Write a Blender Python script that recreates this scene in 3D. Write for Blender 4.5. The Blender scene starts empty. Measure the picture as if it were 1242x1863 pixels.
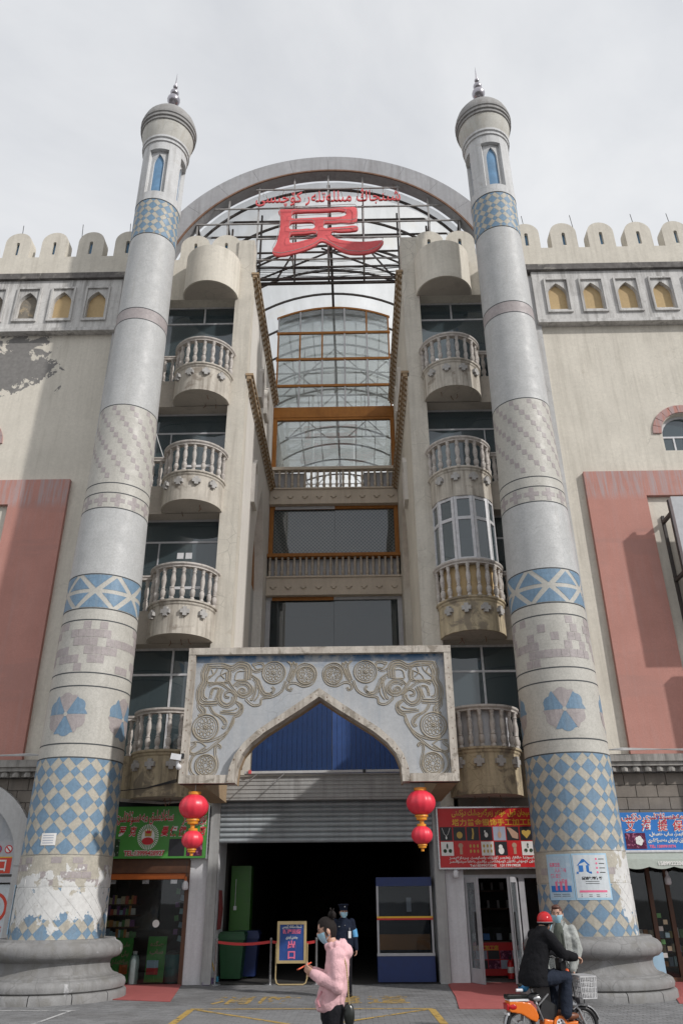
import bpy, bmesh, math, random
from math import sin, cos, pi, sqrt, atan2, radians
from mathutils import Vector, Matrix, geometry
random.seed(11)
S = bpy.context.scene
COL = S.collection
V = Vector

# ---------------------------------------------------------------- camera
def make_camera():
    p, r, y = radians(26.67), radians(.4125), radians(.876)
    fwd = V((0, cos(p), sin(p))); up = V((0, -sin(p), cos(p))); rt = V((1, 0, 0))
    rt2 = rt * cos(r) - up * sin(r); up2 = rt * sin(r) + up * cos(r)
    Z = Matrix.Rotation(y, 3, 'Z')
    F, R, U = Z @ fwd, Z @ rt2, Z @ up2
    cd = bpy.data.cameras.new('camera')
    cd.sensor_fit = 'VERTICAL'; cd.sensor_height = 36; cd.sensor_width = 24
    cd.lens = 36 * 1400 / 1863
    cd.clip_start = .1; cd.clip_end = 2000
    o = bpy.data.objects.new('camera', cd); COL.objects.link(o)
    m = Matrix((R, U, -F)).transposed().to_4x4()
    m.translation = V((.78, 0, 1.81))
    o.matrix_world = m
    S.camera = o
make_camera()

# ---------------------------------------------------------------- world, sun, exposure
SUN = V((1.45, -1.0, 1.15)).normalized()
def make_world():
    w = bpy.data.worlds.new('World'); S.world = w; w.use_nodes = True
    nt = w.node_tree; nt.nodes.clear()
    n = nt.nodes.new; L = nt.links.new
    out = n('ShaderNodeOutputWorld'); bg = n('ShaderNodeBackground'); bg.inputs[1].default_value = .1
    sky = n('ShaderNodeTexSky'); sky.sky_type = 'NISHITA'; sky.sun_disc = False
    sky.sun_elevation = math.asin(SUN.z); sky.sun_rotation = atan2(SUN.x, SUN.y)
    sky.altitude = 800; sky.dust_density = 1.5
    tc = n('ShaderNodeTexCoord'); mp = n('ShaderNodeMapping'); mp.inputs['Scale'].default_value = (1, 1, 1.7)
    mp.inputs['Location'].default_value = (.35, .1, .2)
    nz = n('ShaderNodeTexNoise'); nz.inputs['Scale'].default_value = 1.6; nz.inputs['Detail'].default_value = 7; nz.inputs['Roughness'].default_value = .55
    nz.inputs['Distortion'].default_value = .4
    L(tc.outputs['Generated'], mp.inputs[0]); L(mp.outputs[0], nz.inputs['Vector'])
    r = n('ShaderNodeValToRGB'); r.color_ramp.elements[0].position = .30; r.color_ramp.elements[1].position = .56
    r.color_ramp.elements[0].color = (.72, .72, .72, 1); r.color_ramp.elements[1].color = (1, 1, 1, 1)
    L(nz.outputs['Fac'], r.inputs[0])
    nz2 = n('ShaderNodeTexNoise'); nz2.inputs['Scale'].default_value = 2.3; nz2.inputs['Detail'].default_value = 5
    L(mp.outputs[0], nz2.inputs['Vector'])
    cl = n('ShaderNodeMixRGB'); cl.inputs[1].default_value = (7.0, 7.2, 7.5, 1); cl.inputs[2].default_value = (8.1, 8.15, 8.25, 1)
    L(nz2.outputs['Fac'], cl.inputs[0])
    mx = n('ShaderNodeMixRGB'); L(r.outputs[0], mx.inputs[0]); L(sky.outputs[0], mx.inputs[1]); L(cl.outputs[0], mx.inputs[2])
    L(mx.outputs[0], bg.inputs[0]); L(bg.outputs[0], out.inputs[0])
make_world()
def make_sun():
    d = bpy.data.lights.new('sun', 'SUN'); d.energy = 2.55; d.angle = radians(1.6); d.color = (1, .965, .92)
    o = bpy.data.objects.new('sun', d); COL.objects.link(o)
    o.rotation_euler = (-SUN).to_track_quat('-Z', 'Y').to_euler(); o.location = (30, -20, 40)
make_sun()
vs = S.view_settings
vs.view_transform = 'Standard'; vs.look = 'None'; vs.gamma = 1; vs.exposure = .16; vs.use_curve_mapping = False
S.cycles.max_bounces = 7; S.cycles.transparent_max_bounces = 14; S.cycles.use_denoising = True

# ---------------------------------------------------------------- mesh builder
class MB:
    def __init__(s): s.v = []; s.f = []; s.m = []
    def add(s, vs, fs, mi=0):
        b = len(s.v); s.v += [V(p) for p in vs]
        for f in fs: s.f.append([b + i for i in f]); s.m.append(mi)
        return s
    def box(s, x0, x1, y0, y1, z0, z1, mi=0):
        x0, x1 = min(x0, x1), max(x0, x1); y0, y1 = min(y0, y1), max(y0, y1); z0, z1 = min(z0, z1), max(z0, z1)
        return s.add([(x0,y0,z0),(x1,y0,z0),(x1,y1,z0),(x0,y1,z0),(x0,y0,z1),(x1,y0,z1),(x1,y1,z1),(x0,y1,z1)],
              [(3,2,1,0),(4,5,6,7),(0,1,5,4),(1,2,6,5),(2,3,7,6),(3,0,4,7)], mi)
    def cbox(s, c, d, rot=None, mi=0):
        b = len(s.v); x, y, z = [q / 2 for q in d]
        s.box(-x, x, -y, y, -z, z, mi)
        for i in range(b, len(s.v)):
            s.v[i] = (rot @ s.v[i] if rot else s.v[i]) + V(c)
        return s
    def lathe(s, prof, cx=0, cy=0, n=16, a0=0, a1=2*pi, mi=0, caps=False):
        full = abs(a1 - a0 - 2*pi) < 1e-6
        k = n if full else n + 1; b = len(s.v)
        for r, z in prof:
            for i in range(k):
                a = a0 + (a1 - a0) * i / n
                s.v.append(V((cx + r*cos(a), cy + r*sin(a), z)))
        for j in range(len(prof) - 1):
            for i in range(n):
                i2 = (i + 1) % k
                s.f.append([b+j*k+i, b+j*k+i2, b+(j+1)*k+i2, b+(j+1)*k+i]); s.m.append(mi)
        if caps:
            s.f.append([b+i for i in range(k)][::-1]); s.m.append(mi)
            e = b + (len(prof)-1)*k
            s.f.append([e+i for i in range(k)]); s.m.append(mi)
        return s
    def tube(s, pts, r, n=6, mi=0, caps=True, flat=1.0):
        pts = [V(p) for p in pts]; N = len(pts); b = len(s.v)
        rs = r if isinstance(r, (list, tuple)) else [r]*N
        prev = None
        for i, p in enumerate(pts):
            t = (pts[min(i+1, N-1)] - pts[max(i-1, 0)])
            if t.length < 1e-9: t = V((0,0,1))
            t.normalize()
            if prev is None:
                up = V((0,0,1)) if abs(t.z) < .9 else V((0,1,0))
                x = t.cross(up).normalized()
            else:
                x = (prev - t * prev.dot(t))
                x = x.normalized() if x.length > 1e-6 else t.orthogonal().normalized()
            prev = x; y = t.cross(x)
            for k in range(n):
                a = 2*pi*(k+.5)/n
                s.v.append(p + (x*cos(a) + y*sin(a)*flat)*rs[i])
        for i in range(N-1):
            for k in range(n):
                k2 = (k+1) % n
                s.f.append([b+i*n+k, b+i*n+k2, b+(i+1)*n+k2, b+(i+1)*n+k]); s.m.append(mi)
        if caps:
            s.f.append([b+k for k in range(n)][::-1]); s.m.append(mi)
            s.f.append([b+(N-1)*n+k for k in range(n)]); s.m.append(mi)
        return s
    def bar(s, p, q, w, mi=0): return s.tube([p, q], w*.707, 4, mi)
    def prism(s, loops, a, b, axis='y', mi=0, back=True):
        """extrude a polygon (first loop) with holes between a and b; loops are (u, z)"""
        if not isinstance(loops[0][0], (tuple, list)): loops = [loops]
        pt = (lambda u, z, d: (u, d, z)) if axis == 'y' else ((lambda u, z, d: (d, u, z)) if axis == 'x' else (lambda u, z, d: (u, z, d)))
        flat = [p for l in loops for p in l]
        tri = geometry.tessellate_polygon([[V((p[0], p[1], 0)) for p in l] for l in loops])
        k = len(flat)
        s.add([pt(p[0], p[1], a) for p in flat], [list(t) for t in tri], mi)
        if back: s.add([pt(p[0], p[1], b) for p in flat], [list(t)[::-1] for t in tri], mi)
        o = 0
        for l in loops:
            n = len(l); vs = [pt(p[0], p[1], a) for p in l] + [pt(p[0], p[1], b) for p in l]
            s.add(vs, [(i, (i+1) % n, n+(i+1) % n, n+i) for i in range(n)], mi); o += n
        return s
    def sphere(s, c, r, nu=14, nv=10, mi=0, fn=None, rot=None):
        c = V(c); R = r if isinstance(r, (tuple, list)) else (r, r, r); b = len(s.v)
        for j in range(nv+1):
            t = pi*j/nv
            for i in range(nu):
                a = 2*pi*i/nu
                p = V((sin(t)*cos(a), sin(t)*sin(a), cos(t)))
                if fn: p = fn(p)
                p = V((p.x*R[0], p.y*R[1], p.z*R[2]))
                s.v.append((rot @ p if rot else p) + c)
        for j in range(nv):
            for i in range(nu):
                i2 = (i+1) % nu
                s.f.append([b+j*nu+i, b+(j+1)*nu+i, b+(j+1)*nu+i2, b+j*nu+i2]); s.m.append(mi)
        return s
    def merge(s, o, mi=0): return s.add(o.v, o.f, mi)
    def mesh(s, name, mats, off=V((0,0,0)), smooth=None):
        me = bpy.data.meshes.new(name)
        me.from_pydata([tuple(p - off) for p in s.v], [], s.f)
        mats = mats if isinstance(mats, (list, tuple)) else [mats]
        for m in mats: me.materials.append(m)
        me.polygons.foreach_set('material_index', s.m)
        bm = bmesh.new(); bm.from_mesh(me)
        bmesh.ops.remove_doubles(bm, verts=bm.verts, dist=1e-5)
        bmesh.ops.dissolve_degenerate(bm, edges=bm.edges, dist=1e-6)
        bmesh.ops.recalc_face_normals(bm, faces=bm.faces)
        bm.to_mesh(me); bm.free()
        if smooth is not None:
            me.shade_smooth()
            if smooth < 180: me.set_sharp_from_angle(angle=radians(smooth))
        me.update(); return me

WL = {}
def obj(name, mb, mats=None, parent=None, loc=None, smooth=None, rot=None, kind=None, label=None, local=False):
    """link one mesh object.  Without loc the builder holds world coordinates."""
    base = V((0,0,0)) if local else (WL[parent.name] if parent else V((0,0,0)))
    if isinstance(mb, MB):
        me = mb.mesh(name, mats, V((0,0,0)) if (loc is not None or local) else base, smooth)
    else: me = mb
    o = bpy.data.objects.new(name, me); COL.objects.link(o)
    if parent: o.parent = parent
    if loc is not None:
        o.location = V(loc) if local else V(loc) - base; WL[o.name] = V(loc)
    else: WL[o.name] = base.copy()
    if rot is not None: o.rotation_euler = rot
    if kind: o['kind'] = kind
    if label: o['label'] = label
    return o
def thing(name, label, cat, loc=(0,0,0), group=None, rotz=0):
    o = bpy.data.objects.new(name, None); COL.objects.link(o)
    o.location = loc; o.rotation_euler = (0,0,rotz); o.empty_display_size = .2
    o['label'] = label; o['category'] = cat; WL[o.name] = V(loc)
    if group: o['group'] = group
    return o
def tag(o, label, cat, group=None):
    o['label'] = label; o['category'] = cat
    if group: o['group'] = group
    return o
def sub(name, parent):
    o = bpy.data.objects.new(name, None); COL.objects.link(o); o.parent = parent
    o.empty_display_size = .1; WL[o.name] = WL[parent.name].copy(); return o

# ---------------------------------------------------------------- materials
class NT:
    def __init__(s, name):
        s.mat = bpy.data.materials.new(name); s.mat.use_nodes = True
        s.t = s.mat.node_tree; s.t.nodes.clear()
        s.out = s.n('ShaderNodeOutputMaterial')
    def n(s, t, **k):
        x = s.t.nodes.new(t)
        for a, b in k.items(): setattr(x, a, b)
        return x
    def set(s, sock, v):
        if v is None: return
        if isinstance(v, bpy.types.NodeSocket): s.t.links.new(v, sock)
        elif isinstance(v, (tuple, list)) and sock.type == 'RGBA': sock.default_value = tuple(v) + (1,) * (4 - len(v))
        else: sock.default_value = v
    def pos(s): return s.n('ShaderNodeNewGeometry').outputs['Position']
    def objc(s): return s.n('ShaderNodeTexCoord').outputs['Object']
    def map(s, v, sc=(1,1,1), loc=(0,0,0), rot=(0,0,0)):
        m = s.n('ShaderNodeMapping'); s.set(m.inputs[0], v); m.inputs['Scale'].default_value = sc
        m.inputs['Location'].default_value = loc; m.inputs['Rotation'].default_value = rot; return m.outputs[0]
    def noise(s, v, sc, det=4, ro=.55, dis=0):
        m = s.n('ShaderNodeTexNoise'); s.set(m.inputs['Vector'], v); m.inputs['Scale'].default_value = sc
        m.inputs['Detail'].default_value = det; m.inputs['Roughness'].default_value = ro; m.inputs['Distortion'].default_value = dis
        return m.outputs['Fac']
    def ncol(s, v, sc=2.5):
        m = s.n('ShaderNodeTexNoise'); s.set(m.inputs['Vector'], v); m.inputs['Scale'].default_value = sc; m.inputs['Detail'].default_value = 3
        return m.outputs['Color']
    def vor(s, v, sc, feat='DISTANCE_TO_EDGE'):
        m = s.n('ShaderNodeTexVoronoi', feature=feat); s.set(m.inputs['Vector'], v); m.inputs['Scale'].default_value = sc
        return m.outputs[0]
    def ramp(s, f, a, b, lo=0, hi=1):
        m = s.n('ShaderNodeMapRange'); m.clamp = True; s.set(m.inputs[0], f)
        for i, x in enumerate((a, b, lo, hi)): m.inputs[i+1].default_value = x
        return m.outputs[0]
    def m(s, op, a, b=None):
        x = s.n('ShaderNodeMath', operation=op); s.set(x.inputs[0], a); s.set(x.inputs[1], b); return x.outputs[0]
    def mix(s, f, a, b, bt='MIX'):
        x = s.n('ShaderNodeMixRGB', blend_type=bt); s.set(x.inputs[0], f); s.set(x.inputs[1], a); s.set(x.inputs[2], b); return x.outputs[0]
    def xyz(s, v):
        x = s.n('ShaderNodeSeparateXYZ'); s.set(x.inputs[0], v); return x.outputs
    def vadd(s, a, b, sc):
        x = s.n('ShaderNodeVectorMath', operation='SCALE'); s.set(x.inputs[0], b); x.inputs['Scale'].default_value = sc
        y = s.n('ShaderNodeVectorMath', operation='ADD'); s.set(y.inputs[0], a); s.set(y.inputs[1], x.outputs[0]); return y.outputs[0]
    def bump(s, h, st=.3, d=.02):
        x = s.n('ShaderNodeBump'); x.inputs['Strength'].default_value = st; x.inputs['Distance'].default_value = d
        s.set(x.inputs['Height'], h); return x.outputs[0]
    def bsdf(s, col, rough=.8, metal=0, normal=None, spec=.5, **k):
        b = s.n('ShaderNodeBsdfPrincipled'); s.set(b.inputs['Base Color'], col); s.set(b.inputs['Roughness'], rough)
        b.inputs['Metallic'].default_value = metal; b.inputs['Specular IOR Level'].default_value = spec
        for a, c in k.items(): s.set(b.inputs[a], c)
        s.set(b.inputs['Normal'], normal); return b.outputs[0]
    def end(s, sh): s.set(s.out.inputs[0], sh); return s.mat
def mul(c, k): return tuple(min(1, x*k) for x in c)

def plaster(name, col, var=.16, vs=1.2, streak=0, scol=(.16,.15,.14), patch=0, pcol=(.3,.28,.25), pth=.62, ps=1.5, crack=0, cs=1.6, bump=.25, bs=14, rough=.88, obj=False, spec=.25, extra=None):
    t = NT(name); p = t.objc() if obj else t.pos(); col = mul(col, 1.08)
    n1 = t.noise(p, vs, 6, .6)
    c = t.mix(t.ramp(n1, .3, .7), mul(col, 1-var), mul(col, 1+var*.7))
    fine = t.noise(p, bs, 5, .7)
    c = t.mix(t.ramp(fine, .3, .75, 0, .5), c, mul(col, .68))
    c = t.mix(t.ramp(t.noise(p, vs*2.2, 8, .7, .7), .55, .72, 0, .22), c, mul(col, .7))
    c = t.mix(t.ramp(t.noise(p, 58, 2, .8), .42, .66, 0, .3), c, mul(col, .74))
    if streak:
        st = t.noise(t.map(p, (5, 5, .28)), 1.3, 5, .65)
        st2 = t.noise(p, .7, 3)
        f = t.m('MULTIPLY', t.ramp(st, .45, .68), t.ramp(st2, .35, .62, .3, 1))
        c = t.mix(t.m('MULTIPLY', f, streak), c, scol)
    if patch:
        pn = t.noise(p, ps, 8, .62, .6)
        c = t.mix(t.ramp(pn, pth, pth+.07, 0, patch), c, pcol)
    h = t.m('ADD', t.m('MULTIPLY', fine, .6), t.noise(p, bs*4, 3))
    if crack:
        q = t.vadd(p, t.ncol(p), .12)
        e = t.vor(t.map(q, (1,1,1.25)), cs)
        k = t.m('MULTIPLY', t.ramp(e, .004, .016, 1, 0), t.ramp(t.noise(p, .9, 3), .45, .62))
        c = t.mix(t.m('MULTIPLY', k, crack), c, mul(col, .42))
    if extra: c = extra(t, p, c)
    return t.end(t.bsdf(c, rough, 0, t.bump(h, bump, .012), spec))
def simple(name, col, rough=.5, metal=0, var=.12, vs=6, obj=True, bump=0, bs=30, spec=.5, **k):
    t = NT(name); p = t.objc() if obj else t.pos()
    n = t.noise(p, vs, 5, .6)
    c = t.mix(t.ramp(n, .3, .7), mul(col, 1-var), mul(col, 1+var*.6))
    nb = t.bump(t.noise(p, bs, 4), bump, .01) if bump else None
    r = t.ramp(n, .25, .75, max(.03, rough-.1), min(1, rough+.1))
    return t.end(t.bsdf(c, r, metal, nb, spec, **k))
def glass(name, tint=(.02,.025,.03), alpha=.5, rough=.02, extra=None, fk=1.8):
    """window glass: a see-through share, a dark body and the mirror reflection by Fresnel"""
    t = NT(name)
    tr = t.n('ShaderNodeBsdfTransparent'); tr.inputs[0].default_value = (.88, .91, .90, 1)
    df = t.n('ShaderNodeBsdfDiffuse'); t.set(df.inputs[0], extra(t) if extra else tint)
    g = t.n('ShaderNodeBsdfGlossy'); g.inputs['Roughness'].default_value = rough
    g.inputs[0].default_value = (.95, .97, 1, 1)
    fr = t.n('ShaderNodeFresnel'); fr.inputs[0].default_value = 1.52
    p = t.pos()
    nb = t.bump(t.noise(p, 1.1, 2), .05, .02); t.set(g.inputs['Normal'], nb)
    a = t.n('ShaderNodeMixShader'); a.inputs[0].default_value = 1-alpha; t.set(a.inputs[1], tr.outputs[0]); t.set(a.inputs[2], df.outputs[0])
    b = t.n('ShaderNodeMixShader'); t.set(b.inputs[0], t.m('MULTIPLY', fr.outputs[0], fk)); t.set(b.inputs[1], a.outputs[0]); t.set(b.inputs[2], g.outputs[0])
    return t.end(b.outputs[0])

def peel(t, p, c):      # big patch of lost render on the wall left of the minaret
    x, y, z = t.xyz(p)
    dx = t.m('DIVIDE', t.m('ADD', x, 10.6), 1.9); dz = t.m('DIVIDE', t.m('SUBTRACT', z, 17.5), 1.45)
    d = t.m('SQRT', t.m('ADD', t.m('MULTIPLY', dx, dx), t.m('MULTIPLY', dz, dz)))
    nz = t.noise(p, 1.5, 9, .64, .7)
    v = t.m('SUBTRACT', t.m('MULTIPLY', t.m('SUBTRACT', nz, .5), 2.6), t.m('SUBTRACT', d, .74))
    k = t.ramp(v, 0, .03)
    g = t.mix(t.noise(p, 9, 4), (.15,.145,.14), (.28,.27,.26))
    return t.mix(k, c, g)
M = {}
M['cream'] = plaster('cream_plaster', (.655,.615,.54), .12, .8, .35, (.30,.27,.22), .35, (.42,.37,.29), .64, .9, .3, 3.2, .35, 10)
M['cream_left'] = plaster('cream_plaster_peeling', (.665,.625,.55), .11, .8, .25, (.32,.29,.24), .3, (.42,.38,.31), .66, .9, .2, 3.2, .35, 10, extra=peel)
M['pil'] = plaster('pilaster_plaster', (.61,.57,.50), .12, 1.6, .45, (.27,.24,.20), .3, (.40,.35,.28), .62, 2, .6, 1.5, .4, 16)
M['white_side'] = plaster('pale_side_plaster', (.68,.65,.61), .07, 1, .25, (.36,.32,.28), .2, (.45,.41,.36), .62, 1.5, 0, 1, .2, 12)
M['tan'] = plaster('tan_cornice', (.36,.26,.165), .15, 2, .3, (.18,.13,.08), .25, (.26,.19,.12), .6, 2)
M['cornice_white'] = plaster('grey_white_band', (.60,.59,.575), .16, 1.8, 1, (.25,.24,.23), .4, (.33,.32,.31), .6, 2, .4, 1.4)
M['dark_band'] = plaster('dirty_cornice', (.16,.15,.145), .35, 3, .7, (.06,.055,.05), .6, (.34,.32,.29), .57, 2.2)
M['niche_yellow'] = plaster('yellow_niche', (.52,.385,.215), .1, 2, .35, (.3,.22,.13), .5, (.40,.31,.2), .6, 1.2)
M['niche_grey'] = plaster('peeled_niche', (.24,.215,.18), .3, 5, .3, (.12,.11,.1), .8, (.45,.36,.24), .55, 4)
M['red_panel'] = plaster('red_render', (.50,.25,.21), .1, 1.5, .28, (.46,.32,.30), .3, (.44,.22,.185), .6, .7, .12, 3.0, .5, 26, extra=lambda t, p, c: t.mix(t.m('MULTIPLY', t.ramp(t.xyz(p)[2], 12.2, 12.45), t.ramp(t.noise(t.map(p, (7,7,.4)), 1.6, 5, .7), .42, .62, 0, .75)), t.mix(t.ramp(t.noise(t.map(p, (.3,.3,2.2)), .9, 3), .55, .62, 0, .25), c, (.36,.22,.2)), (.40,.36,.37)))
M['grey_strip'] = plaster('grey_strip', (.54,.54,.54), .12, 1.6, .5, (.33,.30,.26), .3, (.36,.35,.34), .6, 2, .5, 1.6)
M['balcony'] = plaster('stained_balcony', (.54,.50,.44), .16, 2, .95, (.20,.17,.14), .75, (.235,.20,.165), .56, 1.7, .5, 2.4, .4, 12)
M['balcony_old'] = plaster('weathered_balcony', (.50,.42,.29), .2, 2, .95, (.15,.125,.10), .8, (.20,.17,.135), .53, 1.9, .8, 2.8, .5, 12)
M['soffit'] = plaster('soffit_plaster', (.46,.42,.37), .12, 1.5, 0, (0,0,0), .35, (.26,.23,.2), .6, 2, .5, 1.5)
M['baluster'] = plaster('dusty_baluster', (.53,.495,.465), .22, 6, .5, (.24,.2,.17), .5, (.27,.23,.20), .54, 8, bump=.4)
M['baluster_tan'] = plaster('tan_baluster', (.49,.43,.36), .18, 6, .3, (.24,.2,.16), .4, (.32,.27,.22), .56, 8)
M['band_tan'] = plaster('tan_band', (.55,.48,.40), .1, 1.6, .3, (.33,.28,.22), .2, (.40,.34,.28), .6, 2)
M['quatrefoil'] = plaster('grey_quatrefoil', (.43,.42,.41), .2, 8, .3, (.22,.2,.18), .4, (.27,.25,.23), .56, 9)
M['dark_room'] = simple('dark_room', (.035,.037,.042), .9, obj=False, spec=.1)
M['hall'] = simple('dark_hall', (.09,.08,.078), .95, obj=False, spec=.05, var=.4, vs=1.2)
M['white_frame'] = simple('white_window_frame', (.56,.56,.58), .45, obj=False, var=.2, vs=9)
M['orange_frame'] = plaster('orange_wood_frame', (.33,.135,.03), .16, 5, .3, (.18,.07,.02), .25, (.24,.1,.03), .6, 4, rough=.55)
M['grey_frame'] = simple('grey_mullion', (.42,.42,.44), .4, obj=False)
M['steel'] = plaster('painted_steel', (.36,.35,.345), .2, 5, .4, (.16,.1,.07), .5, (.18,.105,.07), .6, 7, rough=.55, spec=.4)
M['steel_dark'] = plaster('dark_steel', (.075,.068,.066), .25, 5, .4, (.10,.05,.03), .4, (.11,.06,.04), .6, 7, rough=.6)
M['arch_grey'] = plaster('zinc_arch', (.37,.37,.385), .12, 1.4, .55, (.20,.19,.19), .4, (.45,.45,.46), .56, .8, 0, 1, .15, 8, rough=.6)
M['rust'] = plaster('rust_edge', (.22,.13,.09), .3, 6, .3, (.1,.06,.04))
M['sign_red'] = plaster('faded_red_paint', (.74,.125,.135), .12, 3, .35, (.42,.09,.09), .35, (.60,.20,.20), .6, 5, rough=.5)
M['glass_bay'] = glass('bay_glass', (.066,.091,.102), .26)
M['glass_clear'] = glass('screen_glass', (.40,.42,.41), .66)
M['glass_dark'] = glass('dark_window_glass', (.045,.058,.063), .25)
M['glass_kiosk'] = glass('kiosk_glass', (.02,.025,.035), .85, fk=.45)
M['glass_shop'] = glass('shop_glass', (.03,.03,.03), .9, fk=.7)
def lat(t):
    p = t.pos(); x, y, z = t.xyz(p)
    a = t.m('FRACT', t.m('MULTIPLY', t.m('ADD', x, z), 6.2)); b = t.m('FRACT', t.m('MULTIPLY', t.m('SUBTRACT', x, z), 6.2))
    k = t.m('MAXIMUM', t.m('LESS_THAN', a, .2), t.m('LESS_THAN', b, .2))
    return t.mix(k, (.055,.068,.072), (.17,.18,.175))
M['glass_lattice'] = glass('latticed_window_film', alpha=.06, extra=lat)
M['blue_board_faded'] = plaster('faded_blue_board', (.03,.075,.23), .2, 3, .5, (.02,.05,.18), .25, (.05,.11,.32), .62, 3, rough=.6, spec=.4)
M['blue_board'] = plaster('blue_board', (.007,.032,.115), .2, 3, .5, (.008,.03,.11), .25, (.02,.08,.26), .62, 3, rough=.6, spec=.4)

def mosaic(name, col, var=.1, vs=7):
    """tile colour with the torn white posters and scuffs of the lower shafts"""
    t = NT(name); p = t.pos(); x, y, z = t.xyz(p)
    n = t.noise(p, vs, 5, .6)
    c = t.mix(t.ramp(n, .3, .7), mul(col, 1-var), mul(col, 1+var))
    c = t.mix(t.ramp(t.noise(p, 22, 5, .75), .42, .72, 0, .6), c, mul(col, .6))
    c = t.mix(t.ramp(t.noise(p, 2.4, 7, .65, .6), .52, .7, 0, .4), c, mul(col, .74))
    st = t.noise(t.map(p, (4,4,.3)), 1.5, 5, .6)
    c = t.mix(t.ramp(st, .56, .75, 0, .3), c, (.33,.31,.28))
    q = t.vadd(p, t.ncol(p), .14)
    e = t.vor(q, 3.4)
    k = t.m('MULTIPLY', t.ramp(e, .003, .014, 1, 0), t.ramp(t.noise(p, .8, 3), .47, .6))
    c = t.mix(t.m('MULTIPLY', k, .4), c, mul(col, .5))
    # white paper scraps
    nz = t.m('ADD', t.m('MULTIPLY', t.noise(t.map(p, (1.1,1.1,1.1)), 2.1, 7, .55, .4), .55), t.m('MULTIPLY', t.noise(t.map(p, (1.1,1.1,.95)), 5.5, 8, .62, .3), .45))
    zl = t.m('SUBTRACT', 1, t.m('DIVIDE', t.m('ABSOLUTE', t.m('SUBTRACT', z, 1.82)), 1.05))
    zl = t.m('MAXIMUM', zl, 0)
    al = t.m('MULTIPLY', t.m('MULTIPLY', t.m('LESS_THAN', x, 0), zl), .29)
    sx = t.ramp(x, 6.0, 6.5); zr = t.m('MAXIMUM', t.m('SUBTRACT', 1, t.m('DIVIDE', t.m('ABSOLUTE', t.m('SUBTRACT', z, 2.0)), 1.3)), 0)
    ar = t.m('MULTIPLY', t.m('MULTIPLY', sx, zr), .36)
    a0 = t.m('MULTIPLY', t.m('MULTIPLY', t.m('GREATER_THAN', x, 0), zr), .06)
    w = t.ramp(t.m('ADD', t.m('ADD', nz, a0), t.m('ADD', al, ar)), .685, .70)
    wc = t.mix(t.noise(p, 12, 4), (.52,.52,.51), (.70,.70,.69))
    c = t.mix(w, c, wc)
    dirt = t.m('MULTIPLY', t.ramp(t.noise(p, 5, 6, .7), .5, .75), t.ramp(z, 1.0, 3.2, .6, .1))
    c = t.mix(dirt, c, (.20,.185,.165))
    h = t.m('ADD', t.noise(p, 40, 3), t.m('MULTIPLY', w, .4))
    return t.end(t.bsdf(c, t.ramp(t.noise(p, 3, 3), .3, .7, .42, .68), 0, t.bump(h, .25, .012), .42))
M['tile_blue'] = mosaic('blue_tile', (.165,.265,.375))
M['tile_beige'] = mosaic('beige_tile', (.455,.425,.36))
M['tile_purple'] = mosaic('mauve_tile', (.375,.335,.335))
M['shaft'] = mosaic('shaft_render', (.475,.48,.48), .07, 2)
M['shaft_beige'] = mosaic('shaft_beige', (.49,.475,.435), .07, 2)
M['groove'] = simple('dark_groove', (.06,.065,.07), .8, obj=False)
M['lantern_white'] = plaster('pale_minaret_top', (.58,.585,.59), .1, 2, .6, (.30,.29,.28), .35, (.38,.35,.31), .6, 2, .6, 2)
M['cap_beige'] = plaster('beige_capital', (.52,.51,.475), .12, 2, .5, (.33,.29,.22), .3, (.46,.36,.2), .64, 3, .4, 2)
M['cap_grey'] = plaster('grey_dome', (.34,.335,.33), .2, 2, .6, (.19,.18,.17), .5, (.22,.2,.19), .56, 3)
M['blue_niche'] = simple('blue_niche', (.13,.26,.42), .6, obj=False, var=.25, vs=3)
M['finial'] = simple('metal_finial', (.42,.40,.43), .3, .85, obj=False, var=.2, vs=5)
M['stone'] = plaster('grey_stone', (.245,.243,.242), .25, 1.7, .7, (.15,.145,.14), .8, (.19,.185,.175), .53, 2.0, .5, 1.6, .5, 9, rough=.8,
    extra=lambda t, p, c: t.mix(t.ramp(t.noise(p, 1.6, 7, .6, .5), .64, .67, 0, .75), c, (.46,.46,.47)))
M['block'] = plaster('brown_block', (.22,.195,.17), .2, 2.5, .3, (.09,.085,.08), .5, (.25,.235,.215), .6, 2)
M['mortar'] = plaster('mortar', (.30,.29,.275), .15, 4)
M['ledge'] = plaster('ledge_stone', (.35,.335,.315), .2, 2.2, .8, (.12,.115,.11), .5, (.2,.19,.18), .56, 3)
M['portal_panel'] = plaster('portal_panel', (.42,.43,.445), .10, 2.2, .5, (.27,.31,.36), .3, (.33,.35,.37), .6, 2.5, .3, 2, .25, 14,
    extra=lambda t, p, c: t.mix(t.m('MULTIPLY', t.ramp(t.xyz(p)[2], 6.45, 6.75), t.ramp(t.noise(p, 3, 6, .65), .38, .55)), c, (.06,.135,.25)))
M['portal_trim'] = plaster('weathered_concrete', (.52,.475,.42), .22, 5, 1, (.20,.165,.13), .8, (.23,.2,.165), .54, 4, .6, 3, .5, 14)
M['carving'] = plaster('carved_ridge', (.335,.295,.235), .15, 6, .4, (.2,.18,.15), .4, (.36,.38,.40), .55, 6)
M['slat'] = plaster('zinc_slat', (.33,.36,.38), .12, 2, .5, (.15,.16,.165), .35, (.35,.36,.37), .6, 3, 0, 1, .08, 10, rough=.42, spec=.6)
M['zinc'] = plaster('zinc_housing', (.38,.38,.375), .15, 2, .6, (.17,.165,.16), .35, (.38,.37,.36), .58, 3, 0, 1, .1, 10, rough=.55)
M['white_wall'] = plaster('white_pillar', (.66,.66,.68), .08, 3, .35, (.42,.41,.41), .25, (.40,.39,.38), .63, 4, 0, 1, .3, 20)
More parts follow.
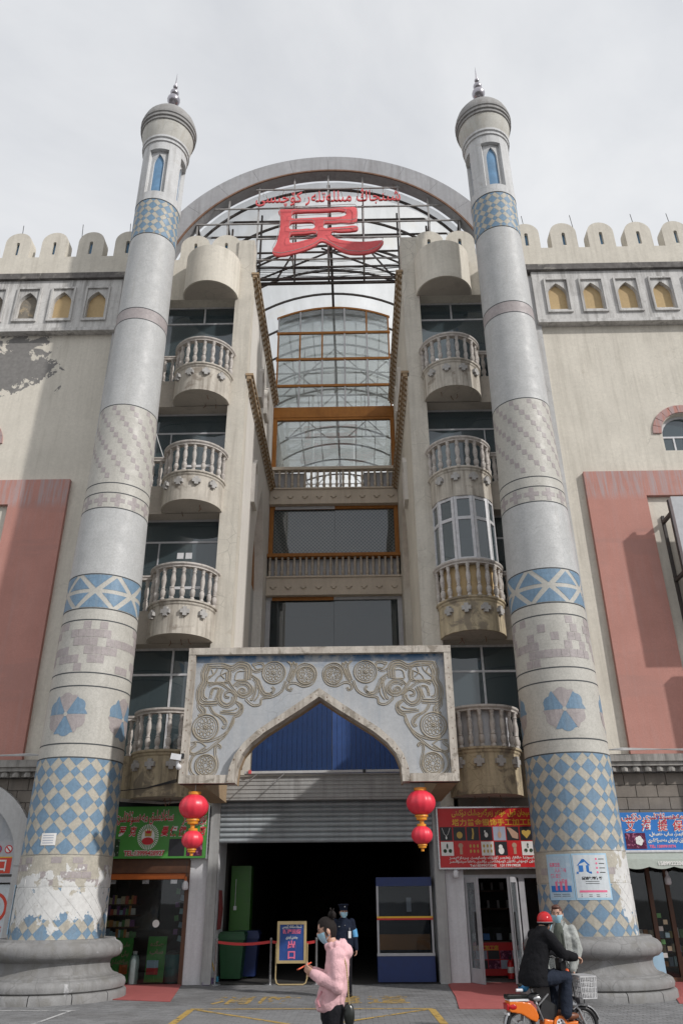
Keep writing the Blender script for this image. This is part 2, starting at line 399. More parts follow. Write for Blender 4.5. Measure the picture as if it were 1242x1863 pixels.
M['brown_wood'] = simple('brown_door_frame', (.10,.042,.02), .5, obj=False, var=.3)
M['orange_bar'] = simple('orange_lintel', (.46,.11,.015), .45, obj=False)
M['black'] = simple('black_plastic', (.016,.016,.018), .45)
M['black_matte'] = simple('black_cloth', (.012,.012,.014), .9, spec=.15)
M['wire'] = simple('black_cable', (.03,.03,.032), .6)
M['white_wire'] = simple('white_pipe', (.5,.5,.5), .5)
M['chrome'] = simple('brushed_steel', (.45,.45,.46), .28, .8)
M['white'] = simple('white_plastic', (.68,.68,.70), .4)
def roofmat():
    t = NT('translucent_sheet'); p = t.pos()
    n = t.noise(t.map(p, (1,.25,1)), 1.2, 6, .6)
    c = t.mix(t.ramp(n, .35, .7), (.66,.67,.66), (.86,.87,.87))
    c = t.mix(t.ramp(t.noise(p, .45, 5, .6), .56, .66, 0, .6), c, (.70,.66,.57))
    tl = t.n('ShaderNodeBsdfTranslucent'); t.set(tl.inputs[0], c)
    df = t.n('ShaderNodeBsdfDiffuse'); t.set(df.inputs[0], c)
    tr = t.n('ShaderNodeBsdfTransparent'); tr.inputs[0].default_value = (.93,.94,.94,1)
    a = t.n('ShaderNodeMixShader'); a.inputs[0].default_value = .25; t.set(a.inputs[1], tl.outputs[0]); t.set(a.inputs[2], df.outputs[0])
    b = t.n('ShaderNodeMixShader'); b.inputs[0].default_value = .34; t.set(b.inputs[1], a.outputs[0]); t.set(b.inputs[2], tr.outputs[0])
    return t.end(b.outputs[0])
M['roof_sheet'] = roofmat()

# ---------------------------------------------------------------- text
UF = {'ا':'FE8D FE8E','ب':'FE8F FE90 FE91 FE92','پ':'FB56 FB57 FB58 FB59','ت':'FE95 FE96 FE97 FE98','ج':'FE9D FE9E FE9F FEA0','چ':'FB7A FB7B FB7C FB7D','خ':'FEA5 FEA6 FEA7 FEA8','د':'FEA9 FEAA','ر':'FEAD FEAE','ز':'FEAF FEB0','س':'FEB1 FEB2 FEB3 FEB4','ش':'FEB5 FEB6 FEB7 FEB8','غ':'FECD FECE FECF FED0','ق':'FED5 FED6 FED7 FED8','ك':'FED9 FEDA FEDB FEDC','گ':'FB92 FB93 FB94 FB95','ڭ':'FBD3 FBD4 FBD5 FBD6','ل':'FEDD FEDE FEDF FEE0','م':'FEE1 FEE2 FEE3 FEE4','ن':'FEE5 FEE6 FEE7 FEE8','ھ':'FBAA FBAB FBAC FBAD','و':'FEED FEEE','ۇ':'FBD7 FBD8','ۆ':'FBD9 FBDA','ۈ':'FBDB FBDC','ۋ':'FBDE FBDF','ې':'FBE4 FBE5 FBE6 FBE7','ى':'FEEF FEF0 FBE8 FBE9','ي':'FEF1 FEF2 FEF3 FEF4','ە':'FEE9 FEEA','ئ':'FE89 FE8A FE8B FE8C'}
UF = {k: [chr(int(h, 16)) for h in v.split()] for k, v in UF.items()}
UF['\ufefb'] = ['\ufefb', '\ufefc']
def uy(s):
    s = s.replace('لا', '\ufefb'); out = []
    for i, c in enumerate(s):
        if c not in UF: out.append(c); continue
        f = UF[c]
        pj = i > 0 and s[i-1] in UF and len(UF[s[i-1]]) == 4
        nj = len(f) == 4 and i+1 < len(s) and s[i+1] in UF
        out.append(f[3] if pj and nj else f[1] if pj else f[2] if nj else f[0])
    return ''.join(out[::-1])
def text_mb(s, h, width=None, bold=0, ext=0, shear=0):
    """centred text as a builder in the local x/y plane"""
    c = bpy.data.curves.new('t', 'FONT'); c.body = s; c.size = h; c.align_x = 'CENTER'; c.offset = bold; c.extrude = ext; c.shear = shear; c.resolution_u = 3
    o = bpy.data.objects.new('t', c); COL.objects.link(o)
    me = bpy.data.meshes.new_from_object(o.evaluated_get(bpy.context.evaluated_depsgraph_get()))
    mb = MB()
    if me.vertices:
        xs = [v.co.x for v in me.vertices]; ys = [v.co.y for v in me.vertices]
        cx, cy, w = (min(xs)+max(xs))/2, (min(ys)+max(ys))/2, max(xs)-min(xs)
        k = (width / w) if width else 1
        mb.add([((v.co.x-cx)*k, v.co.y-cy, v.co.z) for v in me.vertices], [list(p.vertices) for p in me.polygons])
    bpy.data.objects.remove(o); bpy.data.curves.remove(c); bpy.data.meshes.remove(me)
    return mb
def lettering(parent, s, x, z, y, h, mat, width=None, bold=0, ext=.002, shear=0, name='lettering', rot=None):
    """text standing on a plane that faces -y"""
    t = text_mb(s, h, width, bold, ext, shear)
    mb = MB(); mb.add([(x + p.x, y - p.z, z + p.y) for p in t.v], t.f)
    return obj(name, mb, mat, parent)

# ================================================================ SETTING: ground
GX0, GX1, GY0, GY1 = -7.0, 9.0, 13.6, 21.25
def pavmat():
    t = NT('grey_paver'); p = t.pos()
    oi = t.n('ShaderNodeNewGeometry').outputs['Random Per Island']
    n = t.noise(p, .55, 5, .6)
    c = t.mix(oi, (.163,.166,.172), (.235,.238,.245))
    c = t.mix(t.ramp(n, .45, .68, 0, .55), c, (.085,.082,.08))
    c = t.mix(t.ramp(t.noise(p, 1.4, 7, .65, .5), .6, .7, 0, .45), c, (.055,.053,.052))
    c = t.mix(t.ramp(t.noise(p, 45, 4, .7), .4, .8, 0, .4), c, (.27,.26,.25))
    return t.end(t.bsdf(c, .82, 0, t.bump(t.noise(p, 60, 3), .35, .01), .3))
M['paver'] = pavmat()
def farmat():
    t = NT('far_paving'); p = t.pos()
    b = t.n('ShaderNodeTexBrick'); t.set(b.inputs[0], t.map(p, (1,1,1)))
    b.inputs['Scale'].default_value = 1; b.inputs['Brick Width'].default_value = .2; b.inputs['Row Height'].default_value = .1; b.inputs['Mortar Size'].default_value = .008
    for i, c in ((1, (.115,.112,.11,1)), (2, (.175,.17,.165,1)), (3, (.06,.058,.055,1))): b.inputs[i].default_value = c
    c = t.mix(t.ramp(t.noise(p, .6, 6), .45, .7, 0, .5), b.outputs[0], (.085,.082,.08))
    return t.end(t.bsdf(c, .85, 0, t.bump(t.noise(p, 50, 3), .3, .01), .3))
M['far_paving'] = farmat()
M['sand'] = simple('joint_sand', (.07,.068,.064), .95, obj=False)
g = MB(); R_ = 400
for x0, x1, y0, y1 in ((-R_, R_, -R_, GY0), (-R_, GX0, GY0, GY1), (GX1, R_, GY0, GY1), (-R_, R_, GY1, R_)):
    g.add([(x0,y0,0),(x1,y0,0),(x1,y1,0),(x0,y1,0)], [(0,1,2,3)])
ground = obj('pavement', g, M['far_paving'], kind='structure')
b = MB(); b.add([(GX0-1,GY0-1,-.02),(GX1+1,GY0-1,-.02),(GX1+1,GY1+1,-.02),(GX0-1,GY1+1,-.02)], [(0,1,2,3)])
obj('joint_bed', b, M['sand'], ground)
rest = MB(); pw, pd, gap = .2, .1, .010; cnt = 0
pm = MB(); pm.box(-pw/2+gap/2, pw/2-gap/2, -pd/2+gap/2, pd/2-gap/2, -.02, 0)
pv_mesh = pm.mesh('paver', M['paver'], V((0,0,0)))
rows = int((GY1-GY0)/pd); cols = int((GX1-GX0)/pw)
for j in range(rows):
    y = GY0 + (j+.5)*pd
    for i in range(cols):
        x = GX0 + (i+.5+(.5 if j % 2 else 0))*pw
        if x+pw/2 > GX1+.001: continue
        z = random.uniform(-.0035, .001)
        if 11 <= j < 22 and abs(x - .25) < 2.85 and cnt < 300:
            obj('paver', pv_mesh, parent=ground, loc=(x, y, z)); cnt += 1
        else:
            k = len(rest.v); a, c = pw/2-gap/2, pd/2-gap/2
            rest.v += [V((x-a,y-c,z)),V((x+a,y-c,z)),V((x+a,y+c,z)),V((x-a,y+c,z)),V((x-a,y-c,-.02)),V((x+a,y-c,-.02)),V((x+a,y+c,-.02)),V((x-a,y+c,-.02))]
            rest.f += [[k,k+1,k+2,k+3],[k,k+4,k+5,k+1],[k+1,k+5,k+6,k+2],[k+3,k+7,k+4,k]]; rest.m += [0]*4
obj('paving', rest, M['paver'], ground, kind='stuff')
def paint(name, col, wear):
    t = NT(name); p = t.pos()
    tr = t.n('ShaderNodeBsdfTransparent')
    c = t.mix(t.noise(p, 9, 4), mul(col, .75), mul(col, 1.1))
    n = t.m('ADD', t.noise(p, 7, 6, .7), t.m('MULTIPLY', t.m('SUBTRACT', t.noise(p, 1.1, 3), .5), .5))
    m = t.n('ShaderNodeMixShader'); t.set(m.inputs[0], t.ramp(n, wear-.05, wear+.06)); t.set(m.inputs[2], t.bsdf(c, .8, spec=.3)); t.set(m.inputs[1], tr.outputs[0])
    return t.end(m.outputs[0])
M['yellow_paint'] = paint('worn_yellow_paint', (.46,.31,.095), .43)
M['yellow_faded'] = paint('faded_yellow_paint', (.45,.31,.11), .47)
M['white_paint'] = paint('worn_white_paint', (.5,.5,.5), .42)
def strip(mb, p, q, w, z=.004):
    p, q = V((p[0],p[1],z)), V((q[0],q[1],z)); d = (q-p).normalized(); n = V((-d.y, d.x, 0))*w/2
    mb.add([p-n, q-n, q+n, p+n], [(0,1,2,3)])
y = MB()
strip(y, (-2.33,16.78), (2.13,16.66), .11); strip(y, (-2.30,16.7), (-2.2,12.2), .13, .0042); strip(y, (2.10,16.6), (2.2,12.2), .13, .0042)
strip(y, (-2.2,16.66), (2.1,12.3), .10, .0046); strip(y, (2.02,16.55), (-2.1,12.3), .10, .005)
obj('road_marking', y, M['yellow_paint'], ground)
for ch, x in zip('消防通道', (-1.72, -.80, .42, 1.36)):
    t = text_mb(ch, .86, None, .012); mk = MB()
    mk.add([(x + p.x*1.02, 18.12 + p.y*1.62, .004) for p in t.v], t.f)
    obj('painted_character', mk, M['yellow_faded'], ground)
y = MB(); strip(y, (-6.9,16.72), (-4.42,16.62), .08); strip(y, (-4.5,16.6), (-4.62,12.5), .07, .0044)
obj('parking_line', y, M['white_paint'], ground)

# ================================================================ MARKET BUILDING
WY = 20.3          # face of the outer walls
FY = 21.3          # face of the middle bays
B = thing('market_building', 'tall cream market hall front with stacked round balconies and a glazed atrium between two minarets', 'building', (0, FY, 0))
def arc(cx, cz, r, a0, a1, n): return [(cx + r*cos(a0+(a1-a0)*i/n), cz + r*sin(a0+(a1-a0)*i/n)) for i in range(n+1)]
def ogee(cx, w, z0, zs, za, n=5):
    """pointed arch outline, half width w, springing zs, apex za (u, z), counter-clockwise from lower left"""
    q = [(w*(1-(i/n)**1.75), zs + (za-zs)*(i/n)**.92) for i in range(n+1)]
    return [(cx-w, z0), (cx+w, z0)] + [(cx+x, z) for x, z in q] + [(cx-x, z) for x, z in q[:-1]][::-1]
def rect(x0, x1, z0, z1): return [(x0,z0),(x1,z0),(x1,z1),(x0,z1)]
def roundtop(cx, w, z0, z1, n=10): return [(cx-w,z0),(cx+w,z0)] + arc(cx, z1-w, w, 0, pi, n)

brickm = MB()
for s in (-1, 1):
    # outer wall with its arched window
    wl = [(s*6.35, 4.6), (s*17, 4.6), (s*17, 21.1), (s*6.35, 21.1)]
    WXc = s*11.1
    hole = [(WXc-.74, 13.95), (WXc+.74, 13.95)] + arc(WXc, 14.55, .74, 0, pi, 12)
    obj('wall', MB().prism([wl, hole], WY, WY+.5), M['cream_left'] if s < 0 else M['cream'], B)
    if s > 0: obj('wall', MB().box(6.35, 6.95, WY, WY+.5, 0, 4.6).box(9.6, 17, WY, WY+.5, 0, 4.6).box(6.95, 9.6, WY, WY+.5, 2.75, 4.6), M['mortar'], B)
    else: obj('wall', MB().box(-17, -6.35, WY, WY+.5, 0, 4.6), M['mortar'], B)
    w = obj('window', MB().prism([hole, [(WXc-.66,14.02),(WXc+.66,14.02)] + arc(WXc,14.55,.66,0,pi,12)], WY+.18, WY+.26).box(WXc-.66,WXc+.66,WY+.19,WY+.25,14.5,14.56).box(WXc-.03,WXc+.03,WY+.19,WY+.25,14.02,14.5).box(WXc-.36,WXc-.31,WY+.19,WY+.25,14.02,14.5), M['white_frame'], B)
    obj('pane', MB().prism([(WXc-.7,14.0),(WXc+.7,14.0)] + arc(WXc,14.55,.7,0,pi,12), WY+.215, WY+.225), M['glass_bay'], w)
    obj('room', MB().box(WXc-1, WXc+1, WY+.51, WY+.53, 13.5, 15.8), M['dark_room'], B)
    for k in range(11):
        a0, a1 = pi*(k+.03)/11, pi*(k+.97)/11
        lp = arc(WXc, 14.55, .76, a0, a1, 2) + arc(WXc, 14.55, 1.02, a1, a0, 2)
        obj('brick', MB().prism(lp, WY-.045-random.random()*.01, WY+.02), M['red_panel'], B)
    obj('render_band', MB().prism([rect(s*6.35, s*7.15, 4.97, 20.95)], WY-.1, WY), M['grey_strip'], B)
    lp = [(s*7.7,4.97),(s*9.43,4.97),(s*9.43,12.35),(s*12.77,12.35),(s*12.77,4.97),(s*14.5,4.97),(s*14.5,13.18),(s*7.7,13.18)]
    obj('red_surround', MB().prism(lp, WY-.14, WY), M['red_panel'], B)
    # band of niches
    nc = [s*(7.84+1.18*k) for k in range(7)]
    holes = [ogee(x, .31, 19.42, 20.12, 20.56) for x in nc]
    ex = [(s*7.05,18.93),(s*16.5,18.93),(s*16.5,21.09),(s*7.05,21.09)]
    nb = obj('niche_band', MB().prism([ex]+holes, WY-.17, WY-.002), M['cornice_white'], B)
    obj('moulding', MB().box(s*7.05, s*16.5, WY-.26, WY, 18.80, 18.93), M['cornice_white'], nb)
    for i, x in enumerate(nc):
        fr = rect(x-.42,x+.42,19.26,20.74); inn = rect(x-.355,x+.355,19.33,20.67)
        obj('niche_frame', MB().prism([fr, inn], WY-.235, WY-.17), M['cornice_white'], nb)
        obj('niche_back', MB().box(x-.33, x+.33, WY-.03, WY-.004, 19.4, 20.6), M['niche_grey'] if (s < 0 and i >= 2) else M['niche_yellow'], nb)
    obj('cornice', MB().box(s*6.9, s*17, WY-.28, WY, 21.1, 21.2).box(s*6.9, s*17, WY-.2, WY, 21.2, 21.42).box(s*6.35, s*17, WY, WY+.5, 21.1, 21.42), M['dark_band'], B)
    par = obj('parapet', MB().box(s*6.35, s*17, WY-.12, WY+.32, 21.42, 22.25), M['cream'], B)
    slm = MB().prism([rect(-.46,.46,0,.01)[:2] + arc(0, .72, .46, 0, pi, 12), [(-.06,.12),(.06,.12)] + arc(0,.66,.06,0,pi,6)], -.12, .32)
    mm = slm.mesh('merlon', M['cream'], V((0,0,0)))
    pn = MB().box(-.065,.065,.0,.02,.1,.74).mesh('slot_panel', M['blue_niche'])
    for k in range(7):
        x = s*(7.1+1.32*k)
        obj('merlon', mm, parent=par, loc=(x, WY, 22.25)); obj('slot_panel', pn, parent=par, loc=(x, WY, 22.25))
    rl = MB()
    for z in (22.62, 22.78): rl.bar((s*6.5, WY+.9, z), (s*16.5, WY+.9, z+.05), .035)
    for k in range(12): rl.bar((s*(6.8+.9*k), WY+.9, 21.4), (s*(6.8+.9*k), WY+.9, 22.8), .03)
    for k in range(5): rl.tube([(s*6.5,WY+.7,22.4+.09*k),(s*10,WY+.75,22.35+.1*k),(s*16,WY+.7,22.45+.07*k)], .008, 4)
    obj('roof_railing', rl, M['steel_dark'], B)
    rods = MB()
    for x in (7.15, 8.9, 11.1, 12.4): rods.tube([(s*x, WY+.1, 23.3), (s*x-.05, WY+.1, 24.05)], .012, 4)
    obj('antenna_rod', rods, M['wire'], B)
    # roof and flank so that the wing is a closed body
    obj('roof', MB().box(s*6.36, s*17, WY+.5, 60, 21.1, 21.25), M['dark_band'], B)
    # ledge above the ground floor
    ld = obj('ledge', MB().box(s*6.3, s*17, WY-.42, WY, 4.80, 4.97).box(s*6.3, s*17, WY-.36, WY, 4.70, 4.80).box(s*6.3, s*17, WY-.22, WY, 4.58, 4.70), M['ledge'], B)
    dm = MB().lathe([(.10,0),(.11,.06),(.085,.12),(0,.13)], 0, 0, 8).mesh('dentil', M['ledge'], smooth=40)
    for k in range(24): obj('dentil', dm, parent=ld, loc=(s*(6.55+.29*k), WY-.24, 4.57))
    bl = sub('block_course', B)
    for j in range(4):
        for k in range(9):
            x0 = 6.4 + .52*k + (.26 if j % 2 else 0); z0 = 4.28 - .285*j
            if s < 0 and z0 < 3.9 and x0 > 7.05 and j == 3: continue
            obj('block', MB().box(s*(x0+.008), s*(x0+.512), WY-.05-random.random()*.012, WY, z0+.008, z0+.277), M['block'], bl)
    cb = MB()
    for k in range(4):
        cb.tube([(s*6.6, WY-.45, 5.02+.02*k), (s*7.4, WY-.5, 5.1-.015*k), (s*9, WY-.46, 5.04+.01*k), (s*12, WY-.45, 5.0+.02*k)], .014, 5)
    obj('cable', cb, M['white_wire'], B)

# ---------------------------------------------------------------- middle bays with the balconies
RAIL = [6.31, 10.44, 14.53, 18.58]; BASE = [5.26, 9.34, 13.49, 17.55]; BOT = [4.12, 8.35, 12.51, 16.5]
bprof = [(.052,0),(.052,.05),(.035,.075),(.05,.11),(.062,.17),(.062,.25),(.04,.30),(.052,.325),(.034,.36),(.048,.44),(.058,.56),(.05,.66),(.034,.76),(.05,.79),(.036,.83),(.052,.87),(.052,.92)]
bal = MB().lathe([(r*1.22, z) for r, z in bprof], 0, 0, 10).mesh('baluster', M['baluster'], smooth=50)
bal_tan = MB().lathe([(r*1.1, z*.88) for r, z in bprof], 0, 0, 10).mesh('baluster', M['baluster_tan'], smooth=50)
def plus(a, b): return [(-b,-a),(b,-a),(b,-b),(a,-b),(a,b),(b,b),(b,a),(-b,a),(-b,b),(-a,b),(-a,-b),(-b,-b)]
quat = MB().prism(plus(.13,.058), -.085, .01).mesh('quatrefoil', M['quatrefoil'])
quat_tan = MB().prism(plus(.125,.06), -.06, .01).mesh('quatrefoil', M['band_tan'])
BC, BYC, BR = 4.17, 21.2, .98
for s in (-1, 1):
    X0, X1 = s*3.3, s*6.35
    obj('pilaster', MB().box(s*2.72, X0, FY-.1, FY+.5, 3.9, 23.95), M['pil'], B)
    obj('pillar', MB().box(s*2.97, s*3.42, FY-.06, FY+.4, 0, 3.9), M['white_wall'], B)
    # flat strips of wall, floors and soffits per storey
    for lv in range(4):
        zr, zb, zo = RAIL[lv], BASE[lv], BOT[lv]
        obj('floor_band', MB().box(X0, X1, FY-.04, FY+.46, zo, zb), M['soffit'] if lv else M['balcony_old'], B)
        mt = M['balcony_old'] if (lv < 2 and s > 0) or lv == 0 else M['balcony']
        bc = sub('balcony', B); cx = s*BC
        fa = (pi*1.0, 2*pi)
        obj('body', MB().lathe([(.0,zo),(.93,zo),(.93,zb-.16),(.96,zb-.12),(.96,zb-.08),(1.0,zb-.05),(1.0,zb),(0,zb)], cx, BYC, 28, *fa), mt, bc, smooth=35)
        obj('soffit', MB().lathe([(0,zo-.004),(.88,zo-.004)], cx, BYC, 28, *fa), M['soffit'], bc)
        obj('handrail', MB().lathe([(.83,zr-.13),(.99,zr-.13),(.99,zr-.09),(1.03,zr-.05),(1.03,zr),(.83,zr),(.83,zr-.13)], cx, BYC, 28, *fa), M['baluster'], bc, smooth=35)
        h = (zr-.13) - zb; 
        n = 10
        for k in range(n):
            a = pi + pi*(k+.5)/n
            o = obj('baluster', bal, parent=bc, loc=(cx+.92*cos(a), BYC+.92*sin(a), zb), rot=(random.uniform(-.02,.02), random.uniform(-.02,.02), random.random()*6)); o.scale = (random.uniform(.93,1.07),)*2 + (h/.92,)
        for k in range(4):
            a = -pi/2 + (k-1.5)*.56
            obj('quatrefoil', quat, parent=bc, loc=(cx+.93*cos(a), BYC+.93*sin(a), zb-.36), rot=(0, 0, a+pi/2))
        # straight railing towards the minaret
        obj('handrail', MB().box(s*5.16, X1, FY-.07, FY+.1, zr-.13, zr).box(s*5.16, X1, FY-.09, FY+.12, zr-.05, zr+.004), M['baluster'], bc)
        for k in range(4):
            o = obj('baluster', bal, parent=bc, loc=(s*(5.32+.26*k), FY+.01, zb)); o.scale = (1, 1, h/.92)
        # glazing of the storey
        zt = (BOT[lv+1] if lv < 3 else 21.16)
        gy = FY+.42
        fr = MB(); zc = zt - .78
        fr.box(X0, X1, gy-.03, gy+.03, zc-.03, zc+.03).box(X0, X1, gy-.03, gy+.03, zt-.07, zt-.002)
        vx = s*4.45 if lv in (3, 0) else s*5.75
        fr.box(vx-.03, vx+.03, gy-.028, gy+.028, zb if lv == 0 else zc, zt-.07)
        if lv in (1, 2): fr.box(s*5.2-.02, s*5.2+.02, gy-.028, gy+.028, zb, zc)
        w = obj('window', fr, M['white_frame'] if lv in (0, 3) else M['grey_frame'], B)
        obj('pane', MB().box(X0, X1, gy-.006, gy+.006, zb, zt-.03), M['glass_bay'], w)
        for q0, q1, qm in {(-1,0): ((5.0,5.7,'niche_grey'),), (-1,1): ((3.35,3.75,'soffit'),(5.5,6.1,'grey_frame')), (-1,3): ((4.6,6.2,'soffit'),), (1,1): ((5.6,6.2,'soffit'),), (1,2): ((3.35,4.3,'grey_frame'),), (1,3): ((3.4,4.4,'soffit'),(5.2,5.5,'grey_frame'))}.get((s, lv), ()):
            cu = MB(); nf = 10
            for i in range(nf):
                x0, x1 = s*(q0+(q1-q0)*i/nf), s*(q0+(q1-q0)*(i+1)/nf); y0, y1 = gy+.16+.04*(i % 2), gy+.16+.04*((i+1) % 2)
                cu.add([(x0,y0,zb),(x1,y1,zb),(x1,y1,zc),(x0,y0,zc)], [(0,1,2,3)])
            obj('curtain', cu, M[qm], w)
        if (s, lv) == (-1, 1):
            for x in (-4.62, -4.36): obj('paper_slip', MB().box(x, x+.2, gy-.014, gy-.008, 11.18, 11.38), M['white'], w)
        if (s, lv) in ((-1, 2), (-1, 1), (1, 3)):
            t = MB(); t.box(s*4.5, s*4.62, gy-.5, gy-.47, zb+.0, zb+.75).box(s*3.7, s*4.6, gy-.5, gy-.47, zb+.66, zb+.74); obj('clothes_rack', t, M['white'], B)
    hk = MB()
    for lv in range(4):
        for q in range(3):
            x, y_ = s*(BC+random.uniform(-.5,.5)), BYC-random.uniform(.05,.6); z = BOT[lv]; hk.tube([(x,y_,z),(x+.02,y_,z-.10),(x+random.uniform(-.1,.1),y_,z-.17)], .012, 4)
    obj('ceiling_hook', hk, M['rust'], B)
    # crowning half cylinder, parapet and merlons
    cx = s*BC
    obj('floor_band', MB().box(X0, X1, FY-.02, FY+.46, 21.16, 23.1), M['cream'], B)
    cyl = obj('parapet_drum', MB().lathe([(0,21.08),(.98,21.08),(.98,22.75),(.86,22.75),(.86,22.4),(0,22.4)], cx, BYC, 28, pi, 2*pi), M['cream'], B, smooth=35)
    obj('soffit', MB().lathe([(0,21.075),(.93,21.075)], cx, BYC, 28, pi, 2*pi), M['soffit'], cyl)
    for x in (s*3.80, s*4.95):
        mr = MB().prism([[(x-.54,23.1),(x+.54,23.1)] + arc(x, 23.78, .54, 0, pi, 14), [(x-.06,23.35),(x+.06,23.35)] + arc(x,23.86,.06,0,pi,6)], FY-.02, FY+.4)
        mo = obj('merlon', mr, M['cream'], B)
        obj('slot_panel', MB().box(x-.07, x+.07, FY+.12, FY+.14, 23.3, 23.95), M['blue_niche'], mo)
    obj('roof', MB().box(X0, X1, FY+.46, 60, 21.2, 21.4), M['dark_band'], B)
    obj('vault_kerb', MB().box(s*6.2, s*6.6, FY+.6, 62, 21.25, 22.6), M['cream'], B)
    # dark rooms behind the glass
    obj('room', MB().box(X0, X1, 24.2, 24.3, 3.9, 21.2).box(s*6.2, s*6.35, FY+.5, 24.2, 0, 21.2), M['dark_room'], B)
    # side walls of the atrium with a pointed opening
    op = [(24.95,8.6),(28.2,8.6),(28.2,12.6),(27.9,13.9),(27.3,15.2),(26.6,16.2),(25.9,15.2),(25.25,13.9),(24.95,12.6)]
    ou = [(FY+.5,3.9),(60,3.9),(60,22.1),(FY+.5,22.1)]
    obj('atrium_wall', MB().prism([ou, op], s*2.75, s*3.3, axis='x'), M['white_side'] if s < 0 else M['cream'], B)
    obj('arch_panel', MB().box(s*3.1, s*3.14, 24.9, 28.3, 12.55, 16.3), M['orange_frame'], B)
    obj('arch_panel', MB().box(s*3.1, s*3.14, 24.9, 28.3, 8.5, 12.55), M['grey_strip'], B)
    for z0, z1 in ((22.05, 22.32), (17.5, 17.78)):
        sc = obj('string_course', MB().box(s*2.50, s*2.76, FY-.12, 29.35, z1-.09, z1).box(s*2.56, s*2.76, FY-.1, 29.35, z0+.06, z1-.09).box(s*2.64, s*2.76, FY-.08, 29.35, z0, z0+.06), M['tan'], B)
        dw = MB().add([(2.52*s, -.07, z1-.10),(2.74*s, -.07, z1-.10),(2.74*s, -.07, z0-.1),(2.52*s, .07, z1-.10),(2.74*s, .07, z1-.10),(2.74*s, .07, z0-.1)], [(0,1,2),(5,4,3),(0,2,5,3),(1,4,5,2),(0,3,4,1)])
        for v in dw.v: v.z -= z0
        dme = dw.mesh('dentil', M['band_tan'])
        for k in range(26): obj('dentil', dme, parent=sc, loc=(0, FY+.12+.31*k, z0))
    for y0, z0, z1 in ((23.75,14.2,16.1), (26.0,19.4,20.9), (24.3,19.0,20.6)):
        nf = obj('hood', MB().prism([[(y0,z0),(y0+.75,z0),(y0+.75,z1-.4),(y0+.37,z1),(y0,z1-.4)], [(y0+.1,z0+.1),(y0+.65,z0+.1),(y0+.65,z1-.45),(y0+.37,z1-.15),(y0+.1,z1-.45)]], s*2.62, s*2.75, axis='x'), M['white_side'], B)
        obj('hood_panel', MB().prism([(y0+.08,z0+.08),(y0+.67,z0+.08),(y0+.67,z1-.42),(y0+.37,z1-.13),(y0+.08,z1-.42)], s*2.735, s*2.75, axis='x'), M['tan'], nf)

# glazed-in balcony on the right, second storey
cx, zb0, zt0 = BC, RAIL[1]+.005, BOT[2]-.005
gb = sub('glazed_bay', B)
angs = [pi, pi*1.17, pi*1.365, pi*1.56, pi*1.75, pi*1.90, 2*pi]
for a0, a1 in zip(angs, angs[1:]):
    p, q = V((cx+.9*cos(a0), BYC+.9*sin(a0), 0)), V((cx+.9*cos(a1), BYC+.9*sin(a1), 0))
    f = MB()
    def seg(u0, u1, z0, z1, d0, d1, mb):
        nrm = (q-p).cross(V((0,0,1))).normalized()
        a, c = p.lerp(q, u0), p.lerp(q, u1)
        mb.add([a+nrm*d0+V((0,0,z)) for z in (z0,z1)] + [c+nrm*d0+V((0,0,z)) for z in (z0,z1)] + [a+nrm*d1+V((0,0,z)) for z in (z0,z1)] + [c+nrm*d1+V((0,0,z)) for z in (z0,z1)],
               [(0,2,3,1),(4,5,7,6),(0,1,5,4),(2,6,7,3),(0,4,6,2),(1,3,7,5)])
    zm = zt0 - .72
    for u0, u1, z0, z1 in ((0,.16,zb0,zt0),(.84,1,zb0,zt0),(.16,.84,zb0,zb0+.09),(.16,.84,zt0-.09,zt0),(.16,.84,zm-.05,zm+.05)): seg(u0,u1,z0,z1,-.03,.03,f)
    fo = obj('window_frame', f, M['white_frame'], gb)
    for z0, z1 in ((zb0+.09, zm-.05), (zm+.05, zt0-.09)):
        g1 = MB(); seg(.16,.84,z0,z1,-.005,.005,g1); obj('pane', g1, M['glass_bay'], gb)
obj('boarding', MB().lathe([(.80,BASE[1]),(.80,RAIL[1]-.1)], cx, BYC, 20, pi, 2*pi), M['niche_yellow'], gb)
obj('boarding', MB().lathe([(.80,BASE[0]),(.80,RAIL[0]-.1)], cx, BYC, 20, pi, 2*pi), M['grey_frame'], B)

# ---------------------------------------------------------------- back of the atrium
SY = 29.5
sc = sub('glass_screen', B)
arcz = lambda x, d=0: 21.75 + sqrt(6.24**2 - x*x) + d
f = MB()
for a, c in zip(range(-8, 8), range(-7, 9)):
    x0, x1 = a*.344, c*.344
    f.add([(x0,SY-.04,arcz(x0,-.1)),(x1,SY-.04,arcz(x1,-.1)),(x1,SY-.04,arcz(x1)),(x0,SY-.04,arcz(x0)),(x0,SY+.04,arcz(x0,-.1)),(x1,SY+.04,arcz(x1,-.1)),(x1,SY+.04,arcz(x1)),(x0,SY+.04,arcz(x0))],
          [(0,1,2,3),(7,6,5,4),(0,4,5,1),(3,2,6,7)])
obj('transom', f, M['orange_frame'], sc)
for z in (26.37, 24.79, 23.25): obj('transom', MB().box(-2.74, 2.74, SY-.05, SY+.05, z-.06, z+.06), M['orange_frame'], sc)
obj('transom', MB().box(-2.74, 2.74, SY-.12, SY+.08, 21.42, 21.98), M['orange_frame'], sc)
rowz = [21.98, 23.19, 24.73, 26.31]
for k, x in enumerate((-2.66, -1.61, -.54, .54, 1.61, 2.66)):
    for j, z0 in enumerate(rowz):
        z1 = (rowz[j+1]-.0 if j < 3 else arcz(x, -.1))
        org = (j == 3 and k >= 4) or (j == 2 and k in (0, 1, 2, 5)) or (j == 1 and k == 0) or (j == 0 and k == 5)
        obj('mullion', MB().box(x-.035, x+.035, SY-.04, SY+.04, z0 + (.12 if j else 0), z1), M['orange_frame'] if org else M['grey_frame'], sc)
g1 = []
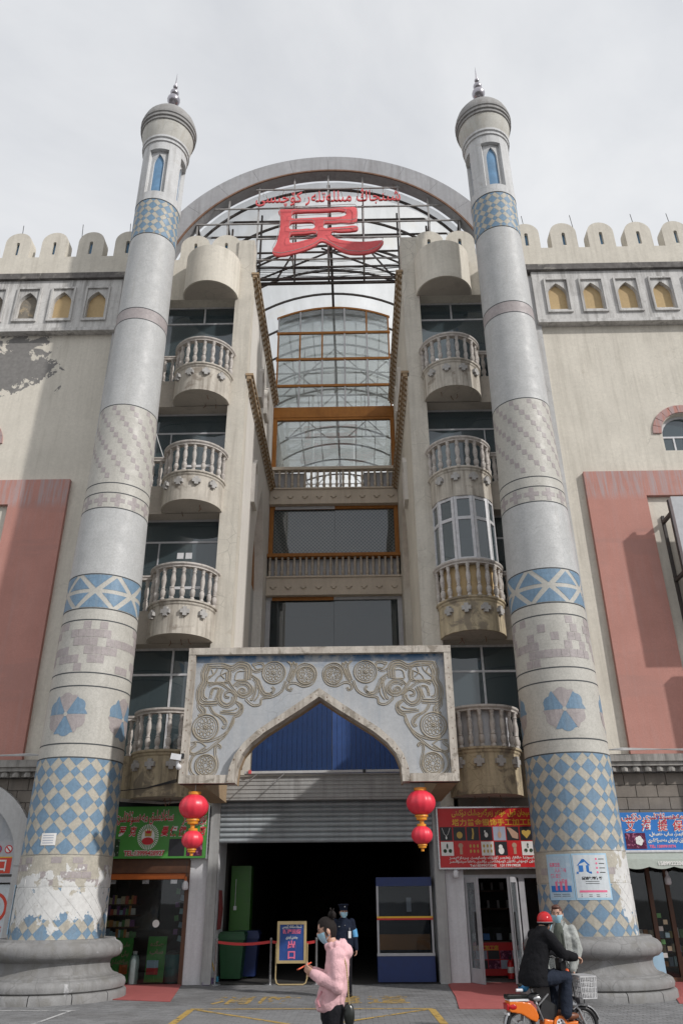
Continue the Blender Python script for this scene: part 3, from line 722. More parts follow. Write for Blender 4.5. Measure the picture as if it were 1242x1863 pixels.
for j in range(4):
    for a, c in zip((-2.66,-1.61,-.54,.54,1.61), (-1.61,-.54,.54,1.61,2.66)):
        if j < 3: pm_ = MB().box(a, c, SY-.004, SY+.004, rowz[j], rowz[j+1])
        else: pm_ = MB().prism([(a,rowz[3]),(c,rowz[3]),(c,arcz(c,-.05)),((a+c)/2,arcz((a+c)/2,-.05)),(a,arcz(a,-.05))], SY-.004, SY+.004)
        obj('pane', pm_, M['glass_clear'], sc)
def big_window(z0, z1, fm, gm, split=0, top=None):
    w = sub('window', B)
    obj('frame', MB().prism([rect(-2.74,2.74,z0,z1), rect(-2.56,2.56,z0+.12,z1-.12)], SY-.1, SY+.06), fm, w)
    if top: obj('head_trim', MB().box(-2.5, split, SY-.13, SY-.1, z1-.15, z1-.01), top, w)
    xs = [-2.56, split, 2.56] if split is not None else [-2.56,-.9,.9,2.56]
    for a, c in zip(xs, xs[1:]): obj('pane', MB().box(a+.004, c-.004, SY-.01, SY, z0+.12, z1-.12), gm, w)
big_window(18.66, 21.42, M['orange_frame'], M['glass_clear'], None)
big_window(14.55, 16.87, M['orange_frame'], M['glass_lattice'], .04, M['grey_frame'])
big_window(8.3, 12.74, M['grey_frame'], M['glass_dark'], .0, M['orange_frame'])
for zr, zb, zo, n, mt in ((18.66, 17.63, 16.87, 20, M['band_tan']), (14.55, 13.55, 12.74, 22, M['orange_frame'])):
    gl = sub('gallery', B)
    obj('handrail', MB().box(-2.74, 2.74, SY-.42, SY-.14, zr-.14, zr), mt, gl)
    obj('band', MB().box(-2.74, 2.74, SY-.36, SY-.0, zo, zb-.07).box(-2.74, 2.74, SY-.42, SY, zb-.07, zb), M['band_tan'], gl)
    for k in range(n): 
        o = obj('baluster', bal_tan, parent=gl, loc=(-2.62+5.24*k/(n-1), SY-.28, zb)); o.scale = (1,1,(zr-.14-zb)/.81)
    for k in range(9): obj('quatrefoil', quat_tan, parent=gl, loc=(-2.45+4.9*k/8, SY-.36, zo+.38))
    for q0, q1 in ((-2.7, -1.25 if zr > 18 else 0), (1.3 if zr > 18 else .02, 2.7)): obj('blind', MB().box(q0, q1, SY-.08, SY-.06, zb, zr-.15), M['grey_frame'], gl)
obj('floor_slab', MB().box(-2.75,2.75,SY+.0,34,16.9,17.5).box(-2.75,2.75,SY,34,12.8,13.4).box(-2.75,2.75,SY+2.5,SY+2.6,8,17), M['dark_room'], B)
obj('floor_slab', MB().box(-2.75,2.75,FY+.2,SY+4,7.7,8.1), M['band_tan'], B)

# blue boarding over the shutter, seen through the portal
for a, c in ((-1.98, .155), (.165, 2.2)):
    bm_ = MB(); n = 16
    for k in range(n):
        x0, x1 = a+(c-a)*k/n, a+(c-a)*(k+1)/n
        bm_.box(x0+.004, x1-.004, FY-.05 - .004*(k % 2), FY, 4.75, 7.75)
    obj('blue_boarding', bm_, M['blue_board'] if a < 0 else M['blue_board_faded'], B)
obj('wall', MB().box(-2.72,-1.99,FY-.02,FY+.2,4.75,7.75).box(2.21,2.72,FY-.02,FY+.2,4.75,7.75).box(-2.72,2.72,FY,FY+.2,4.1,8.1), M['cream'], B)
obj('bracket', MB().box(-2.45,-2.2,FY-.3,FY-.02,5.0,5.1).box(-2.3,-2.2,FY-.3,FY-.2,4.85,5.3), M['brown_wood'], B)

# entrance hall and shop interiors
obj('hall', MB().box(-2.74,-2.72,FY+1.3,46,0,4.1).box(2.72,2.74,FY+1.3,46,0,4.1).box(-2.74,2.74,FY+.2,46,4.0,4.1).box(-2.74,2.74,46,46.1,0,4.1), M['hall'], B)
for s in (-1, 1): obj('hall_jamb', MB().box(s*2.97,s*2.72,FY+.1,FY+1.3,0,4.0), M['white_wall'], B)
obj('hall_floor', MB().add([(-2.72,FY-.05,.004),(2.72,FY-.05,.004),(2.72,46,.004),(-2.72,46,.004)], [(0,1,2,3)]), simple('dark_hall_floor', (.045,.043,.04), .8, obj=False), B)
for s in (-1, 1):
    a, c = (3.42, 6.35)
    obj('shop_room', MB().box(s*a, s*c, 25.4, 25.5, 0, 3.9).box(s*(a-.02), s*a, FY+.4, 25.4, 0, 3.9).box(s*c, s*(c+.02), FY+.2, 25.4, 0, 3.9).box(s*a, s*c, FY+.2, 25.4, 3.8, 3.9), M['hall'], B)
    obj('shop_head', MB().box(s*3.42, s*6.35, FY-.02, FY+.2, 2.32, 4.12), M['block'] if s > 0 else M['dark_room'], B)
obj('shop_room', MB().box(6.95, 12, 24.6, 24.7, 0, 3.4).box(6.93,6.95,WY+.5,24.6,0,3.4).box(12,12.02,WY+.5,24.6,0,3.4).box(6.95,12,WY+.5,24.6,2.75,3.4), M['hall'], B)
obj('wall', MB().box(-17,-16.9,WY+.5,60,0,21.1).box(16.9,17,WY+.5,60,0,21.1).box(-17,17,60,60.2,0,17), M['cream'], B)

# ================================================================ MINARETS
PR = [(1.05,1.00),(4.7,.965),(9.3,.91),(14.6,.805),(18.4,.765),(21.0,.735),(22.65,.74),(26,.76)]
def rad(z):
    for (z0,r0),(z1,r1) in zip(PR, PR[1:]):
        if z <= z1: return r0 + (r1-r0)*max(0,(z-z0))/(z1-z0)
    return PR[-1][1]
def clip(poly, ax, lim, keep_less):
    out = []
    for i, p in enumerate(poly):
        q = poly[(i+1) % len(poly)]
        a = (p[ax] <= lim) if keep_less else (p[ax] >= lim)
        b = (q[ax] <= lim) if keep_less else (q[ax] >= lim)
        if a: out.append(p)
        if a != b:
            t = (lim-p[ax])/(q[ax]-p[ax]); out.append((p[0]+(q[0]-p[0])*t, p[1]+(q[1]-p[1])*t))
    return out
STEP = radians(7)
def patch(cx, cy, poly, z0, z1, out=.005):
    """a thin curved tile on the shaft; poly in (angle, z)"""
    poly = clip(clip(poly, 1, z0, False), 1, z1, True)
    if len(poly) < 3: return None
    mb = MB(); P = lambda a, z, d: (cx + (rad(z)+d)*cos(a), cy + (rad(z)+d)*sin(a), z)
    lo, hi = min(p[0] for p in poly), max(p[0] for p in poly)
    k0 = math.floor(lo/STEP)
    while k0*STEP < hi:
        q = clip(clip(poly, 0, k0*STEP, False), 0, (k0+1)*STEP, True); k0 += 1
        if len(q) >= 3: mb.add([P(a,z,out) for a, z in q], [list(range(len(q)))])
    dens = []
    for i, p in enumerate(poly):
        q = poly[(i+1) % len(poly)]; n = max(1, int(abs(q[0]-p[0])/STEP))
        dens += [(p[0]+(q[0]-p[0])*j/n, p[1]+(q[1]-p[1])*j/n) for j in range(n)]
    n = len(dens)
    mb.add([P(a,z,out) for a,z in dens] + [P(a,z,-.01) for a,z in dens], [(i,(i+1)%n,n+(i+1)%n,n+i) for i in range(n)])
    return mb
def shrink(poly, d, r):
    cx = sum(p[0] for p in poly)/len(poly); cz = sum(p[1] for p in poly)/len(poly)
    out = []
    for a, z in poly:
        da, dz = (a-cx)*r, z-cz; l = max(1e-6, sqrt(da*da+dz*dz)); k = max(0, 1-d/l*1.2)
        out.append((cx+da*k/r, cz+dz*k))
    return out
def minaret(cx, label, ph):
    cy = 18.8
    T = thing('minaret', label, 'minaret', (cx, cy, 0), 'twin tiled minarets')
    face = atan2(-cy, .78-cx)                     # towards the street
    A0, A1 = face - radians(104), face + radians(104)
    # shaft in sections with dark joints
    secs = [(1.05,2.06,'shaft_beige'),(2.06,2.68,'tile_beige'),(2.68,4.70,'shaft_beige'),(4.70,5.0,'shaft_beige'),(5.0,6.32,'shaft_beige'),(6.32,6.64,'shaft_beige'),(6.64,7.95,'shaft_beige'),(7.95,8.25,'shaft_beige'),(8.25,9.16,'shaft_beige'),(9.16,11.06,'shaft'),(11.06,11.51,'shaft_beige'),(11.51,11.81,'shaft_beige'),(11.81,14.37,'shaft_beige'),(14.37,17.52,'shaft'),(17.52,17.95,'tile_purple'),(17.95,21.1,'shaft'),(21.1,22.64,'shaft_beige')]
    for z0, z1, m in secs:
        n = max(1, int((z1-z0)/1.2)); pr = [(rad(z0+.008)-.012, z0)] + [(rad(z0+.01+(z1-z0-.02)*i/n), z0+.01+(z1-z0-.02)*i/n) for i in range(n+1)] + [(rad(z1-.008)-.012, z1)]
        obj('shaft_drum', MB().lathe(pr, cx, cy, 48), M[m], T, smooth=20)
        if z1 not in (2.06, 2.68): obj('joint', MB().lathe([(rad(z1)-.01, z1-.018),(rad(z1)+.003, z1-.018),(rad(z1)+.003, z1+.012),(rad(z1)-.01, z1+.012)], cx, cy, 48), M['groove'], T)
    # tartan of blue squares and beige oblongs turned by 45 degrees
    def tartan(z0, z1, N, zper, ph, zph):
        per = 2*pi/N
        for i in range(-N, N*2):
            for j in range(-12, 14):
                # lattice directions e1=(per/2, zper/2), e2=(-per/2, zper/2)
                for (u0,u1,w0,w1,m) in ((0,.62,0,.62,'tile_blue'),(.62,1,.62,1,'tile_blue'),(0,.62,.62,1,'tile_beige'),(.62,1,0,.62,'tile_beige')):
                    pl = []
                    for u, w in ((u0,w0),(u1,w0),(u1,w1),(u0,w1)):
                        uu, ww = i+u, j+w
                        pl.append((A0 + ph + (uu-ww)*per/2, zph + (uu+ww)*zper/2))
                    if max(p[1] for p in pl) <= z0+.01 or min(p[1] for p in pl) >= z1-.01: continue
                    ca = sum(p[0] for p in pl)/4
                    if ca < A0 or ca > A1: continue
                    mb = patch(cx, cy, shrink(pl, .004, rad((z0+z1)/2)), z0, z1)
                    if mb: obj('tile', mb, M[m], T)
    tartan(2.70, 4.68, 10, .62, ph, 2.95)
    tartan(1.06, 2.05, 10, .62, ph+.1, 1.0)
    tartan(21.12, 22.62, 9, .58, ph, 21.0)
    # mauve specks of the brown band
    rr = random.Random(int(cx*10)+50)
    def speck(name, z0, z1, rows, cols, prob, mat):
        dz = (z1-z0)/rows
        for r in range(rows):
            for c in range(cols):
                if rr.random() > prob: continue
                a = A0 + (A1-A0)*(c+(.5 if r % 2 else 0))/cols; da = (A1-A0)/cols
                w = 1
                mb = patch(cx, cy, [(a+.006,z0+dz*r+.008),(a+da*w-.006,z0+dz*r+.008),(a+da*w-.006,z0+dz*(r+1)-.008),(a+.006,z0+dz*(r+1)-.008)], z0+.02, z1-.02, .0035 + .002*(c % 2))
                if mb: obj(name, mb, M[mat], T)
    speck('mauve_tile', 2.08, 2.66, 4, 16, .3, 'tile_purple')
    speck('mauve_block', 6.66, 7.93, 6, 17, .45, 'tile_purple')
    # flowers of six petals
    for k in range(-1, 3):
        a = face + ph*0 + (radians(6) if cx > 0 else radians(-31)) + k*pi/2 - pi/2*(1 if cx > 0 else 0)
        if not A0+.1 < a < A1-.1: continue
        zc, R = 5.66, .50; r0 = rad(zc)
        for j in range(6):
            t0 = pi/2 - pi/6 + j*pi/3; pl = [(a, zc)]
            for i in range(9):
                t = t0 + pi/3*i/8; rr_ = R*(.90 + .12*abs(cos((i/8)*pi*1.5+.4)))
                pl.append((a + rr_*cos(t)/r0, zc + rr_*sin(t)))
            mb = patch(cx, cy, shrink(pl, .004, r0), 4.9, 6.4, .004)
            if mb: obj('petal', mb, M['tile_purple' if j % 2 == 0 else 'tile_blue'], T)
        c = [(a + .05*cos(2*pi*i/10)/r0, zc + .05*sin(2*pi*i/10)) for i in range(10)]
        obj('flower_eye', patch(cx, cy, c, 4.9, 6.4, .007), M['shaft_beige'], T)
    # blue band crossed by beige straps
    zc, hh = 8.705, .43; w = radians(60); r0 = rad(zc); st = .052
    a_first = face + (radians(8) if cx > 0 else radians(-14))
    for k in range(-2, 3):
        a = a_first + k*w; L = w/2; sa = st/r0
        dz = st*1.35; da = sa*1.35
        tiles = [[(a-L+da*1.6,zc+hh),(a+L-da*1.6,zc+hh),(a,zc+dz)], [(a-L+da*1.6,zc-hh),(a,zc-dz),(a+L-da*1.6,zc-hh)],
                 [(a+da*2.3,zc+st),(a+2*L-da*2.3,zc+st),(a+L,zc+hh-dz*.6)], [(a+da*2.3,zc-st),(a+L,zc-hh+dz*.6),(a+2*L-da*2.3,zc-st)]]
        for pl in tiles:
            ca = sum(p[0] for p in pl)/3
            if A0 < ca < A1:
                mb = patch(cx, cy, pl, zc-hh, zc+hh); 
                if mb: obj('blue_tile', mb, M['tile_blue'], T)
    # crosses
    for k in range(7):
        a = A0 + (k+.5)*(A1-A0)/7; z = 11.285; u = .062; q = u/rad(z)
        pl = [(a+x*q, z+y*u) for x, y in ((-1,-3),(1,-3),(1,-1),(3,-1),(3,1),(1,1),(1,3),(-1,3),(-1,1),(-3,1),(-3,-1),(-1,-1))]
        for part in ([pl[0],pl[1],pl[6],pl[7]], [pl[10],pl[11],pl[8],pl[9]], [pl[2],pl[3],pl[4],pl[5]]):
            obj('mauve_cross', patch(cx, cy, part, 11.0, 11.6, .004), M['tile_purple'], T)
    # spiral rows of small mauve squares
    for line in range(8):
        for k in range(14):
            z = 14.26 - k*.185; a = A0 - .75 + line*.62 + ph + k*.165
            q = .062/rad(z)
            if not A0 < a < A1 or z < 11.9: continue
            mb = patch(cx, cy, [(a-q,z-.07),(a+q,z-.085),(a+q,z+.07),(a-q,z+.085)], 11.85, 14.33, .004)
            if mb: obj('mauve_square', mb, M['tile_purple'], T)
    # lantern storey: drum with four framed niches
    zb, zt = 22.66, 25.45
    wn = radians(26)
    pr = MB()
    angs = [-pi/2 + k*pi/2 for k in range(4)]
    def ring(a0, a1, z0, z1, r, mb, n=6): mb.lathe([(r-.16,z0),(r,z0),(r,z1),(r-.16,z1),(r-.16,z0)], cx, cy, n, a0, a1)
    rl = .755
    for a in angs: ring(a+wn, a+pi/2-wn, zb, zt, rl, pr, 7)
    for a in angs:
        ring(a-wn, a+wn, zb, zb+.35, rl, pr, 6); ring(a-wn, a+wn, zt-.38, zt, rl, pr, 6)
        for t in (-1, 1):
            e = a + t*wn; pr.add([(cx+r_*cos(e), cy+r_*sin(e), z) for r_ in (rl, rl-.16) for z in (zb+.35, zt-.38)], [(0,1,3,2)])
    obj('lantern_drum', pr, M['lantern_white'], T, smooth=40)
    for a in angs:
        # back of the niche with a pointed blue window
        rb = rl-.13; nb = MB(); W = wn
        ol = ogee(0, radians(16.5), zb+.36, zt-.95, zt-.50, 6)
        outer = [(-W,zb+.35),(0,zb+.35),(W,zb+.35),(W,zt-.38),(0,zt-.38),(-W,zt-.38)]
        tri = geometry.tessellate_polygon([[V((p[0],p[1],0)) for p in outer],[V((p[0],p[1],0)) for p in ol]])
        nb.add([(cx+rb*cos(a+p[0]), cy+rb*sin(a+p[0]), p[1]) for p in outer+ol], [list(t) for t in tri])
        n = len(ol)
        nb.add([(cx+r_*cos(a+p[0]), cy+r_*sin(a+p[0]), p[1]) for r_ in (rb, rb-.07) for p in ol], [(i,(i+1)%n,n+(i+1)%n,n+i) for i in range(n)])
        no = obj('niche', nb, M['lantern_white'], T)
        obj('blue_panel', MB().lathe([(rb-.06,zb+.35),(rb-.06,zt-.45)], cx, cy, 8, a-radians(19), a+radians(19)), M['blue_niche'], no)
    obj('lantern_core', MB().lathe([(rl-.22,zb),(rl-.22,zt)], cx, cy, 20), M['lantern_white'], T)
    obj('ring_moulding', MB().lathe([(.74,zt-.02),(.80,zt),(.80,zt+.09),(.775,zt+.10),(.775,zt+.15),(.83,zt+.17),(.83,zt+.26),(.80,zt+.27)], cx, cy, 40), M['lantern_white'], T, smooth=30)
    obj('capital', MB().lathe([(.80,zt+.27),(.86,zt+.6),(.905,zt+.95),(.905,zt+1.0)], cx, cy, 40), M['cap_beige'], T, smooth=60)
    obj('cap_moulding', MB().lathe([(.90,26.42),(.95,26.44),(.95,26.52),(.93,26.53),(.93,26.57),(.985,26.59),(.985,26.68),(.96,26.69),(.96,26.73),(1.0,26.76),(1.0,26.86),(.96,26.9)], cx, cy, 40), M['cap_grey'], T, smooth=30)
    obj('dome', MB().lathe([(.985,26.88),(.965,27.02),(.90,27.22),(.78,27.42),(.60,27.6),(.38,27.74),(.14,27.81),(0,27.82)], cx, cy, 36), M['cap_grey'], T, smooth=60)
    fp = [(.16,27.76),(.12,27.95),(.09,28.3),(.09,28.44)]
    for zc, r in ((28.68,.24),(29.10,.16),(29.45,.09)):
        fp += [(r*sin(t), zc - r*cos(t)) for t in [pi*k/10 for k in range(1, 10)]]
    fp += [(.035,29.55),(.022,29.8),(.004,30.25)]
    obj('finial', MB().lathe(fp, cx, cy, 16), M['finial'], T, smooth=60)
    # stone base
    bp = [(1.02,1.09),(1.23,1.09),(1.25,1.05),(1.34,1.01),(1.395,.95),(1.41,.87),(1.385,.79),(1.32,.735),(1.25,.72),(1.22,.70),(1.19,.68),(1.175,.61),(1.19,.53),(1.24,.46),(1.33,.415),(1.37,.41),(1.375,.385),(1.45,.375),(1.515,.335),(1.54,.27),(1.525,.20),(1.47,.168)]
    bo = obj('base', MB().lathe([(1.0,1.09)]+[(r*1.0, z+.0) for r, z in bp], cx, cy, 56), M['stone'], T, smooth=38)
    n = 12
    for k in range(n):
        a0, a1 = 2*pi*k/n + .1, 2*pi*(k+1)/n + .09
        obj('plinth_stone', MB().lathe([(1.3,-.12),(1.565,-.12),(1.57,.0),(1.565,.125),(1.54,.155),(1.50,.168),(1.3,.168),(1.3,-.12)], cx, cy, 6, a0, a1), M['stone'], T, smooth=38)
    obj('plinth_core', MB().lathe([(1.5,-.1),(1.5,.16),(0,.16)], cx, cy, 40), M['groove'], T)
    return T
ML = minaret(-5.7, 'tiled minaret whose lower shaft is covered in torn white paper, beside the green shop sign', .15)
MR = minaret(5.72, 'tiled minaret with two blue-edged posters pasted low on its shaft, beside the red shop sign', .42)

# ================================================================ VAULTED ROOF AND ROOFTOP SIGN
VR = thing('vaulted_roof', 'translucent barrel roof with a broad grey arch spanning between the minarets', 'roof', (0, 22, 22))
ACZ, AR = 22.05, 6.30
def arcband(r0, r1, y0, y1, a0, a1, n, mat, name, par=VR, cz=ACZ, smooth=35):
    lp = [(r1*cos(a0+(a1-a0)*i/n), cz+r1*sin(a0+(a1-a0)*i/n)) for i in range(n+1)] + [(r0*cos(a1+(a0-a1)*i/n), cz+r0*sin(a1+(a0-a1)*i/n)) for i in range(n+1)]
    mb = MB(); k = n+1
    for y in (y0, y1): mb.add([(p[0], y, p[1]) for p in lp], [(i, i+1, 2*k-2-i, 2*k-1-i) if y == y0 else (i+1, i, 2*k-1-i, 2*k-2-i) for i in range(n)])
    mb.add([(p[0], y, p[1]) for y in (y0, y1) for p in lp], [(i, (i+1) % (2*k), 2*k+(i+1) % (2*k), 2*k+i) for i in range(2*k)])
    return obj(name, mb, mat, par, smooth=smooth)
nseg = 14
for k in range(nseg):
    a0, a1 = pi*k/nseg, pi*(k+1)/nseg
    arcband(AR, AR+.86, 21.82, 22.30, a0+.0006, a1-.0006, 6, M['arch_grey'], 'arch_panel')
arcband(AR-.02, AR+.05, 21.77, 21.82, 0, pi, 60, M['rust'], 'edge_strip')
ribs = [22.6, 24.1, 25.65, 27.2, 28.75] + [30.6+2.0*k for k in range(18)]
for yk in ribs: arcband(AR-.22, AR-.14, yk-.04, yk+.04, 0.0, pi, 40, M['steel_dark'], 'rib')
for y0, y1 in zip([22.3]+ribs, ribs+[67]):
    mb = MB(); n = 44; 
    for i in range(n+1):
        a = pi*i/n; r = AR-.10 + .012*(i % 2)
        mb.v += [V((r*cos(a), y0, ACZ+r*sin(a))), V((r*cos(a), y1, ACZ+r*sin(a)))]
    for i in range(n): mb.f.append([2*i,2*i+1,2*i+3,2*i+2]); mb.m.append(0)
    obj('roof_sheet', mb, M['roof_sheet'], VR)
for a in (pi/2,): obj('ridge_bar', MB().box(-.06, .06, 22.3, 66, ACZ+AR-.34, ACZ+AR-.22), M['steel_dark'], VR)
for x in (-2.3, -1.1, 1.1, 2.3):
    z = ACZ + sqrt((AR-.26)**2 - x*x); obj('purlin', MB().bar((x, 30.6, z), (x, 66, z), .05), M['steel'], VR)
for y0, y1 in ((32.6,34.6),(36.6,38.6),(44.6,46.6)):
    mb = MB()
    for s in (-1, 1): mb.bar((s*2.7, y0, 24.9), (0, y0, 27.9), .05).bar((s*2.7, y0, 27.0), (s*.6, y0, 24.9), .05).bar((s*1.6,y0,24.9),(s*1.6,y0,27.8),.05)
    mb.bar((-2.9, y0, 24.9), (2.9, y0, 24.9), .07).bar((-3.5, y0, 26.3), (3.5, y0, 26.3), .05).bar((0,y0,24.9),(0,y0,28),.08)
    obj('tie_truss', mb, M['steel'], VR)

RS = thing('rooftop_sign', 'steel lattice frame across the arch carrying a big faded red Chinese character and red script', 'sign', (0, 22.1, 23))
TF, TB = 22.0, 23.0
fr = MB(); 
XV = (-5.15,-3.95,-2.77,-1.36,0,1.39,2.80,3.97,5.15)
for i, x in enumerate(XV):
    zt = ACZ + sqrt(AR**2 - x*x) - .02
    z0 = 23.62 if abs(x) < 3 else 24.3
    obj('post', MB().bar((x, TF, z0), (x, TF, zt), .058), M['steel'], RS)
    obj('post', MB().bar((x, TB, z0-.05), (x, TB, zt-.5), .07), M['steel_dark'], RS)
for z, w in ((23.70, 2.8), (26.45, 4.9), (25.62, 5.2), (24.80, 2.8), (27.5, 2.9)):
    obj('rail', MB().bar((-w, TF-.03, z), (w, TF-.03, z), .05), M['steel'], RS)
for z, w in ((23.66, 2.8), (26.85, 4.3), (26.0, 5.0), (25.1, 5.0), (24.3, 2.9), (23.72, 2.8)):
    obj('rail', MB().bar((-w, TB, z), (w, TB, z), .06), M['steel_dark'], RS)
obj('bottom_chord', MB().box(-2.9, 2.9, TB+.05, TB+.14, 23.50, 23.60), M['steel_dark'], RS)
for x in XV:
    z = 23.7 if abs(x) < 3 else 25.62
    obj('tie', MB().bar((x, TF, z), (x, TB, z), .05), M['steel'], RS)
    if abs(x) > 3: obj('brace', MB().bar((x, TF, 25.62), (x*.98, TB, 24.4), .09), M['steel_dark'], RS)
for a, c in (((-2.1,TB,23.6),(-1.5,TB+.05,25.0)),((-2.75,TB,23.7),(.6,TB,25.4)),((1.4,TB,25.5),(2.6,TB,23.6)),((-.3,TB,25.3),(2.75,TB,23.75)),((-2.75,TF+.3,23.7),(-1.2,TF+.3,24.6)),((2.75,TF+.3,23.75),(1.1,TF+.3,24.7))):
    obj('brace', MB().bar(a, c, .055), M['steel_dark'], RS)
cb = MB()
for k in range(12):
    z = 23.58 + random.uniform(-.02,.5); cb.tube([(-2.8, TF+.2+.06*k, z),(random.uniform(-1,1), TF+.3+.05*k, z-random.uniform(.02,.16)),(2.8, TF+.2+.06*k, z+random.uniform(-.1,.1))], .009, 4)
obj('cable', cb, M['wire'], RS)
# the big character, outline traced in its own plane (units of the drawing, y down)
K_ = .0078
def curve_mesh(loops, depth, bev):
    c = bpy.data.curves.new('c', 'CURVE'); c.dimensions = '2D'; c.fill_mode = 'BOTH'; c.extrude = depth; c.bevel_depth = bev; c.offset = -.006; c.bevel_resolution = 1; c.resolution_u = 4
    for lp in loops:
        sp = c.splines.new('BEZIER'); sp.bezier_points.add(len(lp)-1); sp.use_cyclic_u = True
        for bp_, p in zip(sp.bezier_points, lp):
            bp_.co = (p[0], p[1], 0); bp_.handle_left_type = bp_.handle_right_type = 'AUTO'
    o = bpy.data.objects.new('c', c); COL.objects.link(o)
    me = bpy.data.meshes.new_from_object(o.evaluated_get(bpy.context.evaluated_depsgraph_get()))
    mb = MB(); mb.add([v.co.copy() for v in me.vertices], [list(p.vertices) for p in me.polygons])
    bpy.data.objects.remove(o); bpy.data.curves.remove(c); bpy.data.meshes.remove(me); return mb
out = [(290,356),(330,352),(440,352),(560,349),(640,346),(672,347),(682,362),(681,395),(674,420),(650,427),(600,425),(560,428),(518,428),(514,449),(560,448),(620,445),(670,442),(683,448),(680,463),(660,468),(600,471),(550,474),(570,500),(620,516),(680,522),(740,522),(785,518),(805,520),(800,540),(775,562),(735,578),(690,583),(630,577),(580,555),(530,525),(503,517),(470,540),(420,560),(370,573),(310,584),(275,578),(266,560),(280,530),(293,480),(299,430),(298,390)]
h1 = [(358,374),(354,396),(400,399),(500,396),(600,394),(622,388),(628,375),(612,367),(500,368),(400,369)]
h2 = [(348,426),(345,450),(375,455),(430,452),(466,450),(470,432),(458,421),(400,420)]
h3 = [(352,482),(346,505),(350,520),(380,519),(430,508),(480,495),(484,484),(475,476),(420,478),(370,479)]
tr = lambda L: [((p[0]-535)*K_, (465-p[1])*K_*1.35) for p in L]
cm = curve_mesh([tr(out), tr(h1), tr(h2), tr(h3)], .035, .012)
mb = MB(); mb.add([(p.x, TF-.28-p.z, 24.87+p.y) for p in cm.v], cm.f)
M['sign_red_new'] = M['sign_red']
obj('character', mb, M['sign_red'], RS, smooth=30)
tb = MB()
for lp in ([tr(out)]):
    for sc_ in (.93, ):
        tb.tube([(p[0]*1.0, TF-.46, 24.87+p[1]) for p in lp+lp[:1]], .012, 4)
for lp in (tr(h1), tr(h2), tr(h3)): tb.tube([(p[0], TF-.46, 24.87+p[1]) for p in lp+lp[:1]], .010, 4)
obj('neon_tube', tb, M['steel'], RS)
lettering(RS, uy('شىنجاڭ مىللەتلەر كۆچىسى'), 0, 26.80, TF-.2, .80, M['sign_red'], 5.75, .0, .03, name='script')
st = MB()
for k in range(40):
    x = -2.8+5.6*random.random(); z = 26.7+random.uniform(-.2,.35); st.tube([(x,TF-.2,z),(x+random.uniform(-.1,.1),TF-.32,z+random.uniform(.05,.3))], .008, 4)
obj('loose_wire', st, M['rust'], RS)

# ================================================================ ENTRANCE PORTAL
PY = 17.0
P = thing('entrance_portal', 'projecting grey-blue entrance canopy with a pointed arch and carved vine ornament', 'portal', (0, PY, 4))
HX, Z0, Z1 = 2.96, 4.0, 6.93
archL = [(-1.93,4.0),(-1.90,4.3),(-1.80,4.57),(-1.62,4.82),(-1.32,5.09),(-.9,5.37),(-.45,5.67),(0,5.985)]
archI = [(-1.765,4.0),(-1.74,4.32),(-1.64,4.58),(-1.46,4.80),(-1.18,5.03),(-.8,5.27),(-.4,5.52),(0,5.79)]
mir = lambda L: [(-x, z) for x, z in L[:-1]][::-1]
aL, aI = archL + mir(archL), archI + mir(archI)
IX, IZ0, IZ1 = 2.80, 4.165, 6.775
# recessed field
obj('panel', MB().prism([(-HX,Z0),(-1.93,Z0)] + aL[1:-1] + [(1.93,Z0),(HX,Z0),(HX,Z1),(-HX,Z1)], PY+.13, PY+.30), M['portal_panel'], P)
obj('frame', MB().prism([rect(-HX,HX,Z1-.155,Z1)], PY-.01, PY+.29), M['portal_trim'], P)
for s in (-1, 1):
    obj('jamb', MB().prism([rect(s*(HX),s*(IX),Z0,Z1-.157)], PY, PY+.29), M['portal_trim'], P)
    obj('frame', MB().prism([rect(s*(IX-.003),s*1.93,Z0,IZ0)], PY, PY+.29), M['portal_trim'], P)
    obj('cheek', MB().box(s*HX, s*(HX-.42), PY+.30, FY-.3, Z0+.02, Z1-.2), M['tan'], P)
obj('arch_trim', MB().prism(aL + aI[::-1], PY-.04, PY+.34), M['portal_trim'], P)
obj('arch_lining', MB().prism([archI[0]] + aI[1:] + [(1.80,4.0),(1.80,4.02)] + [(x*1.02, z+.02) for x, z in aI[::-1]], PY+.345, PY+.6), M['tan'], P)
bt = MB()
for i in range(9):
    for L in (archL,):
        t = (i+.5)/9*(len(L)-1); k = int(t); q = t-k; x = L[k][0]+(L[k+1][0]-L[k][0])*q; z = L[k][1]+(L[k+1][1]-L[k][1])*q - .09
        for s in (-1, 1): bt.box(s*x-.009, s*x+.009, PY-.048, PY-.04, z-.012, z+.012)
for i in range(12):
    for s in (-1, 1): bt.box(s*2.88-.007, s*2.88+.007, PY-.006, PY, 4.2+.22*i, 4.225+.22*i)
obj('bolt', bt, M['rust'], P)
# carved ornament, drawn for the left spandrel and mirrored
CX = lambda px, py: (-2.80 + (px-60)*.002555, 6.82 - (py-75)*.002525)
def rope(mb, pts, s, r=.021, closed=False):
    # smooth through the points
    P_ = [CX(*p) for p in pts]; out = []
    n = len(P_)
    for i in range(n - (0 if closed else 1)):
        p0, p1, p2, p3 = (P_[(i-1) % n] if closed or i else P_[0]), P_[i], P_[(i+1) % n], (P_[(i+2) % n] if closed or i+2 < n else P_[-1])
        for k in range(4):
            t = k/4; out.append(tuple(.5*((2*p1[j]) + (-p0[j]+p2[j])*t + (2*p0[j]-5*p1[j]+4*p2[j]-p3[j])*t*t + (-p0[j]+3*p1[j]-3*p2[j]+p3[j])*t**3) for j in (0,1)))
    out.append(P_[0] if closed else P_[-1])
    mb.tube([(s*x, PY+.13, z) for x, z in out], r, 6)
def circ(cx, cy, r, n=14): return [(cx+r*cos(2*pi*k/n), cy+r*sin(2*pi*k/n)) for k in range(n)]
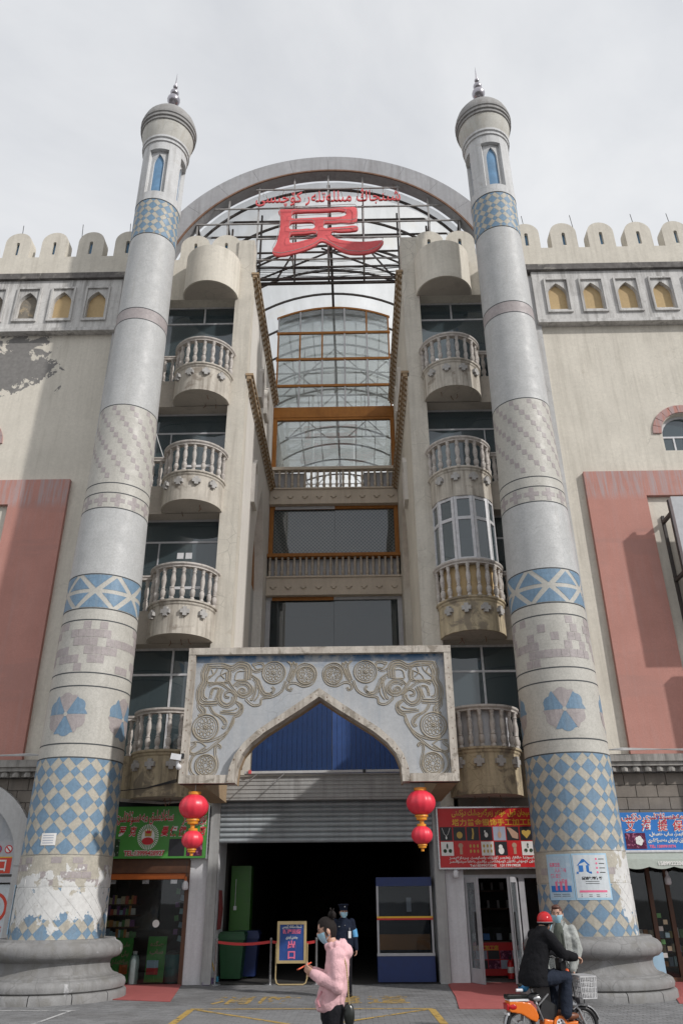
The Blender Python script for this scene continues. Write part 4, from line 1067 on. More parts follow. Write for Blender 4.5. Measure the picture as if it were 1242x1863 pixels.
LN = [
 [(150,165),(122,250),(130,320),(98,400),(105,490),(150,525),(270,520)], [(172,185),(145,255),(152,325),(122,400),(128,470),(165,500),(260,498)],[(190,200),(168,260),(172,330),(148,395),(152,455),(185,478)],
 [(150,165),(290,160),(375,185),(440,150),(515,162),(552,215),(548,310)], [(175,185),(285,182),(370,208),(440,172),(505,182),(530,225),(527,310)],[(380,230),(440,195),(490,200),(508,235),(508,305)],
 [(395,365),(440,325),(520,328),(572,385),(560,440),(500,472),(445,450),(400,400)], [(425,370),(460,348),(515,352),(548,390),(535,430),(495,447),(455,430),(450,400),(480,385),(508,405),(490,428)],
 [(300,385),(275,450),(292,515),(355,545),(412,505),(420,452),(380,420),(342,430),(340,455),(372,462)], [(318,400),(298,450),(312,500),(355,522),(392,495),(398,458)],
 [(180,360),(240,335),(300,345),(380,400),(440,460)], [(360,225),(355,300),(380,350),(420,400)], [(330,240),(335,310),(300,345)],
 [(200,470),(215,390),(275,385),(270,450),(255,490)],[(410,310),(430,240),(520,235)],[(415,315),(520,310)],[(230,390),(210,440)],
 [(180,200),(165,320),(260,330),(355,320),(350,220),(260,200),(180,200)],[(175,300),(230,250),(250,210)],[(240,325),(265,280),(330,245)],[(200,215),(215,260),(180,280)],[(300,215),(285,260),(320,300)],
 [(552,215),(600,236),(652,205),(648,175),(612,170),(570,185),(560,165)],[(575,190),(600,218),(635,210)],
 [(560,270),(620,310),(645,360),(680,425),(730,430),(752,400),(735,382)],[(580,300),(605,330),(660,430),(700,450),(745,420)],
 [(865,330),(830,420),(750,470),(660,485),(645,535),(580,545),(520,500),(515,480)], [(610,310),(600,420),(575,490),(555,490)],[(630,380),(625,450),(590,500)],
 [(870,320),(905,200),(868,150),(905,175),(925,155),(940,180),(955,165),(945,230),(890,340)],[(885,330),(920,220)],
 [(900,320),(960,200),(1030,168),(1105,200),(1130,275),(1095,355),(1015,382),(940,352),(890,360),(878,392),(900,405),(908,385)],
 [(430,500),(485,530),(495,580),(470,625),(425,645),(420,690),(370,770),(300,820),(200,848),(120,820),(72,740)],
 [(300,590),(380,600),(440,600),(470,560),(440,520)],[(320,580),(400,580),(445,560)],[(210,540),(250,600),(330,640),(365,690),(345,735),(322,725)],[(240,600),(310,650),(345,700)],
 [(112,490),(112,545),(150,600),(128,630),(110,615)],[(130,535),(170,570),(168,610),(140,630)],
 [(430,640),(370,780),(290,860),(200,930),(110,955),(78,1040),(110,1110),(190,1138),(270,1110),(298,1040),(275,955),(272,895),(300,868),(325,885),(318,905)],
 [(70,850),(100,845),(110,875),(75,905),(70,930),(110,940),(190,890)],[(100,845),(150,850),(200,885)],
]
RO = [((752,250),(100,82,30),12), ((1035,278),(78,64,0),9), ((182,725),(110,90,34),12), ((205,1040),(88,74,0),11)]
for s in (-1, 1):
    mb = MB()
    for L in LN:
        sg = -s if s > 0 else 1; rope(mb, L, sg, .0165)
        O = []
        for i, p in enumerate(L):
            q0, q1 = L[max(0,i-1)], L[min(len(L)-1,i+1)]; dx, dy = q1[0]-q0[0], q1[1]-q0[1]; l = max(1, sqrt(dx*dx+dy*dy)); O.append((p[0]-dy/l*15, p[1]+dx/l*15))
        if len(L) > 3: rope(mb, O, sg, .011)
    obj('vine_carving', mb, M['carving'], P, smooth=60)
    for (cx_, cy_), (r1, r2, r3), n in RO:
        mb = MB(); ss = -1 if s > 0 else 1
        rope(mb, circ(cx_, cy_, r1), ss, .02, True); rope(mb, circ(cx_, cy_, r2), ss, .012, True)
        for k in range(n):
            a = 2*pi*k/n; rr_ = r2*.68; pl = [(cx_+rr_*cos(a)+.14*r2*cos(2*pi*j/5), cy_+rr_*sin(a)+.2*r2*sin(2*pi*j/5)) for j in range(5)]
            rope(mb, pl, ss, .011, True)
            if k % 2 == 0:
                rr_ = r2*.34; pl = [(cx_+rr_*cos(a)+.11*r2*cos(2*pi*j/5), cy_+rr_*sin(a)+.13*r2*sin(2*pi*j/5)) for j in range(5)]; rope(mb, pl, ss, .010, True)
        if r3: rope(mb, circ(cx_, cy_, 10, 6), ss, .02, True)
        obj('rosette', mb, M['carving'], P, smooth=60)

# ================================================================ ROLLER SHUTTER
RSH = thing('roller_shutter', 'half-raised grey corrugated roller shutter over the dark market doorway', 'shutter', (0, FY, 3))
n = 8
for k in range(n):
    z0 = 3.09 + k*.1225; pr = []
    for i in range(7):
        t = i/6; pr.append((FY-.10 - .042*sin(pi*t)**.7, z0 + .105*t))
    mb = MB(); 
    prof = pr + [(FY-.075, z0+.108), (FY-.075, z0+.1225), (FY-.06, z0+.1225), (FY-.06, z0)]
    mb.prism(prof, -2.70, 2.70, axis='x'); obj('slat', mb, M['slat'], RSH, smooth=40)
hs = MB().box(-2.95, 2.95, FY-.42, FY-.02, 4.08, 4.66)
for k in range(5): hs.box(-2.95, 2.95, FY-.435, FY-.42, 4.14+.1*k, 4.19+.1*k)
obj('housing', hs, M['zinc'], RSH)
for s in (-1, 1): obj('guide_rail', MB().box(s*2.71, s*2.95, FY-.16, FY-.07, 0, 4.08), M['zinc'], RSH)
obj('conduit', MB().bar((-2.1, FY-.5, 4.74), (2.1, FY-.5, 4.76), .06).bar((-2.1,FY-.45,4.70),(2.1,FY-.45,4.70),.03), M['white_wire'], RSH)
for x in (-1.95, 1.0): obj('clip', MB().cbox((x, FY-.54, 4.75), (.07,.05,.09)), M['sign_red'] if x < 0 else M['black'], RSH)
for x in (-1.75, -1.05): obj('stay', MB().bar((x, FY-.5, 4.72), (x-.3, FY-.75, 4.42), .02), M['chrome'], RSH)

# ================================================================ SHOP SIGNS AND STREET FURNITURE
def flat(name, col, rough=.45, **k): return simple(name, col, rough, var=.08, vs=3, obj=False, **k)
M['sg_green'] = flat('green_vinyl', (.065,.27,.045)); M['sg_red'] = flat('red_vinyl', (.53,.012,.015)); M['sg_blue'] = flat('blue_vinyl', (.02,.17,.52))
M['sg_yellow'] = flat('yellow_print', (.72,.43,.03)); M['sg_white'] = flat('white_print', (.75,.74,.72)); M['sg_redtext'] = flat('red_print', (.55,.02,.03)); M['sg_pink'] = flat('pink_print', (.75,.16,.28))
M['sg_dark'] = flat('dark_photo', (.012,.012,.016)); M['sg_gold'] = flat('gold_photo', (.50,.33,.07)); M['sg_grey'] = flat('grey_photo', (.33,.36,.45)); M['sg_skin'] = flat('skin_photo', (.45,.28,.2))
M['sg_leaf'] = plaster('flower_photo', (.03,.06,.03), .5, 9, 0, (0,0,0), .9, (.55,.58,.55), .56, 9, bump=0, rough=.5); M['sg_berry'] = plaster('red_flower_photo', (.10,.012,.05), .6, 14, 0, (0,0,0), .8, (.45,.16,.26), .54, 16, bump=0, rough=.5)
M['sg_lblue'] = flat('pale_blue_print', (.36,.55,.70)); M['sg_paper'] = plaster('poster_paper', (.60,.64,.67), .06, 4, 0, (0,0,0), .2, (.45,.55,.62), .6, 5, bump=.1, rough=.6); M['sg_bluepaper'] = plaster('blue_poster_paper', (.42,.55,.66), .08, 4, 0, (0,0,0), .35, (.58,.64,.68), .55, 4, bump=.1, rough=.6); M['sg_black'] = flat('black_print', (.02,.02,.02)); M['sg_orange'] = flat('orange_print', (.62,.05,.02))
def ell(mb, x, z, y, a, b, n=14, d=.002):
    mb.prism([(x+a*cos(2*pi*k/n), z+b*sin(2*pi*k/n)) for k in range(n)], y-d, y)
def prn(name, par, fn, mat):
    mb = MB(); fn(mb); return obj(name, mb, mat, par)

# green sign
SGY = 21.05
G = thing('shop_sign', 'green shop sign with red lettering and a crown emblem behind the hanging lanterns', 'sign', (-4.3, SGY, 2.8))
obj('board', MB().box(-6.3, -2.99, SGY, SGY+.12, 2.74, 3.96), M['sg_green'], G)
obj('edge_strip', MB().box(-3.0, -2.975, SGY-.01, SGY+.13, 2.72, 3.98), M['chrome'], G)
y = SGY-.004
def outlined(par, s, x, z, h, w, bold=.004, shear=0, col='sg_redtext', rim='sg_white'):
    lettering(par, s, x, z, y, h, M[rim], w*1.01, bold+.012, .001, shear, 'letter_outline'); lettering(par, s, x, z, y-.004, h, M[col], w, bold, .001, shear)
outlined(G, uy('بۇيۇرۇڭلار'), -3.35, 3.70, .34, .62); outlined(G, uy('ساغلاملىق'), -4.2, 3.70, .34, .62); outlined(G, uy('مەھسۇلاتلىرى'), -4.98, 3.68, .34, .86)
outlined(G, uy('دۇكىنى'), -5.75, 3.68, .34, .5)
for ch, x in zip('斯克罗克', (-5.68,-5.44,-5.17,-4.90)): outlined(G, ch, x, 3.37, .24, .19, .006, .18)
for ch, x in zip('曼保健品店', (-4.09,-3.86,-3.63,-3.40,-3.13)): outlined(G, ch, x, 3.37, .24, .19, .006, .18)
outlined(G, 'TEL:13999428927', -4.56, 2.86, .15, 1.02, .004)
em = MB()
for k in range(36):
    a = 2*pi*k/36; em.add([(-4.5+.14*cos(a), y, 3.24+.14*sin(a)), (-4.5+.27*cos(a+.05), y, 3.24+.30*sin(a+.05)), (-4.5+.27*cos(a-.05), y, 3.24+.30*sin(a-.05))], [(0,1,2)])
ell(em, -4.5, 3.24, y, .17, .20)
obj('emblem_rays', em, M['sg_white'], G)
cr = MB(); y2 = y-.004
cr.prism([(-4.58,3.25),(-4.42,3.25),(-4.40,3.42),(-4.45,3.36),(-4.47,3.45),(-4.50,3.38),(-4.53,3.45),(-4.55,3.36),(-4.60,3.42)], y2-.002, y2); obj('crown', cr, M['sg_gold'], G)
prn('emblem', G, lambda m: ell(m, -4.5, 3.14, y2, .15, .09), M['sg_redtext']); prn('emblem', G, lambda m: ell(m, -4.5, 3.35, y2-.004, .07, .035), M['sg_redtext'])
for x0, x1, m in ((-5.66,-5.2,'sg_leaf'),(-3.95,-3.55,'sg_dark'),(-3.5,-3.1,'sg_berry')): obj('photo', MB().box(x0, x1, y-.002, y, 2.79, 3.19), M[m], G)

# red sign
R = thing('shop_sign', 'red jewellery shop sign with yellow lettering and two rows of small photos', 'sign', (4.0, SGY, 2.5))
obj('board', MB().box(2.84, 6.2, SGY, SGY+.10, 2.47, 3.86), M['sg_red'], R)
obj('frame', MB().prism([rect(2.81,6.23,2.44,3.89), rect(2.845,6.195,2.475,3.855)], SGY-.015, SGY+.09), M['chrome'], R)
y = SGY-.004
lettering(R, uy('سالىپجان قول ھۈنەر زەرگەرچىلىك دۇكىنى'), 4.28, 3.735, y, .19, M['sg_yellow'], 2.15, .004, .001)
lettering(R, '塔力普金银饰手工加工店', 4.24, 3.515, y, .17, M['sg_yellow'], 2.08, .003, .001)
for k, w in enumerate(('sg_dark','sg_dark','sg_dark','sg_dark','sg_grey','sg_dark','sg_dark')):
    for r in range(2):
        x0 = 2.88 + .335*k + .02*r*.5; z0 = 3.09 - .345*r
        mt = (w, ('sg_white','sg_red','sg_redtext','sg_white','sg_dark','sg_red','sg_white')[k])[r]
        obj('photo', MB().box(x0, x0+.31, y-.002, y, z0, z0+.32), M[mt], R)
        cx_, cz_ = x0+.155, z0+.16; yy = y-.0045; mb = MB(); jm = 'sg_gold'
        if r == 0:
            if k == 0: mb.tube([(cx_-.1,yy,cz_+.14),(cx_-.05,yy,cz_),(cx_,yy,cz_-.05),(cx_+.05,yy,cz_),(cx_+.1,yy,cz_+.14)], .006, 4); ell(mb, cx_, cz_-.09, yy, .02, .04); jm = 'sg_white'
            elif k == 1: ell(mb, cx_, cz_-.03, yy, .075, .08)
            elif k == 2: mb.prism([(cx_-.02,cz_+.13),(cx_+.02,cz_+.12),(cx_+.03,cz_),(cx_+.01,cz_-.13),(cx_-.04,cz_-.12),(cx_-.01,cz_)], yy-.002, yy)
            elif k == 3: ell(mb, cx_, cz_-.03, yy, .045, .06); ell(mb, cx_-.03, cz_+.05, yy-.003, .02, .03); jm = 'sg_white'
            elif k == 4: ell(mb, cx_, cz_-.03, yy, .045, .08); mb.prism(rect(cx_-.008,cx_+.008,cz_+.05,cz_+.15), yy-.002, yy); jm = 'sg_skin'
            elif k == 5: mb.prism([(cx_-.14,cz_+.14),(cx_-.05,cz_+.13),(cx_+.13,cz_),(cx_+.12,cz_-.13),(cx_-.02,cz_-.1)], yy-.002, yy); jm = 'sg_skin'
            else: mb.prism([(cx_,cz_-.12),(cx_+.11,cz_),(cx_+.11,cz_+.06),(cx_+.05,cz_+.08),(cx_,cz_+.05),(cx_-.05,cz_+.08),(cx_-.11,cz_+.06),(cx_-.11,cz_)], yy-.002, yy)
        else:
            if k in (0, 6): ell(mb, cx_-.06, cz_-.05, yy, .045, .045); ell(mb, cx_+.07, cz_-.05, yy, .045, .045); ell(mb, cx_, cz_+.06, yy-.003, .02, .06); jm = 'sg_leaf'
            elif k in (1, 5): ell(mb, cx_, cz_+.07, yy, .06, .06); mb.prism(rect(cx_-.03,cx_+.04,cz_-.13,cz_+.02), yy-.002, yy); jm = 'sg_skin'
            elif k == 4: ell(mb, cx_, cz_-.05, yy, .07, .085); ell(mb, cx_-.01, cz_+.04, yy-.003, .05, .05); jm = 'sg_white'
            else:
                for i in range(3):
                    for j in range(2): ell(mb, cx_-.09+.09*i, cz_-.06+.12*j, yy-.0002*i, .025, .04)
        obj('jewel_print', mb, M[jm], R)
lettering(R, uy('ھەر خىل پاسوندا ھالقا، زەنجىر ئۈزۈك ياسايمىز، پىردازلايمىز'), 4.35, 2.69, y, .078, M['sg_white'], 2.55, .002, .001)
lettering(R, uy('ياكۇتلارنى ئالتۇن كۈمۈش ئالتۇن كۈمۈشلەرنى يۇقىرى باھادا سېتىۋالىمىز'), 4.35, 2.605, y, .078, M['sg_white'], 2.55, .002, .001)
lettering(R, 'Tel:18599073842   13119919828', 4.20, 2.52, y, .075, M['sg_white'], 1.25, .002, .001)

# blue sign
BS = thing('shop_sign', 'blue shop sign with white and red lettering above the pale scalloped awning', 'sign', (8, 20.1, 2.7))
obj('board', MB().box(6.95, 10.4, 20.08, 20.2, 2.78, 3.63), M['sg_blue'], BS); y = 20.076
obj('frame', MB().box(6.9, 10.45, 20.05, 20.22, 2.74, 2.785), M['chrome'], BS)
lettering(BS, uy('مەھسۇلاتلىرى دۇكىنى'), 7.92, 3.52, y, .18, M['sg_white'], 1.5, .012, .001, name='letter_outline'); lettering(BS, uy('مەھسۇلاتلىرى دۇكىنى'), 7.92, 3.52, y-.004, .18, M['sg_redtext'], 1.49, .0, .001)
for ch, x in zip('艾海提保健', (7.36,7.74,8.13,8.50,8.88)):
    lettering(BS, ch, x, 3.33, y, .25, M['sg_white'], .25, .016, .001, .2, 'letter_outline'); lettering(BS, ch, x, 3.33, y-.004, .25, M['sg_redtext'], .245, .002, .001, .2)
lettering(BS, uy('ياسايمىز، ساپ ھەسەل،'), 8.25, 3.13, y, .11, M['sg_white'], .95, .004, .001); lettering(BS, uy('ئالتۇن كۈمۈش مەھسۇلاتلىرى'), 8.2, 3.0, y, .11, M['sg_white'], .95, .004, .001)
lettering(BS, 'TEL: 13899919774', 8.05, 2.87, y, .085, M['sg_pink'], .62, .004, .001)
obj('photo', MB().box(7.2, 7.68, y-.003, y, 2.82, 3.17), M['sg_berry'], BS); prn('flower_print', BS, lambda m: [ell(m, 7.52+.05*cos(k*1.26), 3.0+.06*sin(k*1.26), y-.004-.0003*k, .05, .05, 9) for k in range(5)], M['sg_white'])

# awning
A = thing('awning', 'pale grey-green scalloped awning with a phone number below the blue sign', 'awning', (8.5, 20, 2.4))
M['awning'] = plaster('awning_cloth', (.40,.44,.40), .08, 3, .3, (.3,.33,.3), .2, (.33,.36,.33), .6, 3, bump=.1, rough=.7)
mb = MB(); n = 48
for i in range(n+1):
    x = 6.95 + 3.4*i/n
    for yy, zz in ((20.02, 2.73), (19.86, 2.66), (19.70, 2.58), (19.68, 2.42 - .05*abs(sin(i/n*pi*6)))): mb.v.append(V((x, yy, zz)))
for i in range(n):
    for k in range(3): mb.f.append([4*i+k, 4*i+4+k, 4*i+5+k, 4*i+1+k]); mb.m.append(0)
obj('canopy', mb, M['awning'], A, smooth=25)
lettering(A, '15899222061', 8.05, 2.49, 19.672, .11, M['sg_white'], .62, .004, .001)
obj('roller', MB().tube([(6.95,20.0,2.755),(10.35,20.0,2.755)], .035, 8), M['white_frame'], A)

# lanterns
M['lan_red'] = simple('red_lantern_skin', (.76,.04,.07), .36, obj=True, var=.08); M['lan_gold'] = simple('yellow_plastic', (.72,.28,.02), .4)
def lantern_meshes(r):
    b_ = MB(); n, ribs = 48, 12
    pr = []
    for j in range(13):
        t = pi*(.12 + .76*j/12); pr.append((sin(t), -cos(t)))
    k = len(b_.v)
    for sr, cz in pr:
        for i in range(n):
            a = 2*pi*i/n; g_ = 1 - .055*(1-abs(sin(a*ribs/2)))**2
            b_.v.append(V((r*1.03*sr*g_*cos(a), r*1.03*sr*g_*sin(a), r*.86*cz)))
    for j in range(12):
        for i in range(n): b_.f.append([k+j*n+i, k+j*n+(i+1)%n, k+(j+1)*n+(i+1)%n, k+(j+1)*n+i]); b_.m.append(0)
    c = MB().lathe([(0,.83*r),(.44*r,.79*r),(.44*r,.98*r),(.40*r,1.0*r),(0,1.0*r)], 0, 0, 20)
    ft = MB().lathe([(.44*r,-.80*r),(.46*r,-.92*r),(.38*r,-.95*r),(.36*r,-1.12*r),(.24*r,-1.15*r),(.15*r,-1.18*r),(.15*r,-1.42*r),(0,-1.42*r)], 0, 0, 20)
    return b_.mesh('body', M['lan_red'], smooth=40), c.mesh('cap', M['lan_gold'], smooth=40), ft.mesh('foot', M['lan_gold'], smooth=40)
big, small = lantern_meshes(.30), lantern_meshes(.215)
LG = 'red lanterns hanging in front of the portal'
for x, z, ms, lab, top in ((-2.64,3.56,big,'big red lantern hanging in front of the green shop sign', 4.0),(-2.62,2.92,small,'small red lantern strung under the big one before the green sign', 3.14),
                      (2.14,3.60,big,'big red lantern hanging at the shutter beside the red shop sign', 4.0),(2.13,2.97,small,'small red lantern strung under the big one beside the red sign', 3.18)):
    T = thing('lantern', lab, 'lantern', (x, 17.25, z), LG)
    for nme, me in zip(('body','cap','foot'), ms): obj(nme, me, parent=T, loc=(x, 17.25, z))
    obj('cord', MB().tube([(x, 17.25, z+.2),(x+.01, 17.25, top+.02)], .008, 5), M['white_wire'], T)

# camera on the portal
T = thing('security_camera', 'white security camera fixed to the lower corner of the carved portal', 'camera', (-3.0, 17.0, 4.45))
obj('housing', MB().cbox((-3.02,16.9,4.52), (.22,.12,.12), Matrix.Rotation(.15,3,'Y')), M['white'], T); obj('lens', MB().cbox((-2.89,16.9,4.54), (.05,.10,.10)), M['black'], T)
obj('bracket', MB().tube([(-3.0,16.93,4.45),(-2.99,16.97,4.36),(-2.96,17.0,4.32)], .035, 8).sphere((-2.97,16.96,4.33), .06), M['white'], T)
cb = MB()
for k in range(3): cb.tube([(-2.9,17.1,5.0-.02*k),(-3.25,18.2,4.75),(-3.7,20.2,4.45+.03*k),(-4.5,20.3,4.32),(-5.2,20.6,4.3)], .012, 5)
tag(obj('cable', cb, M['wire']), 'black cables sagging from the carved portal across the lowest balcony', 'cable')
tag(obj('cable', MB().tube([(-5.6,20.9,16.3),(-5.45,20.7,15.2),(-5.2,20.3,14.55),(-5.0,20.35,14.0)], .018, 5), M['white_wire']), 'white cable hanging from the third balcony beside the left minaret', 'cable')
cb = MB()
for k in range(3): cb.tube([(-6.0,20.7,4.25+.05*k),(-5.2,20.75,4.06+.03*k),(-4.2,20.8,4.0+.02*k),(-3.2,20.8,4.06)], .010, 5)
tag(obj('cable', cb, M['steel']), 'thin sagging wires strung above the green shop sign', 'cable')

# posters on the shafts
def on_shaft(cx, a, z, d): return (cx + (rad(z)+d)*cos(a), 18.8 + (rad(z)+d)*sin(a), z)
def sheet(name, label, cat, cx, a0, a1, z0, z1, mat, par=None, d=.012, n=6, group=None):
    mb = MB()
    for i in range(n+1):
        a = a0+(a1-a0)*i/n; mb.v += [V(on_shaft(cx, a, z0, d)), V(on_shaft(cx, a, z1, d)), V(on_shaft(cx, a, z0, d-.004)), V(on_shaft(cx, a, z1, d-.004))]
    for i in range(n): mb.f += [[4*i,4*i+4,4*i+5,4*i+1],[4*i+2,4*i+3,4*i+7,4*i+6]]; mb.m += [0,0]
    o = obj(name, mb, mat, par)
    if label: tag(o, label, cat, group)
    return o
def wraptext(par, s, cx, ac, z, h, w, mat, bold=.003, d=.016):
    t = text_mb(s, h, w, bold); r = rad(z); mb = MB()
    mb.add([on_shaft(cx, ac + p.x/r, z + p.y, d) for p in t.v], t.f); return obj('lettering', mb, mat, par)
az = lambda cx, X, Y=17.85: atan2(Y-18.8, X-cx)
cR = 5.72
a0, am, a1 = radians(-149), radians(-115.5), radians(-72)
P1 = sheet('poster', 'blue and white poster with pink slogans, beside the one with a blue house', 'poster', cR, a0, am, 1.75, 2.63, M['sg_lblue'], group='posters pasted on the tiled shaft')
sheet('poster_sheet', None, None, cR, a0+.03, am-.03, 1.79, 2.59, M['sg_bluepaper'], P1, .0145)
am1 = (a0+am)/2
for k, s_ in enumerate(('爱国卫生','人人参与','健康生活','人人受益')): wraptext(P1, s_, cR, am1-.09+.06*(k % 2)*2, 2.42-.105*k, .085, .26, M['sg_pink'])
sheet('skyline_print', None, None, cR, a0+.06, am-.06, 1.90, 2.02, M['sg_blue'], P1, .016)
for k in range(3): sheet('figure_print', None, None, cR, am1-.12+.11*k, am1-.07+.11*k, 1.93, 2.1, M['sg_pink'], P1, .0175, 1)
for k in range(2): sheet('text_line', None, None, cR, a0+.1, am-.1, 1.82+.035*k, 1.83+.035*k, M['sg_black'], P1, .016, 3)
P2 = sheet('poster', 'blue-edged white poster with a blue house drawing, beside the pink slogans', 'poster', cR, am+.01, a1, 1.75, 2.63, M['sg_lblue'], group='posters pasted on the tiled shaft')
sheet('poster_sheet', None, None, cR, am+.04, a1-.03, 1.79, 2.60, M['sg_paper'], P2, .0145)
hx = am+.24; r_ = rad(2.3)
hp = [(hx-.15/r_,2.24),(hx+.15/r_,2.24),(hx+.15/r_,2.28),(hx+.10/r_,2.28),(hx+.10/r_,2.40),(hx+.13/r_,2.40),(hx+.02/r_,2.52),(hx-.02/r_,2.52),(hx-.13/r_,2.40),(hx-.10/r_,2.40),(hx-.10/r_,2.28),(hx-.15/r_,2.28)]
mb = MB(); tri = geometry.tessellate_polygon([[V((p[0],p[1],0)) for p in hp]]); mb.add([on_shaft(cR, p[0], p[1], .018) for p in hp], [list(t) for t in tri]); obj('house_print', mb, M['sg_blue'], P2)
for k in range(4):
    ccx = hx+.27; mb = MB(); mb.add([on_shaft(cR, ccx+.022*cos(2*pi*i/8), 2.52-.085*k+.022*sin(2*pi*i/8), .017) for i in range(8)], [tuple(range(8))]); obj('tick_print', mb, M['sg_pink'], P2)
    sheet('text_line', None, None, cR, ccx+.05, ccx+.17, 2.51-.085*k, 2.525-.085*k, M['sg_black'], P2, .016, 2)
wraptext(P2, '清洁家园行动', cR, (am+a1)/2, 2.155, .06, .42, M['sg_black'])
for k in range(2): sheet('text_line', None, None, cR, (am+a1)/2-.14, (am+a1)/2+.14, 2.05+.04*k, 2.06+.04*k, M['sg_black'], P2, .016, 3)
sheet('skyline_print', None, None, cR, am+.1, a1-.1, 1.89, 1.93, M['sg_pink'], P2, .016)
for k in range(2): sheet('text_line', None, None, cR, am+.12, a1-.12, 1.81+.03*k, 1.82+.03*k, M['sg_black'], P2, .016, 3)
cL = -5.7
N_ = sheet('notice', 'small white paper notice pasted among the blue tiles of the paper-torn shaft', 'notice', cL, az(cL,-6.0), az(cL,-5.67), 2.87, 3.11, M['sg_white'], d=.014)
for k in range(4): sheet('text_line', None, None, cL, az(cL,-5.96), az(cL,-5.72), 2.91+.05*k, 2.925+.05*k, M['sg_grey'], N_, .016, 3)
P3 = sheet('poster', 'narrow pale blue poster with a pink and blue swirl beside the no-parking sign', 'poster', cL, radians(-172), radians(-146), 1.18, 2.12, M['sg_lblue'], d=.02)
sheet('poster_sheet', None, None, cL, radians(-170), radians(-148), 1.5, 2.08, M['sg_paper'], P3, .0225)
mb = MB(); n = 14
for i in range(n+1):
    t = i/n; a = radians(-165+10*t); z = 1.66+.34*t; w = .045*sin(pi*t)
    mb.v += [V(on_shaft(cL,a-w,z,.025)), V(on_shaft(cL,a,z,.026)), V(on_shaft(cL,a+w,z-.02,.025))]
for i in range(n): mb.f += [[3*i,3*i+1,3*i+4,3*i+3],[3*i+1,3*i+2,3*i+5,3*i+4]]; mb.m += [0,1]
obj('swirl_print', mb, [M['sg_blue'], M['sg_pink']], P3)
for k in range(4): sheet('text_line', None, None, cL, radians(-167), radians(-151), 1.25+.06*k, 1.27+.06*k, M['sg_blue'], P3, .0235, 3)

# left ground floor: arch, boards
E_ = WY
obj('archivolt', MB().prism(arc(-9.0, 2.55, 2.02, 0, pi, 30) + arc(-9.0, 2.55, 1.58, pi, 0, 30), E_-.22, E_+.02), M['grey_strip'], B)
obj('arch_infill', MB().prism([(-10.58,2.5),(-7.42,2.5)] + arc(-9.0,2.55,1.6,0,pi,24), E_-.06, E_), M['portal_panel'], B)
obj('arch_jamb', MB().box(-7.42,-6.98,E_-.22,E_,0,2.56), M['grey_strip'], B)
T = thing('exit_signboard', 'grey and red sign with a white square character under the grey arch', 'sign', (-7.9, E_-.1, 2.4))
obj('board', MB().box(-8.9,-7.44,E_-.12,E_-.07,2.38,3.12), M['grey_frame'], T); obj('red_field', MB().box(-8.9,-7.52,E_-.125,E_-.12,2.40,2.74), M['sg_orange'], T); obj('yellow_line', MB().box(-8.9,-7.52,E_-.126,E_-.12,2.74,2.765), M['sg_yellow'], T)
lettering(T, '口', -7.74, 2.57, E_-.13, .30, M['sg_white'], .2, .008)
for x, m1 in ((-7.9,'sg_blue'),(-7.64,'sg_white')):
    prn('pictogram_ring', T, lambda m: ell(m, x, 2.93, E_-.124, .095, .095), M['sg_redtext']); prn('pictogram', T, lambda m: ell(m, x, 2.93, E_-.128, .07, .07), M[m1])
    prn('pictogram_bar', T, lambda m: m.add([(x-.06,E_-.132,2.97),(x-.04,E_-.132,2.99),(x+.06,E_-.132,2.89),(x+.04,E_-.132,2.87)], [(0,1,2,3)]), M['sg_redtext'])
obj('sill_line', MB().box(-10.5,-7.42,E_-.2,E_,2.20,2.32), M['grey_frame'], B)
T = thing('no_parking_board', 'white no-parking board with a red ring and slashed P left of the paper-torn minaret', 'sign', (-7.9, E_-.1, 1.2))
obj('board', MB().box(-9.0,-7.3,E_-.13,E_-.08,.4,2.16), M['sg_paper'], T)
rg = MB(); rg.prism([[(-7.78+.34*cos(2*pi*k/30), 1.66+.34*sin(2*pi*k/30)) for k in range(30)], [(-7.78+.275*cos(2*pi*k/30), 1.66+.275*sin(2*pi*k/30)) for k in range(30)]], E_-.135, E_-.13)
rg.add([(-8.0,E_-.137,1.90),(-7.95,E_-.137,1.94),(-7.53,E_-.137,1.45),(-7.58,E_-.137,1.41)], [(0,1,2,3)])
lettering(T, 'P', -7.76, 1.66, E_-.134, .52, M['sg_black'], .27, .02); obj('ring', rg, M['sg_orange'], T)
lettering(T, '停', -7.58, 1.2, E_-.134, .2, M['sg_orange'], .15, .004)

# projecting advertising panel on the right wall
T = thing('advert_panel', 'grey advertising panel held off the red wall by steel struts', 'sign', (11, 19.4, 10.5))
obj('panel', MB().box(9.72, 12.6, 19.30, 19.48, 8.2, 11.85), simple('grey_sheet', (.42,.43,.45), .5, obj=False), T)
obj('frame', MB().box(9.70,9.78,19.48,19.56,8.2,11.85).box(12.5,12.58,19.48,19.56,8.2,11.85), M['steel_dark'], T)
for z in (8.35, 9.7, 11.5):
    for x in (9.8, 12.4): obj('strut', MB().bar((x, 19.5, z), (x, WY, z), .09), M['steel_dark'], T)
obj('wall_rail', MB().box(9.76,9.84,WY-.08,WY,8.2,11.7), M['steel_dark'], T)
T = thing('advert_panel', 'lower grey advertising panel below another on struts, mostly outside the view', 'sign', (11, 19.4, 6))
obj('panel', MB().box(10.1, 12.6, 19.30, 19.48, 4.4, 7.75), M['white_frame'], T)
for z in (4.7, 7.4): obj('strut', MB().bar((10.2, 19.5, z), (10.2, WY, z), .09), M['steel_dark'], T)

